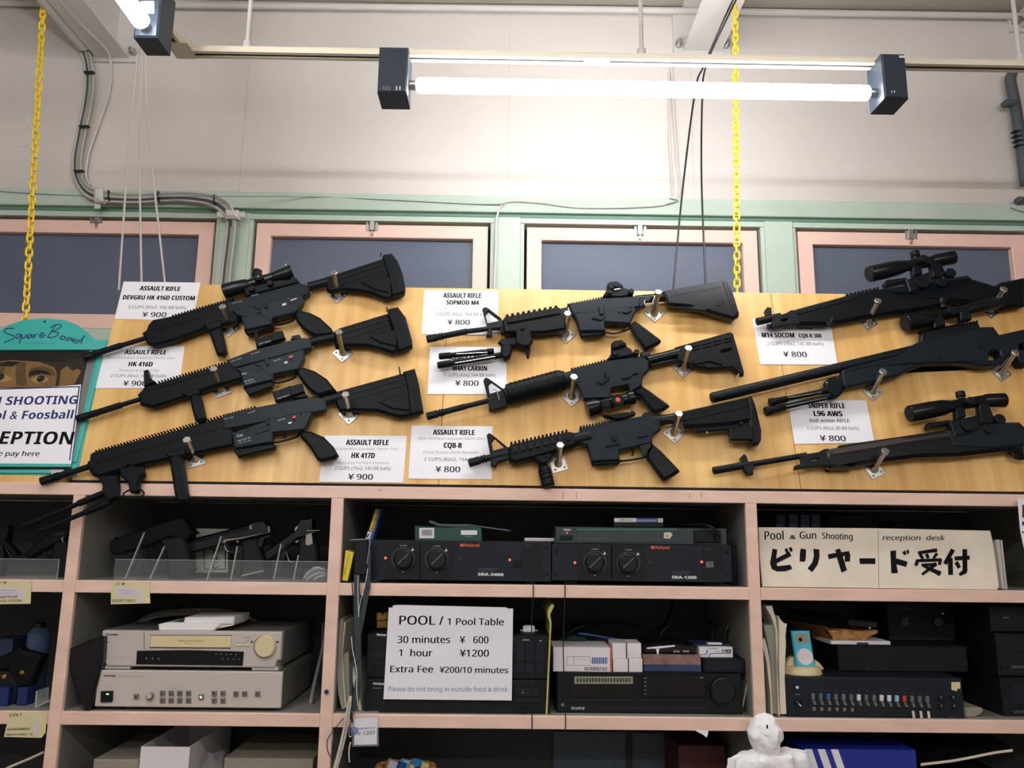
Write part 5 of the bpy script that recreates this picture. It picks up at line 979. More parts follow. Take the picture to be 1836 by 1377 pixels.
for i, (a, n_, lab) in enumerate([(PX(956, 1040, 956, 1073, 953, 1130, 954, 1311), 0, 'thin black wire crossing the shelf edges behind the pool price sign'), (PX(1013, 1041, 1013, 1074, 1010, 1150, 1011, 1210, 1014, 1290, 1013, 1312), 0, 'thin black wire running down beside the Sony deck')]):
    one('thin_wire', S('cable_black').cable(a, [-0.004, -0.004, -0.006, -0.005, -0.004, -0.004][:len(a)], 0.0014, 6), lab, 'wire', 'thin black wires over the shelf edges')
one('thin_wire', S('cable_black').cable(PX(631, 1041, 632, 1062, 634, 1100), -0.004, 0.001, 6), 'short thin black wire beside the lanyard at the upper shelf edge', 'wire')

# stereo bay ---------------------------------------------------------------
r = thing('mini_stereo', 'stack of black stereo decks behind the pool price sign', 'stereo')
x0, x1, z0, z1 = rect(0.025, 656, 1137, 986, 1284); zm = onY(820, 1217, 0.025).z
part(r, 'upper_deck', MB(m='black_plastic').box(x0, x1, 0.025, 0.36, zm + 0.001, z1, 0.002)); part(r, 'lower_deck', MB(m='black_plastic').box(x0, x1, 0.025, 0.36, SCz, zm - 0.001, 0.002))
part(r, 'knob', S('chrome_dark', 0.025).ring((664.7, 1198.5), 3, 6, 0.010, 0.010).use('black_plastic').disc((664.7, 1198.5), 3, 0.008, 0.008)); part(r, 'knob', S('chrome_dark', 0.025).ring((938, 1272.5), 2.5, 5, 0.010, 0.010).use('black_plastic').disc((938, 1272.5), 2.5, 0.008, 0.008))
c = S('black_panel', 0.025)
for k in range(3): c.quadbox(925 + k * 18, 1150, 940 + k * 18, 1186, 0.002, 0.002, 0.0005).quadbox(925 + k * 18, 1190, 940 + k * 18, 1206, 0.002, 0.002, 0.0005)
c.quadbox(925, 1236, 966, 1248, 0.002, 0.002, 0.0005).quadbox(925, 1254, 966, 1260, 0.002, 0.002, 0.0005).quadbox(668, 1166, 692, 1180, 0.002, 0.002, 0.0005)
part(r, 'button_panel', c)
part(r, 'lettering', S('white_ink', 0.025).text('Victor', (675, 1140), (693, 1140.5), 4, 0.001, 0.03).text('PIONEER', (669, 1227.5), (692, 1228.5), 3.6, 0.001, 0.03).quadbox(937, 1146.8, 949, 1148, 0.001, 0.0003, 0).quadbox(967, 1148, 971, 1149.4, 0.001, 0.0003, 0).quadbox(966, 1164, 970, 1165.4, 0.001, 0.0003, 0).use('dim_ink').quadbox(669, 1233, 684, 1234.5, 0.001, 0.0003, 0).pr([(936, 1239), (940, 1241.5), (936, 1244)], 0.0024, 0.0003, 0))
zst = z1
r = thing('price_sign', 'white price sign for the pool table, fixed on the stereo stack', 'price sign')
part(r, 'backing_sheet', S('paper', 0.018).pr(PX(704, 1086, 712, 1084.5, 908, 1089, 912, 1093, 910, 1240, 700, 1238), 0.002, 0.001, 0))
part(r, 'front_sheet', S('paper', 0.018).pr(PX(697, 1089.3, 920, 1091.2, 917.5, 1256, 687.4, 1253.6), 0.0045, 0.001, 0))
m = S('ink', 0.018); w = 0.0049
for s, a, b, yb, y2, cap, bo in [('POOL /', 610, 936, 249, 252, 64, 0.012), ('1 Pool Table', 970, 1390, 252, 255, 48, 0.006), ('30 minutes', 595, 988, 387, 388, 50, 0.006), ('¥   600', 1062, 1275, 389, 390, 50, 0.006), ('1  hour', 607, 855, 486, 488, 50, 0.006), ('¥1200', 1062, 1278, 489, 490, 50, 0.006), ('Extra Fee', 541, 860, 607, 608, 48, 0.006), ('¥200/10 minutes', 910, 1422, 610, 613, 43, 0.006)]:
    m.text(s, M7(a, yb)[0], M7(b, y2)[0], cap / 4.173, w, bo)
m.use('ink_purple').text('Please do not bring in outside food & drink', M7(527, 748)[0], M7(1420, 752)[0], 33 / 4.173, w)
part(r, 'lettering', m)
for i, (q, mm, lab) in enumerate([((170, 205, 192, 205, 178, 450, 185, 700, 196, 880, 178, 885, 150, 760, 138, 560, 145, 330), 'paper_grey', 'pale magazine standing against the divider left of the stereo stack'), ((196, 225, 208, 240, 186, 460, 200, 700, 215, 860, 200, 880, 186, 700, 176, 480), 'paper_old', 'curled magazine standing second from the divider left of the stereo stack'),
                                 ((192, 470, 230, 455, 232, 520, 240, 840, 222, 850, 200, 700), 'cardboard_grey', 'brown paper bag edge standing third from the divider left of the stereo stack'), ((265, 560, 300, 700, 330, 905, 312, 915, 280, 800, 255, 640), 'paper_old', 'folded paper standing behind the lanyard left of the stereo stack')]):
    one('magazine', S(mm, 0.03 + 0.004 * i).pr(M7(*q), 0, 0.20, 0.0005), lab, 'magazine', 'magazines left of the stereo stack')
one('cable_coil', S('cord_white').cable(M7(120, 1323, 160, 1180, 205, 980, 238, 810, 245, 800, 235, 900, 200, 1100, 140, 1330, 100, 1400), -0.018, 0.0026).cable(M7(130, 1330, 190, 1060, 225, 850, 240, 820), -0.024, 0.0024).cable(M7(245, 1130, 232, 1200, 236, 1280), -0.018, 0.0016), 'loops of white cable hanging beside the identity card', 'cable')
one('capacitor', S('tissue').lathe(onY(933, 1130, 0.10), (1, 0, 0), [(0, 0.0016), (0.006, 0.0016), (0.0065, 0.0105), (0.010, 0.0125), (0.032, 0.0125), (0.036, 0.0105), (0.0365, 0.0016), (0.044, 0.0016)], 18), 'white cylindrical part with metal ends lying on the stereo stack', 'capacitor')
fz = onY(676, 1112, 0.09)
one('ornament', S('ochre', 0.09).pr(M7(435, 205, 440, 165, 465, 160, 480, 180, 495, 158, 518, 160, 520, 215, 490, 225, 445, 228), 0, 0.02, 0.004).pr(M7(440, 222, 520, 222, 520, 276, 440, 276), -0.004, 0.012, 0.002), 'small ochre ornament on the stereo stack beside the pool price sign', 'ornament')
one('card_folder', S('folder_yellow', 0.015).pr(M7(1770, 107, 1748, 100, 1722, 140, 1719, 190, 1736, 235, 1704, 942, 1716, 945, 1748, 235, 1738, 175), 0, 0.26, 0.0005), 'yellow folder standing on edge between the stereo stack and the Sony deck', 'folder')
r = thing('tape_deck', 'wide black Sony deck with a large round dial, under the white boxes', 'tape deck')
x0, x1, z0, z1 = rect(0.04, 998, 1207, 1331, 1287)
part(r, 'chassis', MB(m='black_plastic').box(x0, x1, 0.04, 0.36, SCz, z1, 0.003))
part(r, 'dial', S('black_plastic', 0.04).disc((1297.5, 1239), 22.5, 0.020, 0.020, 36, 0.003).use('chrome_dark').ring((1297.5, 1239), 22.5, 24, 0.012, 0.012, 36))
part(r, 'display', S('lcd_grey', 0.04).quadbox(1029.8, 1213, 1135, 1226.5, 0.002, 0.002, 0.0005).use('deck_teal').dots((1036, 1219.5), (1129, 1219.5), 18, (1.6, 3.2), 0.0024, 0.0005))
part(r, 'cassette_door', S('black_gloss', 0.04).quadbox(1022, 1209, 1148, 1249, 0.001, 0.001, 0.0003).quadbox(1152, 1210, 1266, 1251, 0.003, 0.003, 0.001))
part(r, 'control_strip', S('black_panel', 0.04).quadbox(1020, 1254, 1265, 1258, 0.003, 0.003, 0.0005).quadbox(1075, 1267, 1265, 1273, 0.002, 0.002, 0.0005).use('dim_ink').quadbox(1255, 1214, 1261, 1216, 0.0034, 0.001, 0).dots((1157, 1216), (1157, 1244), 5, (2, 0.8), 0.0034, 0.001).disc((1009, 1264), 3, 0.002, 0.002))
part(r, 'lettering', S('white_ink', 0.04).text('SONY', (1024, 1272), (1049.5, 1272.6), 4.8, 0.0006, 0.021, serif=True))
zsd = z1
bx_ = lambda name, lab, cat, mm, y, a, b, c, d, dep, grp=None, z0=None: one(name, fb(S(mm), y, a, b, c, d, dep, 0.0015, z0), lab, cat, grp)
r = thing('printed_box', 'white box with a blue stripe code and orange end, lying on the Sony deck', 'box')
part(r, 'carton', fb(S('cardboard_white'), 0.05, 992, 1160.5, 1094, 1205, 0.12, 0.001, zsd)); part(r, 'end_flap', fb(S('orange_ink'), 0.051, 1094, 1161, 1097, 1205, 0.118, 0.0005, zsd).use('dark_red'))
pb_ = S('label_blue', 0.05).quadbox(1061, 1179, 1089, 1190, 0.0005, 0.0005, 0).use('paper').dots((1064, 1184.5), (1087, 1184.5), 8, (0.4, 5), 0.0008, 0.0003).use('ink_grey')
for q in ((1016, 1177, 1058, 1178), (1016, 1192.5, 1058, 1193.2), (1016, 1177, 1017, 1193), (1028, 1177, 1029, 1193), (1057.4, 1177, 1058.2, 1193)): pb_.quadbox(*q, 0.0005, 0.0003, 0)
pb_.text('DKJ-100F', (1032, 1184), (1052, 1184), 2, 0.0006).use('ink_navy').text('森永製菓株式会社', (1047.5, 1201.5), (1089, 1202), 5, 0.0006, 0.02)
part(r, 'lettering', pb_)
sb = []
for i, (a, b, c, d, lab) in enumerate([(1099.5, 1181.5, 1126, 1205, 'small white box on the Sony deck, lower one next to the printed white box'), (1128, 1181, 1152, 1205, 'small white box on the Sony deck, lower one next to the video cassettes'), (1098, 1153, 1122.5, 1181, 'small white box stacked on top, next to the printed white box'), (1125, 1153.5, 1150, 1181, 'small white box stacked on top, next to the glossy black wrap')]):
    zb_ = zsd if i < 2 else sb[i - 2]; q = rect(0.05, a, b, c, d); sb.append(q[3])
    one('small_box', MB(m='cardboard_white').box(q[0], q[1], 0.05, 0.13, zb_, q[3], 0.0015), lab, 'box', 'small white boxes on the Sony deck')
q1 = rect(0.06, 1154, 1193, 1258, 1205); q2 = rect(0.06, 1152, 1174, 1257, 1192)
one('video_cassette', MB(m='tape_blue').box(q1[0], q1[1], 0.06, 0.16, zsd, q1[3], 0.002), 'video cassette in a blue sleeve, lying lowest on the Sony deck', 'video cassette', 'video cassettes on the Sony deck')
one('video_cassette', MB(m='tape_pink').box(q2[0], q2[1], 0.06, 0.16, q1[3], q2[3], 0.002), 'video cassette in a pinkish sleeve, on top of the blue sleeve', 'video cassette', 'video cassettes on the Sony deck')
gw = S('black_gloss', 0.07).pr(M8(838, 408, 835, 355, 870, 325, 960, 310, 1100, 312, 1250, 330, 1262, 408), 0, 0.10, 0.006).use('tissue').pr(M8(870, 355, 960, 345, 1090, 335, 1095, 345, 970, 362, 875, 364), 0.0008, 0.0006, 0).pr(M8(945, 365, 970, 365, 965, 408, 955, 408), 0.0008, 0.0006, 0).use('cable_mid').quadbox(*M8(1080, 378)[0], *M8(1130, 392)[0], 0.0008, 0.0006, 0).quadbox(*M8(1155, 376)[0], *M8(1205, 390)[0], 0.0008, 0.0006, 0)
one('plastic_wrap', gw, 'glossy black plastic wrap on the video cassettes', 'wrap')
q3 = rect(0.05, 1262, 1181, 1336, 1206)
one('small_amplifier', MB(m='black_plastic').box(q3[0], q3[1], 0.05, 0.25, zsd, q3[3], 0.003).on(YP(0.05)).use('black_panel').quadbox(1266, 1186, 1330, 1202, 0.001, 0.001, 0.0004), 'small black unit at the end of the Sony deck under the splitter box', 'amplifier')
r = thing('splitter_box', 'white and blue cable splitter box in clear wrap, on the small black unit', 'box')
q4 = rect(0.07, 1254, 1160, 1314, 1178)
part(r, 'carton', MB(m='paper').box(q4[0], q4[1], 0.07, 0.16, q3[3], q4[3], 0.001)); part(r, 'cover', MB(m='dark_blue').box(q4[0] - 0.008, q4[1] - 0.002, 0.085, 0.17, q4[3], q4[3] + 0.004, 0.001).use('tissue').box(q4[0] + 0.025, q4[0] + 0.06, 0.08, 0.1, q4[3] + 0.004, q4[3] + 0.008, 0.001))
part(r, 'lettering', S('label_blue', 0.07).pr(PX(1256, 1173, 1265, 1173, 1268, 1163, 1271, 1177, 1274, 1171, 1310, 1171, 1310, 1172.2, 1275, 1172.4, 1271, 1179, 1268, 1168, 1266, 1174.2, 1256, 1174.2), 0.0005, 0.0004, 0).use('ink').text('APGREEM', (1270, 1164.5), (1286, 1164.5), 2.4, 0.0005).text('2分配器', (1294, 1169.5), (1311, 1170), 5, 0.0005, 0.03).text('CATV', (1283, 1169.5), (1291, 1169.6), 2.6, 0.0005))
one('white_folder', S('paper_grey', 0.05).pr(M8(1692, 486, 1698, 490, 1620, 875, 1608, 880, 1606, 860), 0, 0.22, 0.0005), 'pale folder leaning between the Sony deck and the divider', 'folder')
lc = S('cable_black').cable(M8(150, 310, 200, 220, 330, 180, 400, 150), [0.2, 0.26, 0.3, 0.34], 0.004).cable(M8(180, 320, 300, 220, 480, 165, 640, 150, 780, 180, 860, 240, 930, 300), 0.28, 0.005).cable(M8(1080, 10, 1040, 120, 990, 190, 900, 240), [0.38, 0.34, 0.3, 0.28], 0.004).cable(M8(970, 300, 1010, 210, 1120, 150, 1280, 130, 1370, 150, 1395, 240, 1385, 290), 0.26, 0.0045).cable(M8(1490, 300, 1495, 220, 1530, 160, 1565, 160, 1585, 220, 1560, 330), 0.2, 0.0055)
one('cable_tangle', lc, 'tangle of black cables behind the Sony deck', 'cables')
one('blue_cable', S('label_blue').cable(M8(340, 245, 430, 255, 600, 285, 770, 305), [0.2, 0.2, 0.22, 0.22], 0.003), 'blue cable lying behind the printed white box', 'cable')
one('plastic_bag', S('deck_teal', 0.16).pr(M8(160, 345, 220, 300, 300, 268, 400, 285, 440, 345), 0, 0.08, 0.01), 'crumpled dark bag behind the printed white box', 'bag')
# below the stereo
zD = 0.83
r = thing('storage_box', 'dark storage box under the wicker basket of chalk', 'box'); bc = onY(728, 1372, 0.09)
part(r, 'carton', MB(m='black_plastic').box(bc.x - 0.10, bc.x + 0.10, 0.03, 0.2, zD, bc.z - 0.052, 0.002))
r = thing('wicker_basket', 'small oval wicker basket of billiard chalk at the bottom edge', 'basket')
def basket(r, cx, cy, zb, zt, rx, ry, flare=1.25, part_name='woven_body'):
    m = MB(m='wicker'); n = 40
    for k in range(5):
        t_ = k / 4; s = 1 + (flare - 1) * t_; z = zb + (zt - zb) * t_
        pts = [(cx + rx * s * math.cos(2 * math.pi * i / n), cy + ry * s * math.sin(2 * math.pi * i / n), z + 0.0016 * (1 if (i + k) % 2 else -1)) for i in range(n)]
        m.sweep(pts, (zt - zb) / 7.0, 6, True, False)
    m.lathe((cx, cy, zb), (0, 0, 1), [(0, 0.001), (0.003, min(rx, ry))], 24)
    part(r, part_name, m); part(r, 'rim', MB(m='wicker').sweep([(cx + rx * flare * math.cos(2 * math.pi * i / n), cy + ry * flare * math.sin(2 * math.pi * i / n), zt + 0.002) for i in range(n)], 0.004, 8, True, False))
basket(r, bc.x, 0.09, bc.z - 0.048, bc.z - 0.004, 0.055, 0.034)
for i, (px, py, yy_, s, mm, rot, lab) in enumerate([(700, 1364, 0.09, 0.021, 'lilac', 0.3, 'white lilac chalk cube in the basket, largest'), (719, 1366, 0.085, 0.016, 'chalk_navy', 0.7, 'dark blue chalk cube in the basket'), (724, 1362, 0.10, 0.018, 'chalk_pale', 0.5, 'pale blue chalk cube in the basket'), (747, 1361, 0.095, 0.017, 'chalk_blue', 0.9, 'bright blue chalk cube in the basket'), (759, 1368, 0.09, 0.018, 'tag_yellow', 0.2, 'cream chalk cube at the basket end'), (737, 1369, 0.085, 0.011, 'cream_plastic', 0.4, 'tiny cream chalk piece in the basket')]):
    c = onY(px, py + 6, yy_); m = MB(m=mm); Mx = Matrix.Rotation(rot, 3, 'Z') @ Matrix.Rotation(0.35, 3, 'Y')
    mb = MB(m=mm).box(-s / 2, s / 2, -s / 2, s / 2, 0, s, 0.0015); mb.v = [Mx @ v + Vector((c.x, yy_, c.z - s * 0.55)) for v in mb.v]
    one('chalk_cube', mb, lab, 'billiard chalk', 'billiard chalk in the basket')
def sheet(name, lab, a, b, c, d, yy_, mm, n=16, ink='dash_grey', cat='paper sheet', grp='printed sheets at the back of the lower bay'):
    r = one(name, S(mm, yy_).quadbox(a, b, c, d, 0, 0.001, 0), lab, cat, grp); m = S(ink, yy_); random.seed(a)
    for i in range(n):
        y_ = b + 8 + i * (d - b - 10) / n; x_ = a + 6
        while x_ < c - 10: w_ = random.uniform(4, 14); m.quadbox(x_, y_, min(x_ + w_, c - 5), y_ + 1.3, 0.0004, 0.0003, 0); x_ += w_ + 4
    part(r, 'lettering', m)
sheet('printed_sheet', 'dim printed sheet hung at the back below the Sony deck, beside the thin black wire', 992, 1312, 1121, 1420, 0.40, 'sheet_dim'); sheet('printed_sheet', 'dim printed sheet hung at the back below the Sony deck, beside the dark red box', 1134, 1314, 1212, 1420, 0.40, 'sheet_dim')
one('red_box', MB(m='dark_red').box(onY(1216, 1340, 0.2).x, onY(1300, 1340, 0.2).x, 0.2, 0.38, zD, onY(1260, 1336, 0.2).z, 0.002), 'dark red box in the lower bay below the Sony deck', 'box')
one('paper_scrap', S('paper', 0.004).pr(M8(1250, 1003, 1356, 1003, 1354, 1030, 1342, 1060, 1310, 1035, 1275, 1018), 0.006, 0.0006, 0), 'torn white paper scrap hanging under the shelf edge below the dial', 'paper')

# sign bay -----------------------------------------------------------------
SG = Pl((0, 0.012, SB), math.radians(9))
r = thing('desk_sign', 'cream reception desk sign with large black Japanese lettering on the shelf', 'sign')
part(r, 'board', MB(SG, 'paper_warm').pr(M4(143, 232, 880, 238, 1622, 254, 1640, 330, 1660, 470, 1678, 605, 1668, 632, 168, 612, 150, 420), 0.006, 0.005, 0.0015).use('cable_mid').pr(M4(904, 250, 908, 250, 912, 618, 908, 618), 0.0063, 0.0004, 0))
m = MB(SG, 'ink')
for s, a, b, y0, y2, cap, bo in [('Pool', 182, 308, 312, 310, 52, -0.004), ('&', 342, 380, 308, 308, 26, -0.006), ('Gun', 408, 512, 306, 306, 44, -0.004), ('Shooting', 548, 745, 306, 312, 38, -0.004)]:
    m.text(s, M4(a, y0)[0], M4(b, y2)[0], cap / 3.558, 0.0066, 0.008, 0.12)
m.use('ink_mid').text('reception  desk', M4(935, 314)[0], M4(1335, 316)[0], 8.5, 0.0066, 0.008, 0.2)
m.use('ink')
for st in [(232, 368, 262, 375, 255, 432, 340, 388, 352, 415, 258, 462, 262, 480, 345, 472, 358, 496, 320, 512, 262, 515, 228, 500, 216, 462), (308, 372, 325, 366, 336, 392, 320, 398), (335, 364, 352, 358, 362, 384, 346, 390),
           (412, 368, 446, 374, 444, 430, 438, 452, 405, 450, 406, 400), (492, 370, 530, 374, 532, 420, 520, 470, 485, 518, 455, 495, 486, 456, 496, 415),
           (584, 405, 640, 395, 630, 378, 660, 368, 672, 392, 720, 384, 728, 412, 726, 450, 692, 452, 694, 415, 680, 418, 706, 505, 672, 522, 642, 424, 590, 436), (786, 430, 888, 430, 888, 466, 790, 466),
           (984, 384, 1020, 380, 1020, 430, 1094, 452, 1084, 486, 1022, 468, 1032, 525, 990, 526), (1060, 392, 1078, 380, 1088, 404, 1072, 412), (1086, 380, 1100, 374, 1104, 398, 1092, 404)]:
    m.pr(M4(*st), 0.0068, 0.0007, 0)
def stroke(x0, y0, x1, y1, w0_, w1_=None):
    p, q = Vector((x0, y0)), Vector((x1, y1)); n_ = Vector((-(q - p).y, (q - p).x)).normalized(); w1_ = w1_ or w0_
    m.pr(M4(*(p + n_ * w0_ / 2), *(q + n_ * w1_ / 2), *(q - n_ * w1_ / 2), *(p - n_ * w0_ / 2)), 0.0068, 0.0007, 0)
for q in [(1160, 396, 1282, 378, 20, 24), (1172, 404, 1192, 434, 20), (1214, 402, 1226, 430, 20), (1282, 398, 1258, 432, 20, 16), (1150, 446, 1310, 440, 20), (1158, 440, 1146, 478, 20, 22), (1304, 436, 1296, 472, 22, 18), (1182, 474, 1278, 468, 18), (1276, 464, 1186, 534, 26, 16), (1196, 480, 1304, 530, 16, 32),
          (1384, 374, 1332, 466, 28, 26), (1366, 428, 1368, 536, 30), (1394, 432, 1490, 426, 26), (1458, 372, 1460, 516, 30), (1464, 510, 1424, 536, 32, 18), (1404, 454, 1424, 492, 26, 22)]: stroke(*q)
part(r, 'lettering', m)
for i, x in enumerate((1389, 1412, 1433, 1452)):
    q = rect(0.16, x, 922 + i * 0.5, x + 17, 1050); one('cassette_case', S('dark_blue', 0.16).pr([(x, 1050), (x + 3, 922), (x + 19, 923), (x + 16, 1050)], 0, 0.1, 0.001), ['dark blue cassette case behind the reception sign, nearest the divider', 'dark blue cassette case behind the reception sign, second from the divider', 'dark blue cassette case behind the reception sign, third from the divider', 'dark blue cassette case behind the reception sign, farthest from the divider'][i], 'cassette case', 'cassette cases behind the reception sign')
q = rect(0.2, 1488, 922, 1578, 1052); one('dark_deck', MB(m='black_plastic').box(q[0], q[1], 0.2, 0.38, SB, q[3], 0.003), 'dark deck standing behind the reception sign', 'deck')
q = rect(0.2, 1605, 935, 1650, 1052); one('dark_box', MB(m='black_plastic').box(q[0], q[1], 0.2, 0.36, SB, q[3], 0.003), 'small dark box standing behind the reception sign beside the deck', 'box')
for i, (q, mm, lab) in enumerate([(M4(1640, 330, 1652, 312, 1692, 625, 1672, 625), 'paper_grey', 'grey record sleeve standing at the end of the reception sign'), (M4(1655, 312, 1682, 312, 1716, 628, 1694, 628), 'cable_grey', 'pale record sleeve standing beside the grey one'), (M4(1686, 314, 1698, 316, 1732, 630, 1720, 630), 'paper_old', 'thin cream record sleeve farthest from the reception sign')]):
    one('record_sleeve', S(mm, 0.03).pr(q, 0, 0.2, 0.0006), lab, 'record sleeve', 'record sleeves beside the reception sign')
r = one('notice_sheet', S('paper', -0.02).pr(PX(1824.5, 893, 1900, 896, 1905, 1000, 1838, 992, 1829, 950), 0, 0.0008, 0), 'white notice sheet hanging at the upper corner of the sign bay', 'notice')
part(r, 'lettering', S('dark_red', -0.02).quadbox(1833, 905, 1890, 928, 0.0004, 0.0003, 0).use('ink').quadbox(1832, 953, 1890, 955, 0.0004, 0.0003, 0).use('ink_navy').quadbox(1833, 935, 1890, 942, 0.0004, 0.0003, 0))

# mixer bay ----------------------------------------------------------------
for i, (q, mm, y, lab) in enumerate([((190, 130, 280, 130, 300, 330, 190, 335), 'dash_grey', 0.09, 'dark magazine behind the newspapers'), ((190, 335, 330, 330, 345, 640, 385, 1377, 290, 1377, 280, 800, 240, 560), 'paper_grey', 0.03, 'grey newspaper printed on its spine, beside the divider'), ((215, 118, 290, 105, 335, 260, 365, 480, 350, 800, 385, 1400, 365, 1400, 340, 700, 330, 380, 280, 230), 'paper_old', 0.02, 'tall curled cream newspaper beside the divider'),
                                     ((368, 225, 390, 270, 440, 320, 466, 318, 450, 450, 455, 560, 440, 860, 470, 1380, 385, 1380, 372, 700), 'paper_warm', 0.025, 'bulky cream newspaper nearest the music player dock'), ((160, 525, 205, 485, 235, 600, 270, 780, 285, 1060, 300, 1400, 280, 1400, 270, 1150, 225, 760), 'paper_old', 0.012, 'narrow cream leaflet curling over the divider')]):
    r = one('newspaper', S(mm, y).pr(N1(*q), 0, 0.18 if i else 0.12, 0.0006), lab, 'newspaper', 'newspapers standing beside the divider')
    if i == 1: part(r, 'lettering', S('ink', y).text('業務用設備', N1(318, 870)[0], N1(312, 620)[0], 6.5, 0.0006, 0.03).use('ink_mid').text('AV CATALOGUE SYSTEM', N1(340, 1190)[0], N1(325, 900)[0], 3.5, 0.0006))
r = thing('mixer', 'black audio mixer with a row of white, blue and red slider caps', 'mixer')
x0, x1, z0, z1 = rect(0.02, 1410, 1215, 1728, 1291)
part(r, 'body', MB(m='black_panel').box(x0, x1, 0.02, 0.34, SCz, z1, 0.003))
mk = S('dash_grey', 0.02)
for i in range(16):
    x = 1459 + i * 13.68; yb = 1246 + i * 0.35
    s = S('gap_black', 0.02).quadbox(x - 0.9, yb - 1, x + 0.9, yb + 20, 0.0005, 0.0005, 0)
    part(r, 'slider_slot', s)
    cm = {2: 'label_blue', 4: 'button_grey', 6: 'white_ink', 9: 'white_ink', 10: 'white_ink', 11: 'chalk_pale', 12: 'red_mark'}.get(i, 'dash_grey')
    part(r, 'slider_cap', S(cm, 0.02).quadbox(x - 2.6, yb - 2, x + 2.6, yb + 8.5, 0.008, 0.008, 0.001).use('button_grey').pr([(x - 2.6, yb + 9), (x + 2.6, yb + 9), (x + 6, yb + 18), (x + 1, yb + 18)], 0.004, 0.004, 0.001))
    mk.use('dash_grey').quadbox(x - 1, yb - 9, x + 1, yb - 7.6, 0.0006, 0.0003, 0)
    for k in range(5): mk.quadbox(x - 5.4, yb + k * 4, x - 3.8, yb + k * 4 + 0.6, 0.0006, 0.0003, 0)
    if i < 6: part(r, 'button', S('button_grey', 0.02).quadbox(x - 1.4, yb + 22, x + 4, yb + 28.5, 0.004, 0.004, 0.0008))
    if i > 12: part(r, 'tape_label', S('paper_old', 0.02).pr([(x - 2, yb + 24), (x + 2.6, yb + 24), (x + 5, yb + 41), (x + 0.4, yb + 41)], 0.0008, 0.0006, 0))
mk.use('dim_ink').text('AUDIO MIXER SYSTEM', (1652, 1288.6), (1694, 1288.8), 2, 0.0006).text('MX-16', (1702, 1288.4), (1717, 1288.6), 3, 0.0006).quadbox(1426, 1244.5, 1435, 1245.8, 0.0006, 0.0003, 0)
part(r, 'scale_marks', mk)
part(r, 'knob', S('chrome_dark', 0.02).disc((1432.5, 1262), 5.2, 0.012, 0.012, 20, 0.002).use('white_ink').pr([(1433, 1261), (1437.5, 1266), (1436, 1267), (1431.5, 1262)], 0.0126, 0.0006, 0))
part(r, 'lamp_button', S('white_ink', 0.02).disc((1430, 1233), 2.6, 0.003, 0.003))
for kx, ky in ((1688, 1252.5), (1710.5, 1253), (1689, 1268), (1712, 1268)):
    part(r, 'knob', S('black_plastic', 0.02).disc((kx, ky), 4, 0.008, 0.008).use('white_ink').pr([(kx - 1.6, ky - 4), (kx, ky - 3.6), (kx - 0.6, ky - 0.6)], 0.0085, 0.0005, 0))
part(r, 'tape_label', S('cream_plastic', 0.02).pr(N2(694, 898, 778, 898, 782, 962, 750, 964, 748, 988, 694, 974), 0.0008, 0.0006, 0), 'torn cream tape label')
zmx = z1
r = thing('music_player', 'sky blue music player with a white round wheel, standing in the cream dock', 'music player')
MPL = Pl((0, 0.055, zmx), math.radians(12))
part(r, 'body', MB(MPL, 'aqua_metal').pr(N1(516, 396, 734, 396, 806, 860, 585, 860), 0.0, 0.008, 0.003)); part(r, 'screen', MB(MPL, 'lcd_grey').pr(N1(558, 432, 712, 432, 734, 550, 578, 550), 0.0004, 0.0006, 0).use('ink').disc(N1(624, 503)[0], 3.4, 0.0007, 0.0003).pr(N1(622, 480, 634, 468, 636, 478), 0.0007, 0.0003, 0))
w_ = MB(MPL, 'wheel_white').disc(N1(680, 704)[0], 14.2, 0.0004, 0.0006, 32).use('lilac').ring(N1(680, 704)[0], 4.6, 5.0, 0.0007, 0.0003); part(r, 'wheel', w_)
r = thing('player_dock', 'cream half round dock on the mixer, holding the sky blue music player', 'dock')
ca = onY(1407.5, 1212, 0.05); cb = onY(1482, 1212, 0.05); cx = (ca.x + cb.x) / 2; R_ = (cb.x - ca.x) / 2
dm = MB(m='cream_plastic')
dm.lathe((cx, 0.085, zmx), (0, 0, 1), [(0, R_), (0.003, R_), (0.016, R_ * 0.9), (0.018, R_ * 0.84)], 36)
part(r, 'base', dm)
zd1 = zmx + 0.018
part(r, 'back_rest', S('cream_plastic', 0.075).pr(N1(450, 830, 470, 770, 500, 725, 545, 700, 600, 790, 780, 790, 800, 740, 850, 775, 900, 840, 905, 862, 448, 862), 0, 0.02, 0.003))
q = rect(0.11, 1503, 1157.5, 1736, 1213)
r = thing('tape_deck', 'plain black deck lying on the mixer, under the compact disc case', 'tape deck')
part(r, 'chassis', MB(m='black_plastic').box(q[0], q[1], 0.11, 0.36, zmx, q[3], 0.003)); part(r, 'cassette_slot', S('black_panel', 0.11).quadbox(1552, 1188, 1692, 1203, 0.001, 0.001, 0.0005).use('gap_black').quadbox(1560, 1191, 1684, 1199, 0.0014, 0.001, 0))
zdk = q[3]
q = rect(0.12, 1490, 1149.5, 1597, 1157); r = thing('disc_case', 'white compact disc case lying on the plain black deck', 'disc case')
part(r, 'case', MB(m='paper').box(q[0], q[1], 0.12, 0.245, zdk, q[3], 0.001)); part(r, 'spine_print', S('dark_blue', 0.12).quadbox(1536, 1152, 1557, 1156.5, 0.0004, 0.0003, 0))
zcd = q[3]
r = thing('wicker_basket', 'long wicker basket with a dark remote control, on the disc case', 'basket')
Bk = S('wicker', 0.13).pr(N1(900, 340, 960, 375, 1180, 385, 1340, 400, 1500, 385, 1545, 395, 1535, 430, 1440, 470, 1405, 506, 1020, 500, 985, 450, 930, 380), 0, 0.012, 0.003)
bl_, br_ = onY(*N1(1000, 500)[0], 0.13), onY(*N1(1410, 500)[0], 0.13)
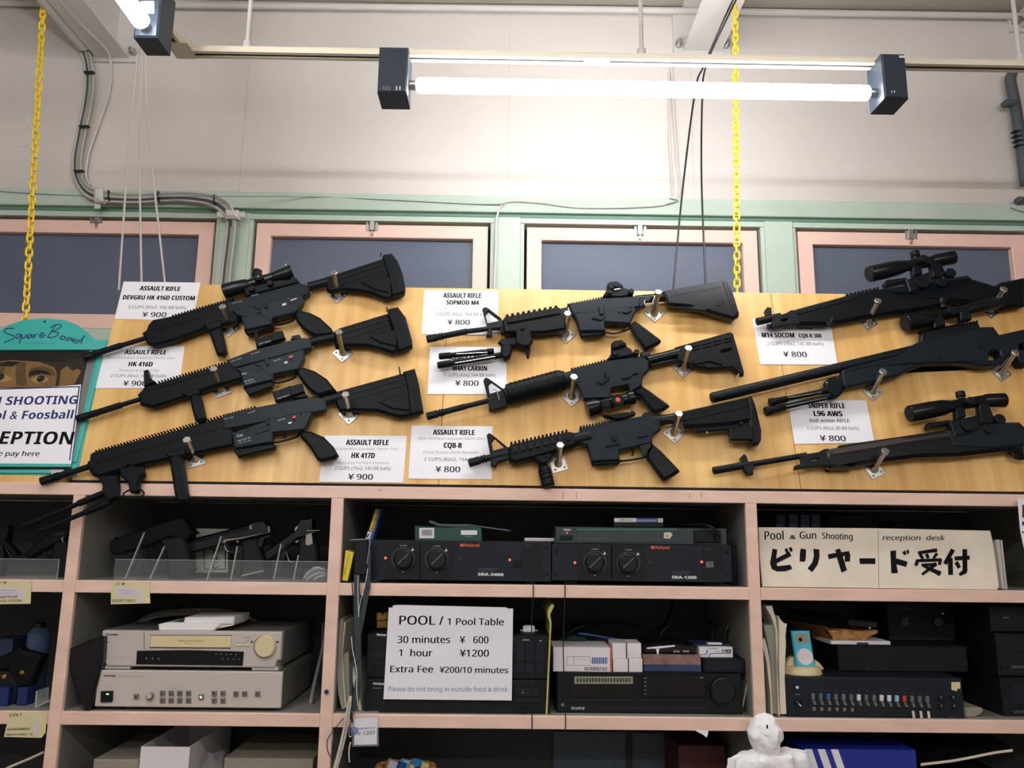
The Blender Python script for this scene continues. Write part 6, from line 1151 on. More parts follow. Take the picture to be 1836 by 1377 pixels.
Bk.box(bl_.x, br_.x, 0.13, 0.30, zcd, zcd + 0.004, 0.001)
tl, tr2 = onY(*N1(900, 350)[0], 0.13), onY(*N1(1540, 400)[0], 0.13)
Bk.add([(bl_.x, 0.14, zcd), (tl.x, 0.14, tl.z), (tl.x - 0.03, 0.32, tl.z), (bl_.x - 0.02, 0.30, zcd)], [(0, 1, 2, 3), (3, 2, 1, 0)]).add([(br_.x, 0.14, zcd), (tr2.x, 0.14, tr2.z), (tr2.x - 0.03, 0.32, tr2.z), (br_.x, 0.30, zcd)], [(0, 1, 2, 3), (3, 2, 1, 0)])
part(r, 'woven_body', Bk)
za = onY(*N1(1400, 385)[0], 0.12).z
r = thing('remote_control', 'dark remote control lying in the long wicker basket', 'remote control')
rc = MB(m='black_plastic'); A = onY(*N1(1420, 355)[0], 0.115); d_ = Vector((-0.085, 0.2, 0.012)); s_ = Vector((0.055, 0.0, -0.004)); u_ = Vector((0, 0, 0.014))
pts = [A - s_ * 0.9, A + s_ * 0.42, A + s_ * 0.42 + d_, A - s_ * 0.9 + d_]
rc.add([p for p in pts] + [p + u_ for p in pts], [(3, 2, 1, 0), (4, 5, 6, 7), (0, 1, 5, 4), (1, 2, 6, 5), (2, 3, 7, 6), (3, 0, 4, 7)])
part(r, 'body', rc)
part(r, 'end_cap', MB(m='chrome_dark').add([A - s_ * 0.5 - Vector((0, .001, 0)), A + s_ * 0.4 - Vector((0, .001, 0)), A + s_ * 0.4 + u_ * 0.8 - Vector((0, .001, 0)), A - s_ * 0.5 + u_ * 0.8 - Vector((0, .001, 0))], [(0, 1, 2, 3)]).on(YP(0.113)).use('white_ink').disc(N1(1440, 366)[0], 1.6, 0.0, 0.001).use('dark_red').quadbox(*N1(1420, 315)[0], *N1(1450, 328)[0], 0, 0.001, 0))
q = rect(0.2, 1592, 1082, 1712, 1156); r = thing('speaker_unit', 'dark hi-fi unit standing behind the disc case', 'hi-fi unit')
part(r, 'chassis', MB(m='black_plastic').box(q[0], q[1], 0.2, 0.38, zdk, q[3], 0.003)); part(r, 'knob', S('deck_teal', 0.2).disc((1683, 1115), 8, 0.012, 0.012).use('white_ink').disc((1691, 1100), 2, 0.003, 0.003)); part(r, 'display', S('dark_blue', 0.2).quadbox(1617, 1107, 1629, 1122, 0.001, 0.001, 0).quadbox(1614, 1090, 1631, 1092, 0.001, 0.001, 0))
r = thing('mini_stereo', 'dim stack of stereo decks at the far end of the mixer bay', 'stereo')
x0, x1, z0, z1 = rect(0.05, 1788, 1087, 1920, 1292); za_, zb_ = onY(1800, 1135, 0.05).z, onY(1800, 1214, 0.05).z
part(r, 'upper_deck', MB(m='black_plastic').box(x0, x1, 0.06, 0.37, za_ + 0.001, z1, 0.003)); part(r, 'middle_deck', MB(m='black_plastic').box(x0 + 0.003, x1, 0.05, 0.37, zb_ + 0.001, za_ - 0.001, 0.004)); part(r, 'lower_deck', MB(m='black_plastic').box(x0 + 0.004, x1, 0.05, 0.37, SCz, zb_ - 0.001, 0.003))
part(r, 'button_panel', S('black_panel', 0.05).quadbox(1813, 1160, 1880, 1166, 0.001, 0.001, 0.0004).quadbox(1816, 1224, 1880, 1262, 0.001, 0.001, 0.0004).disc((1800, 1193), 3, 0.006, 0.006).disc((1803, 1258), 4, 0.006, 0.006).on(YP(0.06)).quadbox(1794, 1094, 1815, 1102, 0.001, 0.001, 0.0004).use('dash_grey').quadbox(1799, 1106.5, 1809, 1108.5, 0.002, 0.001, 0))
part(r, 'lettering', S('dim_ink', 0.05).text('SONY', (1814, 1198), (1840, 1198.4), 4.6, 0.0008, 0.021, serif=True).text('MHC-W', (1818, 1279), (1850, 1279), 5, 0.0008))
one('grey_bowl', S('cardboard_grey', 0.04).pr(N2(820, 1150, 990, 1150, 1016, 1170, 1012, 1195, 980, 1225, 930, 1252, 850, 1256, 828, 1240), 0, 0.10, 0.004), 'grey bowl shaped packing piece between the mixer and the far stereo decks', 'packing piece')

# lowest bay, right --------------------------------------------------------
r = thing('tissue_doll', 'white tissue paper weather doll hanging in front of the shelf divider', 'paper doll')
hp = onY(1372, 1312, -0.055); k = (hp - EYE).dot(FWD) / F; random.seed(3)
def crumple(m, amp, f):
    from mathutils import noise
    m.v = [v + Vector((noise.noise(v * f), noise.noise(v * f + Vector((9, 0, 0))), noise.noise(v * f + Vector((0, 7, 0))))) * amp for v in m.v]; return m
hm = MB(m='tissue').lathe((hp.x, hp.y, hp.z - 32 * k), (0.0, 0, 1), dense([(0, 19 * k), (5 * k, 24 * k), (12 * k, 28 * k), (24 * k, 31.5 * k), (36 * k, 30 * k), (48 * k, 24 * k), (57 * k, 15 * k), (63 * k, 7 * k), (65 * k, 1 * k)]), 72)
hm.v = [v * 1.0 for v in hm.v]; part(r, 'head', crumple(crumple(hm, 0.007, 40), 0.0015, 110)); 
sk = MB(m='tissue'); n = 96; prof = dense([(0, 20), (-2, 36), (-5, 58), (-10, 66), (-24, 69), (-60, 73), (-120, 80)], 3); base = Vector((hp.x + 4 * k, hp.y, hp.z - 30 * k)); vs = []; fs = []
for j, (dz, rr_) in enumerate(prof):
    for i in range(n):
        t_ = 2 * math.pi * i / n; fold = 1 + 0.10 * math.sin(t_ * 9) * min(1, j / 8); vs.append(base + Vector((math.cos(t_) * rr_ * k * fold, math.sin(t_) * rr_ * k * 0.5 * fold, dz * k + 0.16 * max(0, (rr_ - 20)) * math.cos(t_) * k)))
for j in range(len(prof) - 1):
    for i in range(n): fs.append((j * n + i, (j + 1) * n + i, (j + 1) * n + (i + 1) % n, j * n + (i + 1) % n))
part(r, 'skirt', crumple(sk.add(vs, fs), 0.004, 60)); part(r, 'neck_tie', MB(m='tissue').lathe(base + Vector((0, 0, -0.004)), (0, 0, 1), [(0, 19 * k), (0.004, 20 * k), (0.012, 19 * k)], 28))
part(r, 'eye_mark', S('ink', hp.y - 33 * k).pr(N3(314, 200, 320, 198, 322, 215, 318, 222, 313, 214), 0.003, 0.004, 0.0005))
part(r, 'hanging_thread', MB(m='cord_white').sweep([(hp.x, hp.y, hp.z + 30 * k), (hp.x + 0.004, -0.002, hp.z + 0.07)], 0.0008, 6))
r = thing('shoe_box', 'deep blue shoe box with three slanting white stripes, behind the tissue doll', 'box')
x0, x1, z0, z1 = rect(0.03, 1443, 1344, 1645, 1420)
part(r, 'carton', MB(m='blue_box').box(x0, x1, 0.03, 0.16, zD, z1, 0.002))
part(r, 'stripes', S('paper', 0.03).pr(N3(538, 340, 580, 340, 655, 560, 612, 560), 0.0004, 0.0003, 0).pr(N3(614, 341, 658, 341, 735, 560, 690, 560), 0.0004, 0.0003, 0).pr(N3(692, 342, 735, 342, 812, 560, 768, 560), 0.0004, 0.0003, 0))
q = rect(0.12, 1420, 1316, 1452, 1330); 
for a, b, c, d, y, mm, nm, lab, cat in [(1450, 1334, 1500, 1420, 0.35, 'dash_grey', 'grey_carton', 'dim grey carton standing behind the blue shoe box', 'box'), (1535, 1336, 1585, 1420, 0.35, 'dark_blue', 'blue_carton', 'dim blue carton standing behind the blue shoe box', 'box')]:
    q = rect(y, a, b, c, d); one(nm, MB(m=mm).box(q[0], q[1], y, y + 0.06, zD, q[3], 0.001), lab, cat)
mg = MB(m='black_gloss'); q0 = onY(1652, 1372, 0.05); 
for j in range(7):
    t_ = j / 6; p = onY(*N3(1225 + 545 * t_, 440 - 75 * t_ ** 0.8 + 10 * math.sin(t_ * 5))[0], 0.05); mg.v += [p, p + Vector((0, 0, 0.006)), p + Vector((0, 0.24, 0.055)), p + Vector((0, 0.24, 0.045))]
for j in range(6): a = 4 * j; mg.f += [(a, a + 4, a + 5, a + 1), (a + 1, a + 5, a + 6, a + 2), (a + 3, a + 7, a + 4, a), (a + 2, a + 6, a + 7, a + 3)]; mg.mi += [1, 0, 0, 0]
mg.mats.append('paper_warm')
one('glossy_magazine', mg, 'glossy dark magazine bending over the things beside the blue shoe box', 'magazine')
q = rect(0.06, 1655, 1384, 1800, 1430); one('dark_box', MB(m='black_plastic').box(q[0], q[1], 0.06, 0.3, zD, q[3], 0.002), 'dark box under the bent glossy magazine', 'box')

# pistol bay ---------------------------------------------------------------
def pistol(label, y, slide, grip, guard, mm, gm, extra=(), th=0.03):
    r = thing('replica_pistol', label, 'replica pistol', 'replica pistols on acrylic stands')
    part(r, 'slide', S(mm, y).pr(slide, 0.0, th, 0.004)); part(r, 'grip', S(gm, y).pr(grip, -0.001, th - 0.002, 0.005))
    part(r, 'trigger_guard', S(mm, y).cable(guard, y + th / 2, 0.0035, 8))
    for nm, m_, q, w, t_ in extra: part(r, nm, S(m_, y).pr(q, w, t_, 0.001))
    return r
def serr(r, K, x0, y0, x1, y1, n, h, y, mm): part(r, 'serrations', S(mm, y).rail(K(x0, y0)[0], K(x1, y1)[0], n, h, 0.0012, 0.003, 0.5))
pistol('matt black replica pistol on the acrylic stand above the yellow price tag', 0.07, M1(135, 345, 165, 335, 172, 318, 190, 325, 600, 182, 645, 188, 692, 258, 730, 293, 690, 302, 665, 345, 550, 315, 375, 385, 200, 440, 150, 432, 135, 400), M1(485, 335, 650, 300, 672, 420, 712, 540, 690, 575, 540, 602, 530, 470), M1(378, 385, 392, 462, 420, 475, 480, 452), 'gun_polymer', 'black_plastic', [('front_sight', 'gun_polymer', M1(165, 335, 172, 316, 192, 322, 190, 330), -0.01, 0.008)])
pistol('dark chrome replica pistol with a bright grip base, middle of the pistol shelf', 0.10, M1(640, 345, 1088, 232, 1112, 210, 1200, 200, 1228, 238, 1265, 268, 1230, 305, 1050, 335, 680, 432), M1(1045, 335, 1150, 325, 1165, 380, 1212, 545, 1190, 570, 1042, 592), M1(920, 350, 935, 400, 960, 420, 1040, 420), 'chrome_dark', 'black_plastic', [('barrel_rib', 'gun_metal', M1(660, 352, 1090, 244, 1092, 262, 664, 375), 0.001, 0.004), ('safety', 'steel', M1(1095, 240, 1110, 230, 1118, 260, 1100, 268), 0.004, 0.006), ('backstrap', 'chrome_dark', M1(1150, 385, 1165, 320, 1240, 300, 1262, 305, 1200, 330, 1185, 390), 0.003, 0.02), ('trigger', 'steel', M1(912, 350, 930, 330, 1045, 318, 1180, 290, 1182, 296, 1050, 328, 940, 345, 928, 362), 0.004, 0.006), ('magazine_catch', 'steel', M1(1005, 345, 1022, 338, 1026, 352, 1010, 358), 0.005, 0.006), ('hammer', 'steel', M1(1222, 245, 1236, 240, 1240, 285, 1228, 290), 0.005, 0.006), ('grip_base', 'steel', M1(1038, 590, 1044, 575, 1190, 540, 1196, 556), 0.003, 0.03)])  # steel pieces at slide rear and trigger stand in for chrome highlights
pistol('dark chrome replica pistol at the end of the pistol shelf', 0.10, M1(1190, 425, 1420, 262, 1412, 235, 1450, 190, 1530, 188, 1532, 268, 1580, 272, 1520, 310, 1430, 330, 1215, 490), M1(1435, 320, 1530, 290, 1560, 380, 1570, 480, 1540, 540, 1430, 520), M1(1350, 420, 1370, 480, 1400, 490, 1440, 470), 'chrome_dark', 'black_plastic', [('safety', 'steel', M1(1405, 262, 1425, 235, 1432, 255, 1412, 280), 0.004, 0.006), ('backstrap', 'steel', M1(1480, 370, 1485, 300, 1525, 285, 1535, 360, 1510, 378), 0.003, 0.02), ('trigger', 'steel', M1(1410, 345, 1436, 335, 1438, 348, 1416, 360), 0.004, 0.006), ('hammer', 'steel', M1(1490, 268, 1580, 268, 1580, 275, 1492, 278), 0.005, 0.006), ('rear_sight', 'chrome_dark', M1(1505, 195, 1530, 188, 1528, 265, 1508, 262), 0.004, 0.02)])  # steel safety, trigger and backstrap shapes are drawn-in chrome highlights
gl = S('acrylic_edge', 0.03)
for q in ((1470, 600, 1500, 560, 1560, 530, 1612, 540), (1490, 612, 1530, 580, 1580, 560, 1618, 566), (1540, 612, 1570, 590, 1615, 580), (1530, 530, 1560, 522, 1590, 532)): gl.cable(M1(*q), 0.03, 0.0015, 6)  # pale arcs draw the glitter on the bag's creases
gl.use('clear_film').pr(M1(1455, 612, 1480, 560, 1530, 525, 1590, 522, 1620, 560, 1622, 612), 0, 0.03, 0.006)
one('plastic_bag', gl, 'clear crinkled bag at the end of the pistol shelf beside the divider', 'bag')
for i, (a, b, c, d, lab) in enumerate([(M1(240, 605)[0], M1(372, 285)[0], M1(410, 605)[0], M1(510, 380)[0], 'clear acrylic stand under the matt black pistol'), (M1(800, 615)[0], M1(900, 310)[0], M1(965, 612)[0], M1(1010, 380)[0], 'clear acrylic stand under the middle chrome pistol'), (M1(1260, 605)[0], M1(1310, 365)[0], M1(1395, 608)[0], M1(1430, 440)[0], 'clear acrylic stand under the last chrome pistol')]):
    m = S('acrylic_edge', 0.055).pr([a, (a[0] + 2, a[1]), (b[0] + 2, b[1]), b], 0, 0.004, 0).pr([c, (c[0] + 2, c[1]), (d[0] + 2, d[1]), d], 0, 0.004, 0).use('acrylic').pr([a, (a[0] + 2, a[1]), (b[0] + 2, b[1]), b], -0.004, 0.05, 0).pr([c, (c[0] + 2, c[1]), (d[0] + 2, d[1]), d], -0.004, 0.05, 0).pr([a, c, (c[0], c[1] + 1.5), (a[0], a[1] + 1.5)], 0, 0.05, 0)
    one('acrylic_stand', m, lab, 'stand', 'acrylic pistol stands')
q = rect(0.008, 204, 1004.5, 588, 1042); one('acrylic_strip', MB(m='acrylic').box(q[0], q[1], 0.008, 0.011, SB, q[3] - 0.001, 0.0).use('acrylic_edge').box(q[0], q[1], 0.008, 0.011, q[3] - 0.001, q[3], 0).box(q[1] - 0.001, q[1], 0.008, 0.011, SB, q[3] - 0.001, 0), 'clear acrylic strip along the front of the pistol shelf', 'acrylic strip')
r = one('paper_card', S('paper_grey', 0.16).pr(M1(735, 258, 955, 262, 950, 560, 730, 560), 0, 0.001, 0), 'grey paper card with framed Japanese letters behind the pistols', 'card')
m = S('ink', 0.16)
for e in ((785, 398, 937, 402), (785, 535, 937, 540), (785, 400, 791, 538), (930, 400, 937, 540)): m.pr(M1(e[0], e[1], e[2], e[1], e[2], e[3] if e[3] - e[1] > 20 else e[1] + 6, e[0], e[3] if e[3] - e[1] > 20 else e[1] + 6), 0.0004, 0.0003, 0)
m.text('や', M1(845, 445)[0], M1(885, 445)[0], 11, 0.0005, 0.03).text('せ', M1(845, 490)[0], M1(885, 490)[0], 11, 0.0005, 0.03).text('し', M1(845, 530)[0], M1(885, 530)[0], 10, 0.0005, 0.03)
part(r, 'lettering', m)
def tag(label, quad, top, low, fig, y=-0.004):
    r = one('price_tag', S('tag_yellow', y).pr(quad, 0, 0.0008, 0), label, 'price tag', 'yellow price tags on the shelf edges')
    c = Vector((sum(p[0] for p in quad) / 4, sum(p[1] for p in quad) / 4)); m = S('lilac', y); w = quad[1][0] - quad[0][0]
    a, b = m.pl.at((c.x - w * 0.1, c.y - 1), 0.0004); kk = m.pl.px((c.x, c.y))
    m.uvprism([[(a + kk * w * 0.29 * math.cos(t_ * math.pi / 12), b + kk * 8.5 * math.sin(t_ * math.pi / 12)) for t_ in range(24)]], 0.0004, 0.0003, 0)
    m.use('ink_grey').text('ONE MAGAZINE', (c.x - w * 0.3, c.y - 3), (c.x + w * 0.1, c.y - 3), 2.2, 0.0006).text('20 SHOTS', (c.x - w * 0.28, c.y + 2), (c.x + w * 0.05, c.y + 2), 2.2, 0.0006)
    m.use('ink_mid')
    for s, pa_, pb__, cap in (top, *low): m.text(s, pa_, pb__, cap, 0.0006, 0.012, 0.2)
    m.use('lilac').disc((fig[0], fig[1] - 9), 3, 0.0006, 0.0004).pr([(fig[0] - 3, fig[1] - 6), (fig[0] + 3, fig[1] - 6), (fig[0] + 3.5, fig[1] + 3), (fig[0] + 3, fig[1] + 12), (fig[0] - 3, fig[1] + 12), (fig[0] - 3.5, fig[1] + 3)], 0.0006, 0.0004, 0)
    part(r, 'lettering', m)
tag('yellow price tag lettered DESERT EAGLE on the upper shelf edge', M1(150, 622, 412, 625, 418, 772, 148, 778), ('27 発', M1(180, 645)[0], M1(245, 647)[0], 3.6), [('DESERT EAGLE', M1(155, 765)[0], M1(318, 762)[0], 5)], M1(350, 722)[0])
tag('yellow price tag on the upper shelf edge, cut by the side of the dark bay', L8(-60, 925, 288, 928, 278, 1135, -60, 1140), ('27 発', L8(-10, 950)[0], L8(60, 950)[0], 3.4), [('BERETTA 9.8', L8(-20, 1085)[0], L8(155, 1080)[0], 3.6), ('ELITE CUSTOM', L8(-20, 1120)[0], L8(200, 1115)[0], 3.6)], L8(195, 1050)[0])
tag('yellow price tag lettered COLT GOVERNMENT on the middle shelf edge', M5(88, 878, 420, 880, 405, 1060, 370, 1108, 34, 1100), ('COLT', M5(85, 918)[0], M5(200, 912)[0], 5), [('GOVERNMENT', M5(65, 1042)[0], M5(275, 1038)[0], 4.2), ('Mark IV SERIES 70', M5(55, 1088)[0], M5(285, 1085)[0], 3.6)], M5(322, 1022)[0])

# recorder bay -------------------------------------------------------------
r = thing('video_processor', 'wide silver video unit with two rows of small square buttons, standing on the shelf', 'video unit')
x0, x1, z0, z1 = rect(0.02, 172, 1203, 505, 1274); 
part(r, 'chassis', MB(m='silver_side').box(x0 + 0.002, x1 - 0.002, 0.026, 0.33, SCz + 0.006, z1 - 0.001, 0.001))
part(r, 'front_panel', MB(m='silver_plastic').box(x0, x1, 0.02, 0.026, SCz + 0.008, z1, 0.002))
for xx in (x0 + 0.04, x1 - 0.04): part(r, 'foot', MB(m='black_plastic').box(xx - 0.02, xx + 0.02, 0.04, 0.08, SCz, SCz + 0.006, 0.001))
part(r, 'power_switch', S('black_plastic', 0.02).pr(M6(258, 550, 336, 548, 331, 620, 256, 622), 0.006, 0.006, 0.001)); part(r, 'indicator_lamp', S('led_green', 0.02).quadbox(*M6(296, 564)[0], *M6(311, 572)[0], 0.0068, 0.001, 0))
part(r, 'knob', S('button_grey', 0.02).disc(M6(575, 585)[0], 6.4, 0.012, 0.012, 24, 0.002).use('silver_plastic').disc(M6(575, 580)[0], 4.6, 0.0126, 0.001))
for bx0, by0 in [(490, 585)] + [(x, y) for y in (563, 611) for x in (663, 720, 777, 834)] + [(x, y) for y in (565, 613) for x in (1004, 1061)] + [(1147, 567), (1204, 567), (1290, 567)]:
    p = M6(bx0, by0)[0]; part(r, 'button', S('button_grey', 0.02).quadbox(p[0] - 4.4, p[1] - 4.6, p[0] + 4.4, p[1] + 4.6, 0.005, 0.005, 0.001).use('ink').quadbox(p[0] - 1.2, p[1] - 1.2, p[0] + 1.2, p[1] + 1.2, 0.0053, 0.0005, 0))
p = M6(918, 588)[0]; part(r, 'button', S('button_grey', 0.02).quadbox(p[0] - 4.4, p[1] - 4.6, p[0] + 4.4, p[1] + 4.6, 0.005, 0.005, 0.001).use('led_green').quadbox(p[0] - 1.6, p[1] - 1.8, p[0] + 1.4, p[1] + 1.8, 0.0054, 0.0006, 0), 'button with a green light')
l = S('ink_mid', 0.02).text('TOSHIBA', M6(277, 452)[0], M6(357, 453)[0], 2.9, 0.0006, 0.03).use('ink_grey').text('DIGITAL MULTIPLEXER', M6(380, 452)[0], M6(540, 454)[0], 1.8, 0.0006)
for s, a, b, y_ in [('SPOT', 478, 512, 530), ('TIME', 567, 595, 530), ('FULL SCREEN SELECT', 685, 810, 530), ('MULTI', 905, 940, 532), ('FREEZE', 1015, 1058, 532), ('SEQUENCE', 1145, 1215, 532), ('ZOOM', 1272, 1312, 534), ('POWER', 338, 376, 606)]: l.text(s, M6(a, y_)[0], M6(b, y_)[0], 1.6, 0.0006)
part(r, 'lettering', l); zpr = z1
r = thing('video_recorder', 'silver time lapse video recorder with a cream jog dial, on the silver video unit', 'video recorder')
q = S('silver_plastic', 0.03).pr(M6(285, 148, 1455, 158, 1442, 345, 1420, 345, 1405, 395, 300, 385, 275, 345, 246, 338, 268, 152), 0, 0.02, 0.003)
part(r, 'front_panel', q)
x0, x1, z0, z1 = rect(0.05, 182, 1131, 505, 1194)
part(r, 'chassis', MB(m='silver_side').box(x0, x1, 0.05, 0.34, zpr + 0.008, z1, 0.002))
for a, b in ((285, 458), (1258, 1430)):
    c0, c1 = onY(*M6(a, 395)[0], 0.04), onY(*M6(b, 395)[0], 0.04); part(r, 'foot', MB(m='silver_plastic').box(c0.x, c1.x, 0.035, 0.08, zpr, zpr + 0.009, 0.001))
part(r, 'tape_door', S('cream_plastic', 0.03).pr(M6(592, 182, 1120, 184, 1112, 262, 582, 258), 0.002, 0.002, 0.0005).use('ink').pr(M6(588, 178, 1124, 180, 1123, 184, 588, 182), 0.0014, 0.001, 0).pr(M6(578, 259, 1114, 263, 1113, 267, 578, 263), 0.0014, 0.001, 0))
part(r, 'display_panel', S('black_gloss', 0.03).pr(M6(496, 282, 840, 278, 1200, 288, 1192, 380, 490, 372), 0.003, 0.004, 0.001).use('dash_grey').dots(M6(560, 332)[0], M6(640, 335)[0], 3, (1.2, 2), 0.0034, 0.0003).dots(M6(1020, 302)[0], M6(1150, 306)[0], 5, (1.4, 1), 0.0034, 0.0003).dots(M6(1060, 335)[0], M6(1170, 338)[0], 4, (1.4, 1), 0.0034, 0.0003))
part(r, 'jog_dial', S('cream_plastic', 0.03).disc(M6(1338, 255)[0], 18.6, 0.012, 0.012, 40, 0.003, None, 1.03).use('ink_mid').ring(M6(1338, 255)[0], 19, 19.8, 0.001, 0.0006, 40))
part(r, 'button', S('cream_plastic', 0.03).pr(M6(1142, 238, 1240, 240, 1238, 252, 1142, 250), 0.003, 0.003, 0.0006)); part(r, 'button', S('cream_plastic', 0.03).pr(M6(1208, 204, 1238, 205, 1236, 212, 1208, 211), 0.003, 0.003, 0.0006))
l = S('ink_mid', 0.03).text('TOSHIBA', M6(293, 181)[0], M6(374, 182)[0], 3.1, 0.0006, 0.03).text('KV', M6(302, 232)[0], M6(326, 232)[0], 3, 0.0006).quadbox(*M6(543, 152)[0], *M6(546, 276)[0], 0.0004, 0.0003, 0).use('ink_grey').text('KV-7024  TIME LAPSE VCR', M6(272, 326)[0], M6(405, 328)[0], 1.8, 0.0006)
l.use('ochre').text('TIME LAPSE VIDEO', M6(765, 222)[0], M6(938, 224)[0], 3.2, 0.0026).text('Real time', M6(808, 236)[0], M6(885, 237)[0], 1.8, 0.0026).use('ink_mid').text('A.REPEAT', M6(1188, 198)[0], M6(1252, 199)[0], 1.6, 0.0006).text('REC  STOP', M6(1152, 236)[0], M6(1220, 236)[0], 1.6, 0.0006).quadbox(*M6(1415, 218)[0], *M6(1432, 230)[0], 0.0006, 0.0003, 0).quadbox(*M6(1247, 218)[0], *M6(1262, 230)[0], 0.0006, 0.0003, 0)
part(r, 'lettering', l); zvc = z1
for i, (q, y, lab, zz) in enumerate([((636, 108, 700, 96, 1035, 106, 1040, 118, 1000, 152, 640, 152), 0.04, 'white paperback lying on the video recorder', zvc), ((812, 62, 1140, 58, 1132, 108, 820, 108, 802, 95), 0.05, 'white notepad lying on the paperback, nearer the jog dial', 0)]):
    r = one('paperback', S('tissue', y).pr(M6(*q), 0, 0.12, 0.003), lab, 'book', 'books on the video recorder')
    if i == 0: part(r, 'cover', S('box_green', 0.06).pr(M6(735, 90, 800, 86, 802, 106, 650, 108), 0.0, 0.1, 0.0005), 'green cover')
one('paper_leaf', S('paper_warm', 0.05).pr(M6(980, 110, 1100, 112, 1135, 106, 1130, 116, 1010, 140), 0, 0.1, 0.0004), 'loose paper leaf between the paperback and the notepad', 'paper')
r = thing('tablet_stand', 'thin black screen tilted against the silver video units beside the divider', 'screen')
part(r, 'casing', S('black_gloss', 0.0).pr(M6(15, 300, 22, 282, 245, 185, 278, 190, 270, 345, 215, 560, 188, 690, 150, 690, 25, 340), -0.01, 0.03, 0.004)); part(r, 'edge', S('chrome_dark', 0.0).pr(M6(20, 285, 205, 205, 208, 209, 24, 292), -0.008, 0.004, 0.0005).pr(M6(95, 365, 100, 364, 190, 610, 184, 612), -0.009, 0.003, 0.0005))
one('grey_cables', S('cable_mid').cable(M6(470, 115, 600, 45, 780, 20, 1000, 15, 1200, 50, 1310, 110), 0.28, 0.006).cable(M6(480, 120, 620, 55, 800, 38, 1050, 40, 1220, 80), 0.24, 0.006), 'grey cables arching behind the white books on the recorder', 'cables')
one('grey_cable', S('cable_mid').cable(M6(1722, 100, 1722, 240, 1700, 350, 1665, 500, 1640, 632), [0.30, 0.26, 0.22, 0.16, 0.1], 0.0045), 'grey cable hanging at the end of the silver video units', 'cable')
one('push_pin', S('blue_deep').lathe(onY(*M6(1749, 549)[0], -0.0), (0, -1, 0), [(0, 0.002), (0.004, 0.003), (0.005, 0.0052), (0.008, 0.0048)], 14), 'blue push pin in the shelf divider below the pistol bay', 'push pin')
one('tape_piece', S('clear_film', 0.0).pr(M6(1732, 800, 1790, 798, 1788, 878, 1730, 875), 0.0012, 0.0008, 0), 'piece of clear tape on the shelf divider', 'tape')
one('thin_wire', S('cable_black').cable(M7(190, 950, 110, 1050, 70, 1120, 75, 1200, 110, 1260), -0.006, 0.001, 6), 'thin black wire looping from the clear tape on the divider', 'wire')
# below the recorder
r = thing('open_box', 'open white carton standing below the silver video units', 'box')
x0, x1, z0, z1 = rect(0.03, 249, 1339, 337.5, 1420); dz = onZ(*M6(740, 826)[0], z1)
yb_ = 0.33
part(r, 'carton', MB(m='cardboard_white').box(x0, x1, 0.03, 0.033, zD, z1, 0.0005).box(x0, x1, yb_ - 0.003, yb_, zD, z1, 0.0005).box(x0, x0 + 0.003, 0.033, yb_ - 0.003, zD, z1, 0).box(x1 - 0.003, x1, 0.033, yb_ - 0.003, zD, z1, 0).box(x0 + 0.003, x1 - 0.003, 0.033, yb_ - 0.003, zD, zD + 0.003, 0))
for i, (a, b, c, d, y, lab) in enumerate([(165, 1362, 246, 1420, 0.03, 'beige carton beside the open white carton, nearest the divider with the price tag'), (400, 1360, 560, 1420, 0.06, 'beige carton behind the clear bag below the video units')]):
    q = rect(y, a, b, c, d); one('beige_carton', MB(m='cardboard_grey').box(q[0], q[1], y, y + 0.25, zD, q[3], 0.002), lab, 'box', 'beige cartons below the video units')
bg = onY(388, 1372, 0.09); bm = MB(m='clear_film').lathe((bg.x, 0.09, zD), (0, 0, 1), [(0, 0.05), (0.05, 0.055), (0.10, 0.045), (bg.z - zD, 0.03), (bg.z - zD + 0.02, 0.014), (bg.z - zD + 0.026, 0.02)], 30)
one('plastic_bag', crumple(bm, 0.014, 50), 'clear plastic bag beside the open white carton', 'bag')

# dark bay at the left -----------------------------------------------------
pistol('dark replica pistol against the divider in the dark bay, behind the bipod legs', 0.12, L8(210, 690, 300, 600, 420, 510, 500, 450, 600, 440, 640, 470, 600, 560, 520, 580, 400, 640, 260, 720), L8(480, 570, 620, 545, 640, 900, 520, 910, 470, 760), L8(400, 640, 420, 700, 470, 700), 'gun_metal', 'black_plastic', [('barrel_top', 'steel', L8(500, 498, 585, 486, 584, 492, 502, 506), 0.001, 0.004), ('safety', 'steel', L8(555, 540, 575, 515, 582, 580, 572, 575), 0.002, 0.004)])
pistol('dark replica pistol standing upright at the cut edge of the dark bay', 0.10, L8(-120, 430, 60, 420, 70, 460, 40, 560, 150, 690, 120, 700, 20, 600, -120, 560), L8(-100, 560, 10, 560, 20, 700, -10, 880, -120, 880), L8(20, 600, 60, 640, 100, 700), 'gun_metal', 'black_plastic')
q = rect(0.008, -80, 1001.5, 104, 1039); one('acrylic_strip', MB(m='acrylic').box(q[0], q[1], 0.008, 0.011, SB, q[3] - 0.001, 0.0).use('acrylic_edge').box(q[0], q[1], 0.008, 0.011, q[3] - 0.001, q[3], 0).box(q[1] - 0.001, q[1], 0.008, 0.011, SB, q[3] - 0.001, 0), 'clear acrylic strip along the front of the dark bay', 'acrylic strip')
r = thing('gas_bottle', 'blue grey bottle with a dark cap in the dark bay', 'bottle'); bc = onY(66, 1175, 0.2); kk = (bc - EYE).dot(FWD) / F; zt2 = onY(66, 1132, 0.2).z
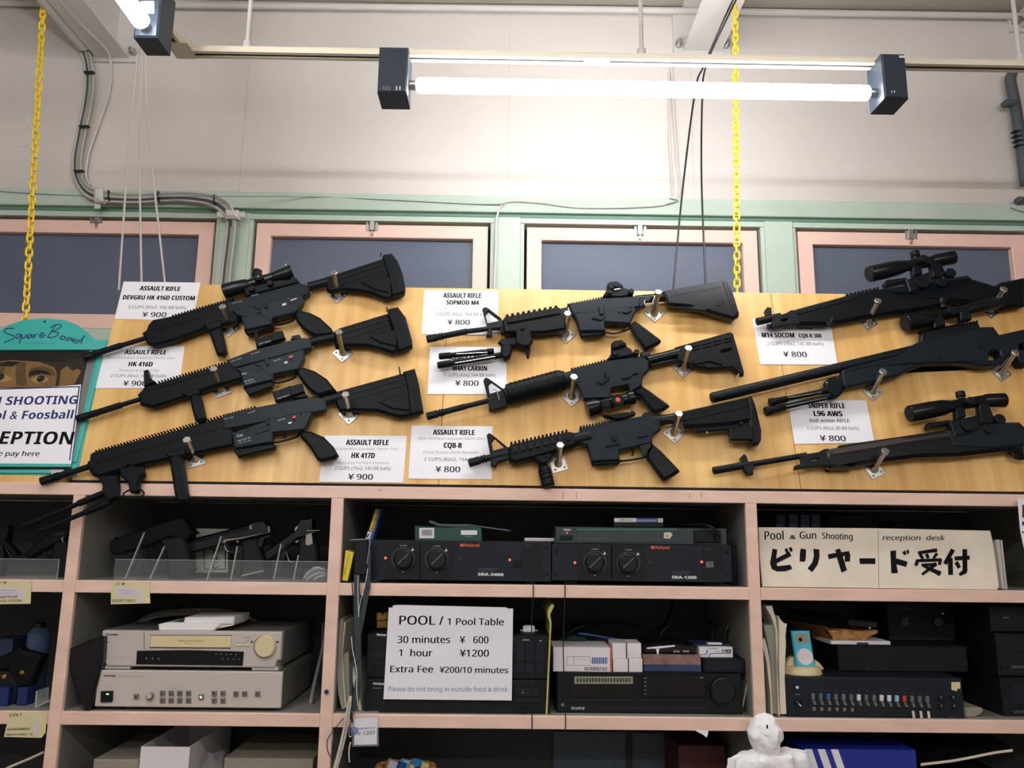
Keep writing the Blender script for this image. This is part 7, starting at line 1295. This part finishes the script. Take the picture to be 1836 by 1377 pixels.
part(r, 'body', MB(m='bottle_blue').lathe((bc.x, 0.2, SCz), (0, 0, 1), [(0, 18 * kk), (0.004, 19 * kk), (zt2 - SCz - 0.004, 19 * kk), (zt2 - SCz + 0.006, 12 * kk), (zt2 - SCz + 0.010, 9 * kk)], 26)); part(r, 'cap', MB(m='black_gloss').lathe((bc.x, 0.2, zt2 + 0.009), (0, 0, 1), [(0, 9.5 * kk), (0.012, 9.5 * kk), (0.014, 7 * kk)], 20))
pistol('dark replica pistol with two gold screws in the lower dark bay', 0.07, M5(-120, 430, 100, 340, 170, 300, 190, 330, 380, 375, 360, 420, 260, 640, 150, 660, 60, 500, -120, 520), M5(-80, 500, 110, 520, 150, 650, 120, 830, -100, 830), M5(150, 520, 180, 600, 220, 640), 'gun_polymer', 'black_plastic', [('screw', 'gold', M5(8, 560, 20, 543, 45, 540, 55, 560, 45, 582, 20, 585), 0.003, 0.004), ('screw', 'gold', M5(168, 525, 180, 508, 205, 508, 214, 525, 205, 545, 180, 545), 0.003, 0.004)])
for i, (a, b, c, d, y, lab) in enumerate([(-30, 1232, 14, 1268, 0.05, 'blue cartridge box in the lower dark bay, cut by the side'), (30, 1233, 48, 1262, 0.06, 'small blue cartridge box in the lower dark bay beside the pistol grip')]):
    q = rect(y, a, b, c, d); one('cartridge_box', MB(m='blue_deep').box(q[0], q[1], y, y + 0.04, SCz, q[3], 0.002), lab, 'box', 'blue cartridge boxes')
one('acrylic_stand', S('acrylic_edge', 0.04).pr(M5(320, 690, 335, 690, 322, 840, 308, 840), 0, 0.05, 0).pr(M5(308, 835, 440, 770, 440, 778, 320, 842), 0, 0.05, 0), 'clear acrylic stand in the lower dark bay beside the divider', 'stand')
one('curved_sheet', S('paper_warm', 0.05).cable(M5(40, 1390, 140, 1345, 260, 1295, 390, 1235), 0.05, 0.003, 8), 'pale curved strip at the bottom of the dark bay', 'strip')
q = rect(0.2, 28, 1118, 42, 1160); q = rect(0.22, -20, 1145, 22, 1180); one('dark_blue_box', MB(m='dark_blue').box(q[0], q[1], 0.22, 0.3, SCz, q[3], 0.002), 'dim blue box behind the pistol with gold screws', 'box')
settle()
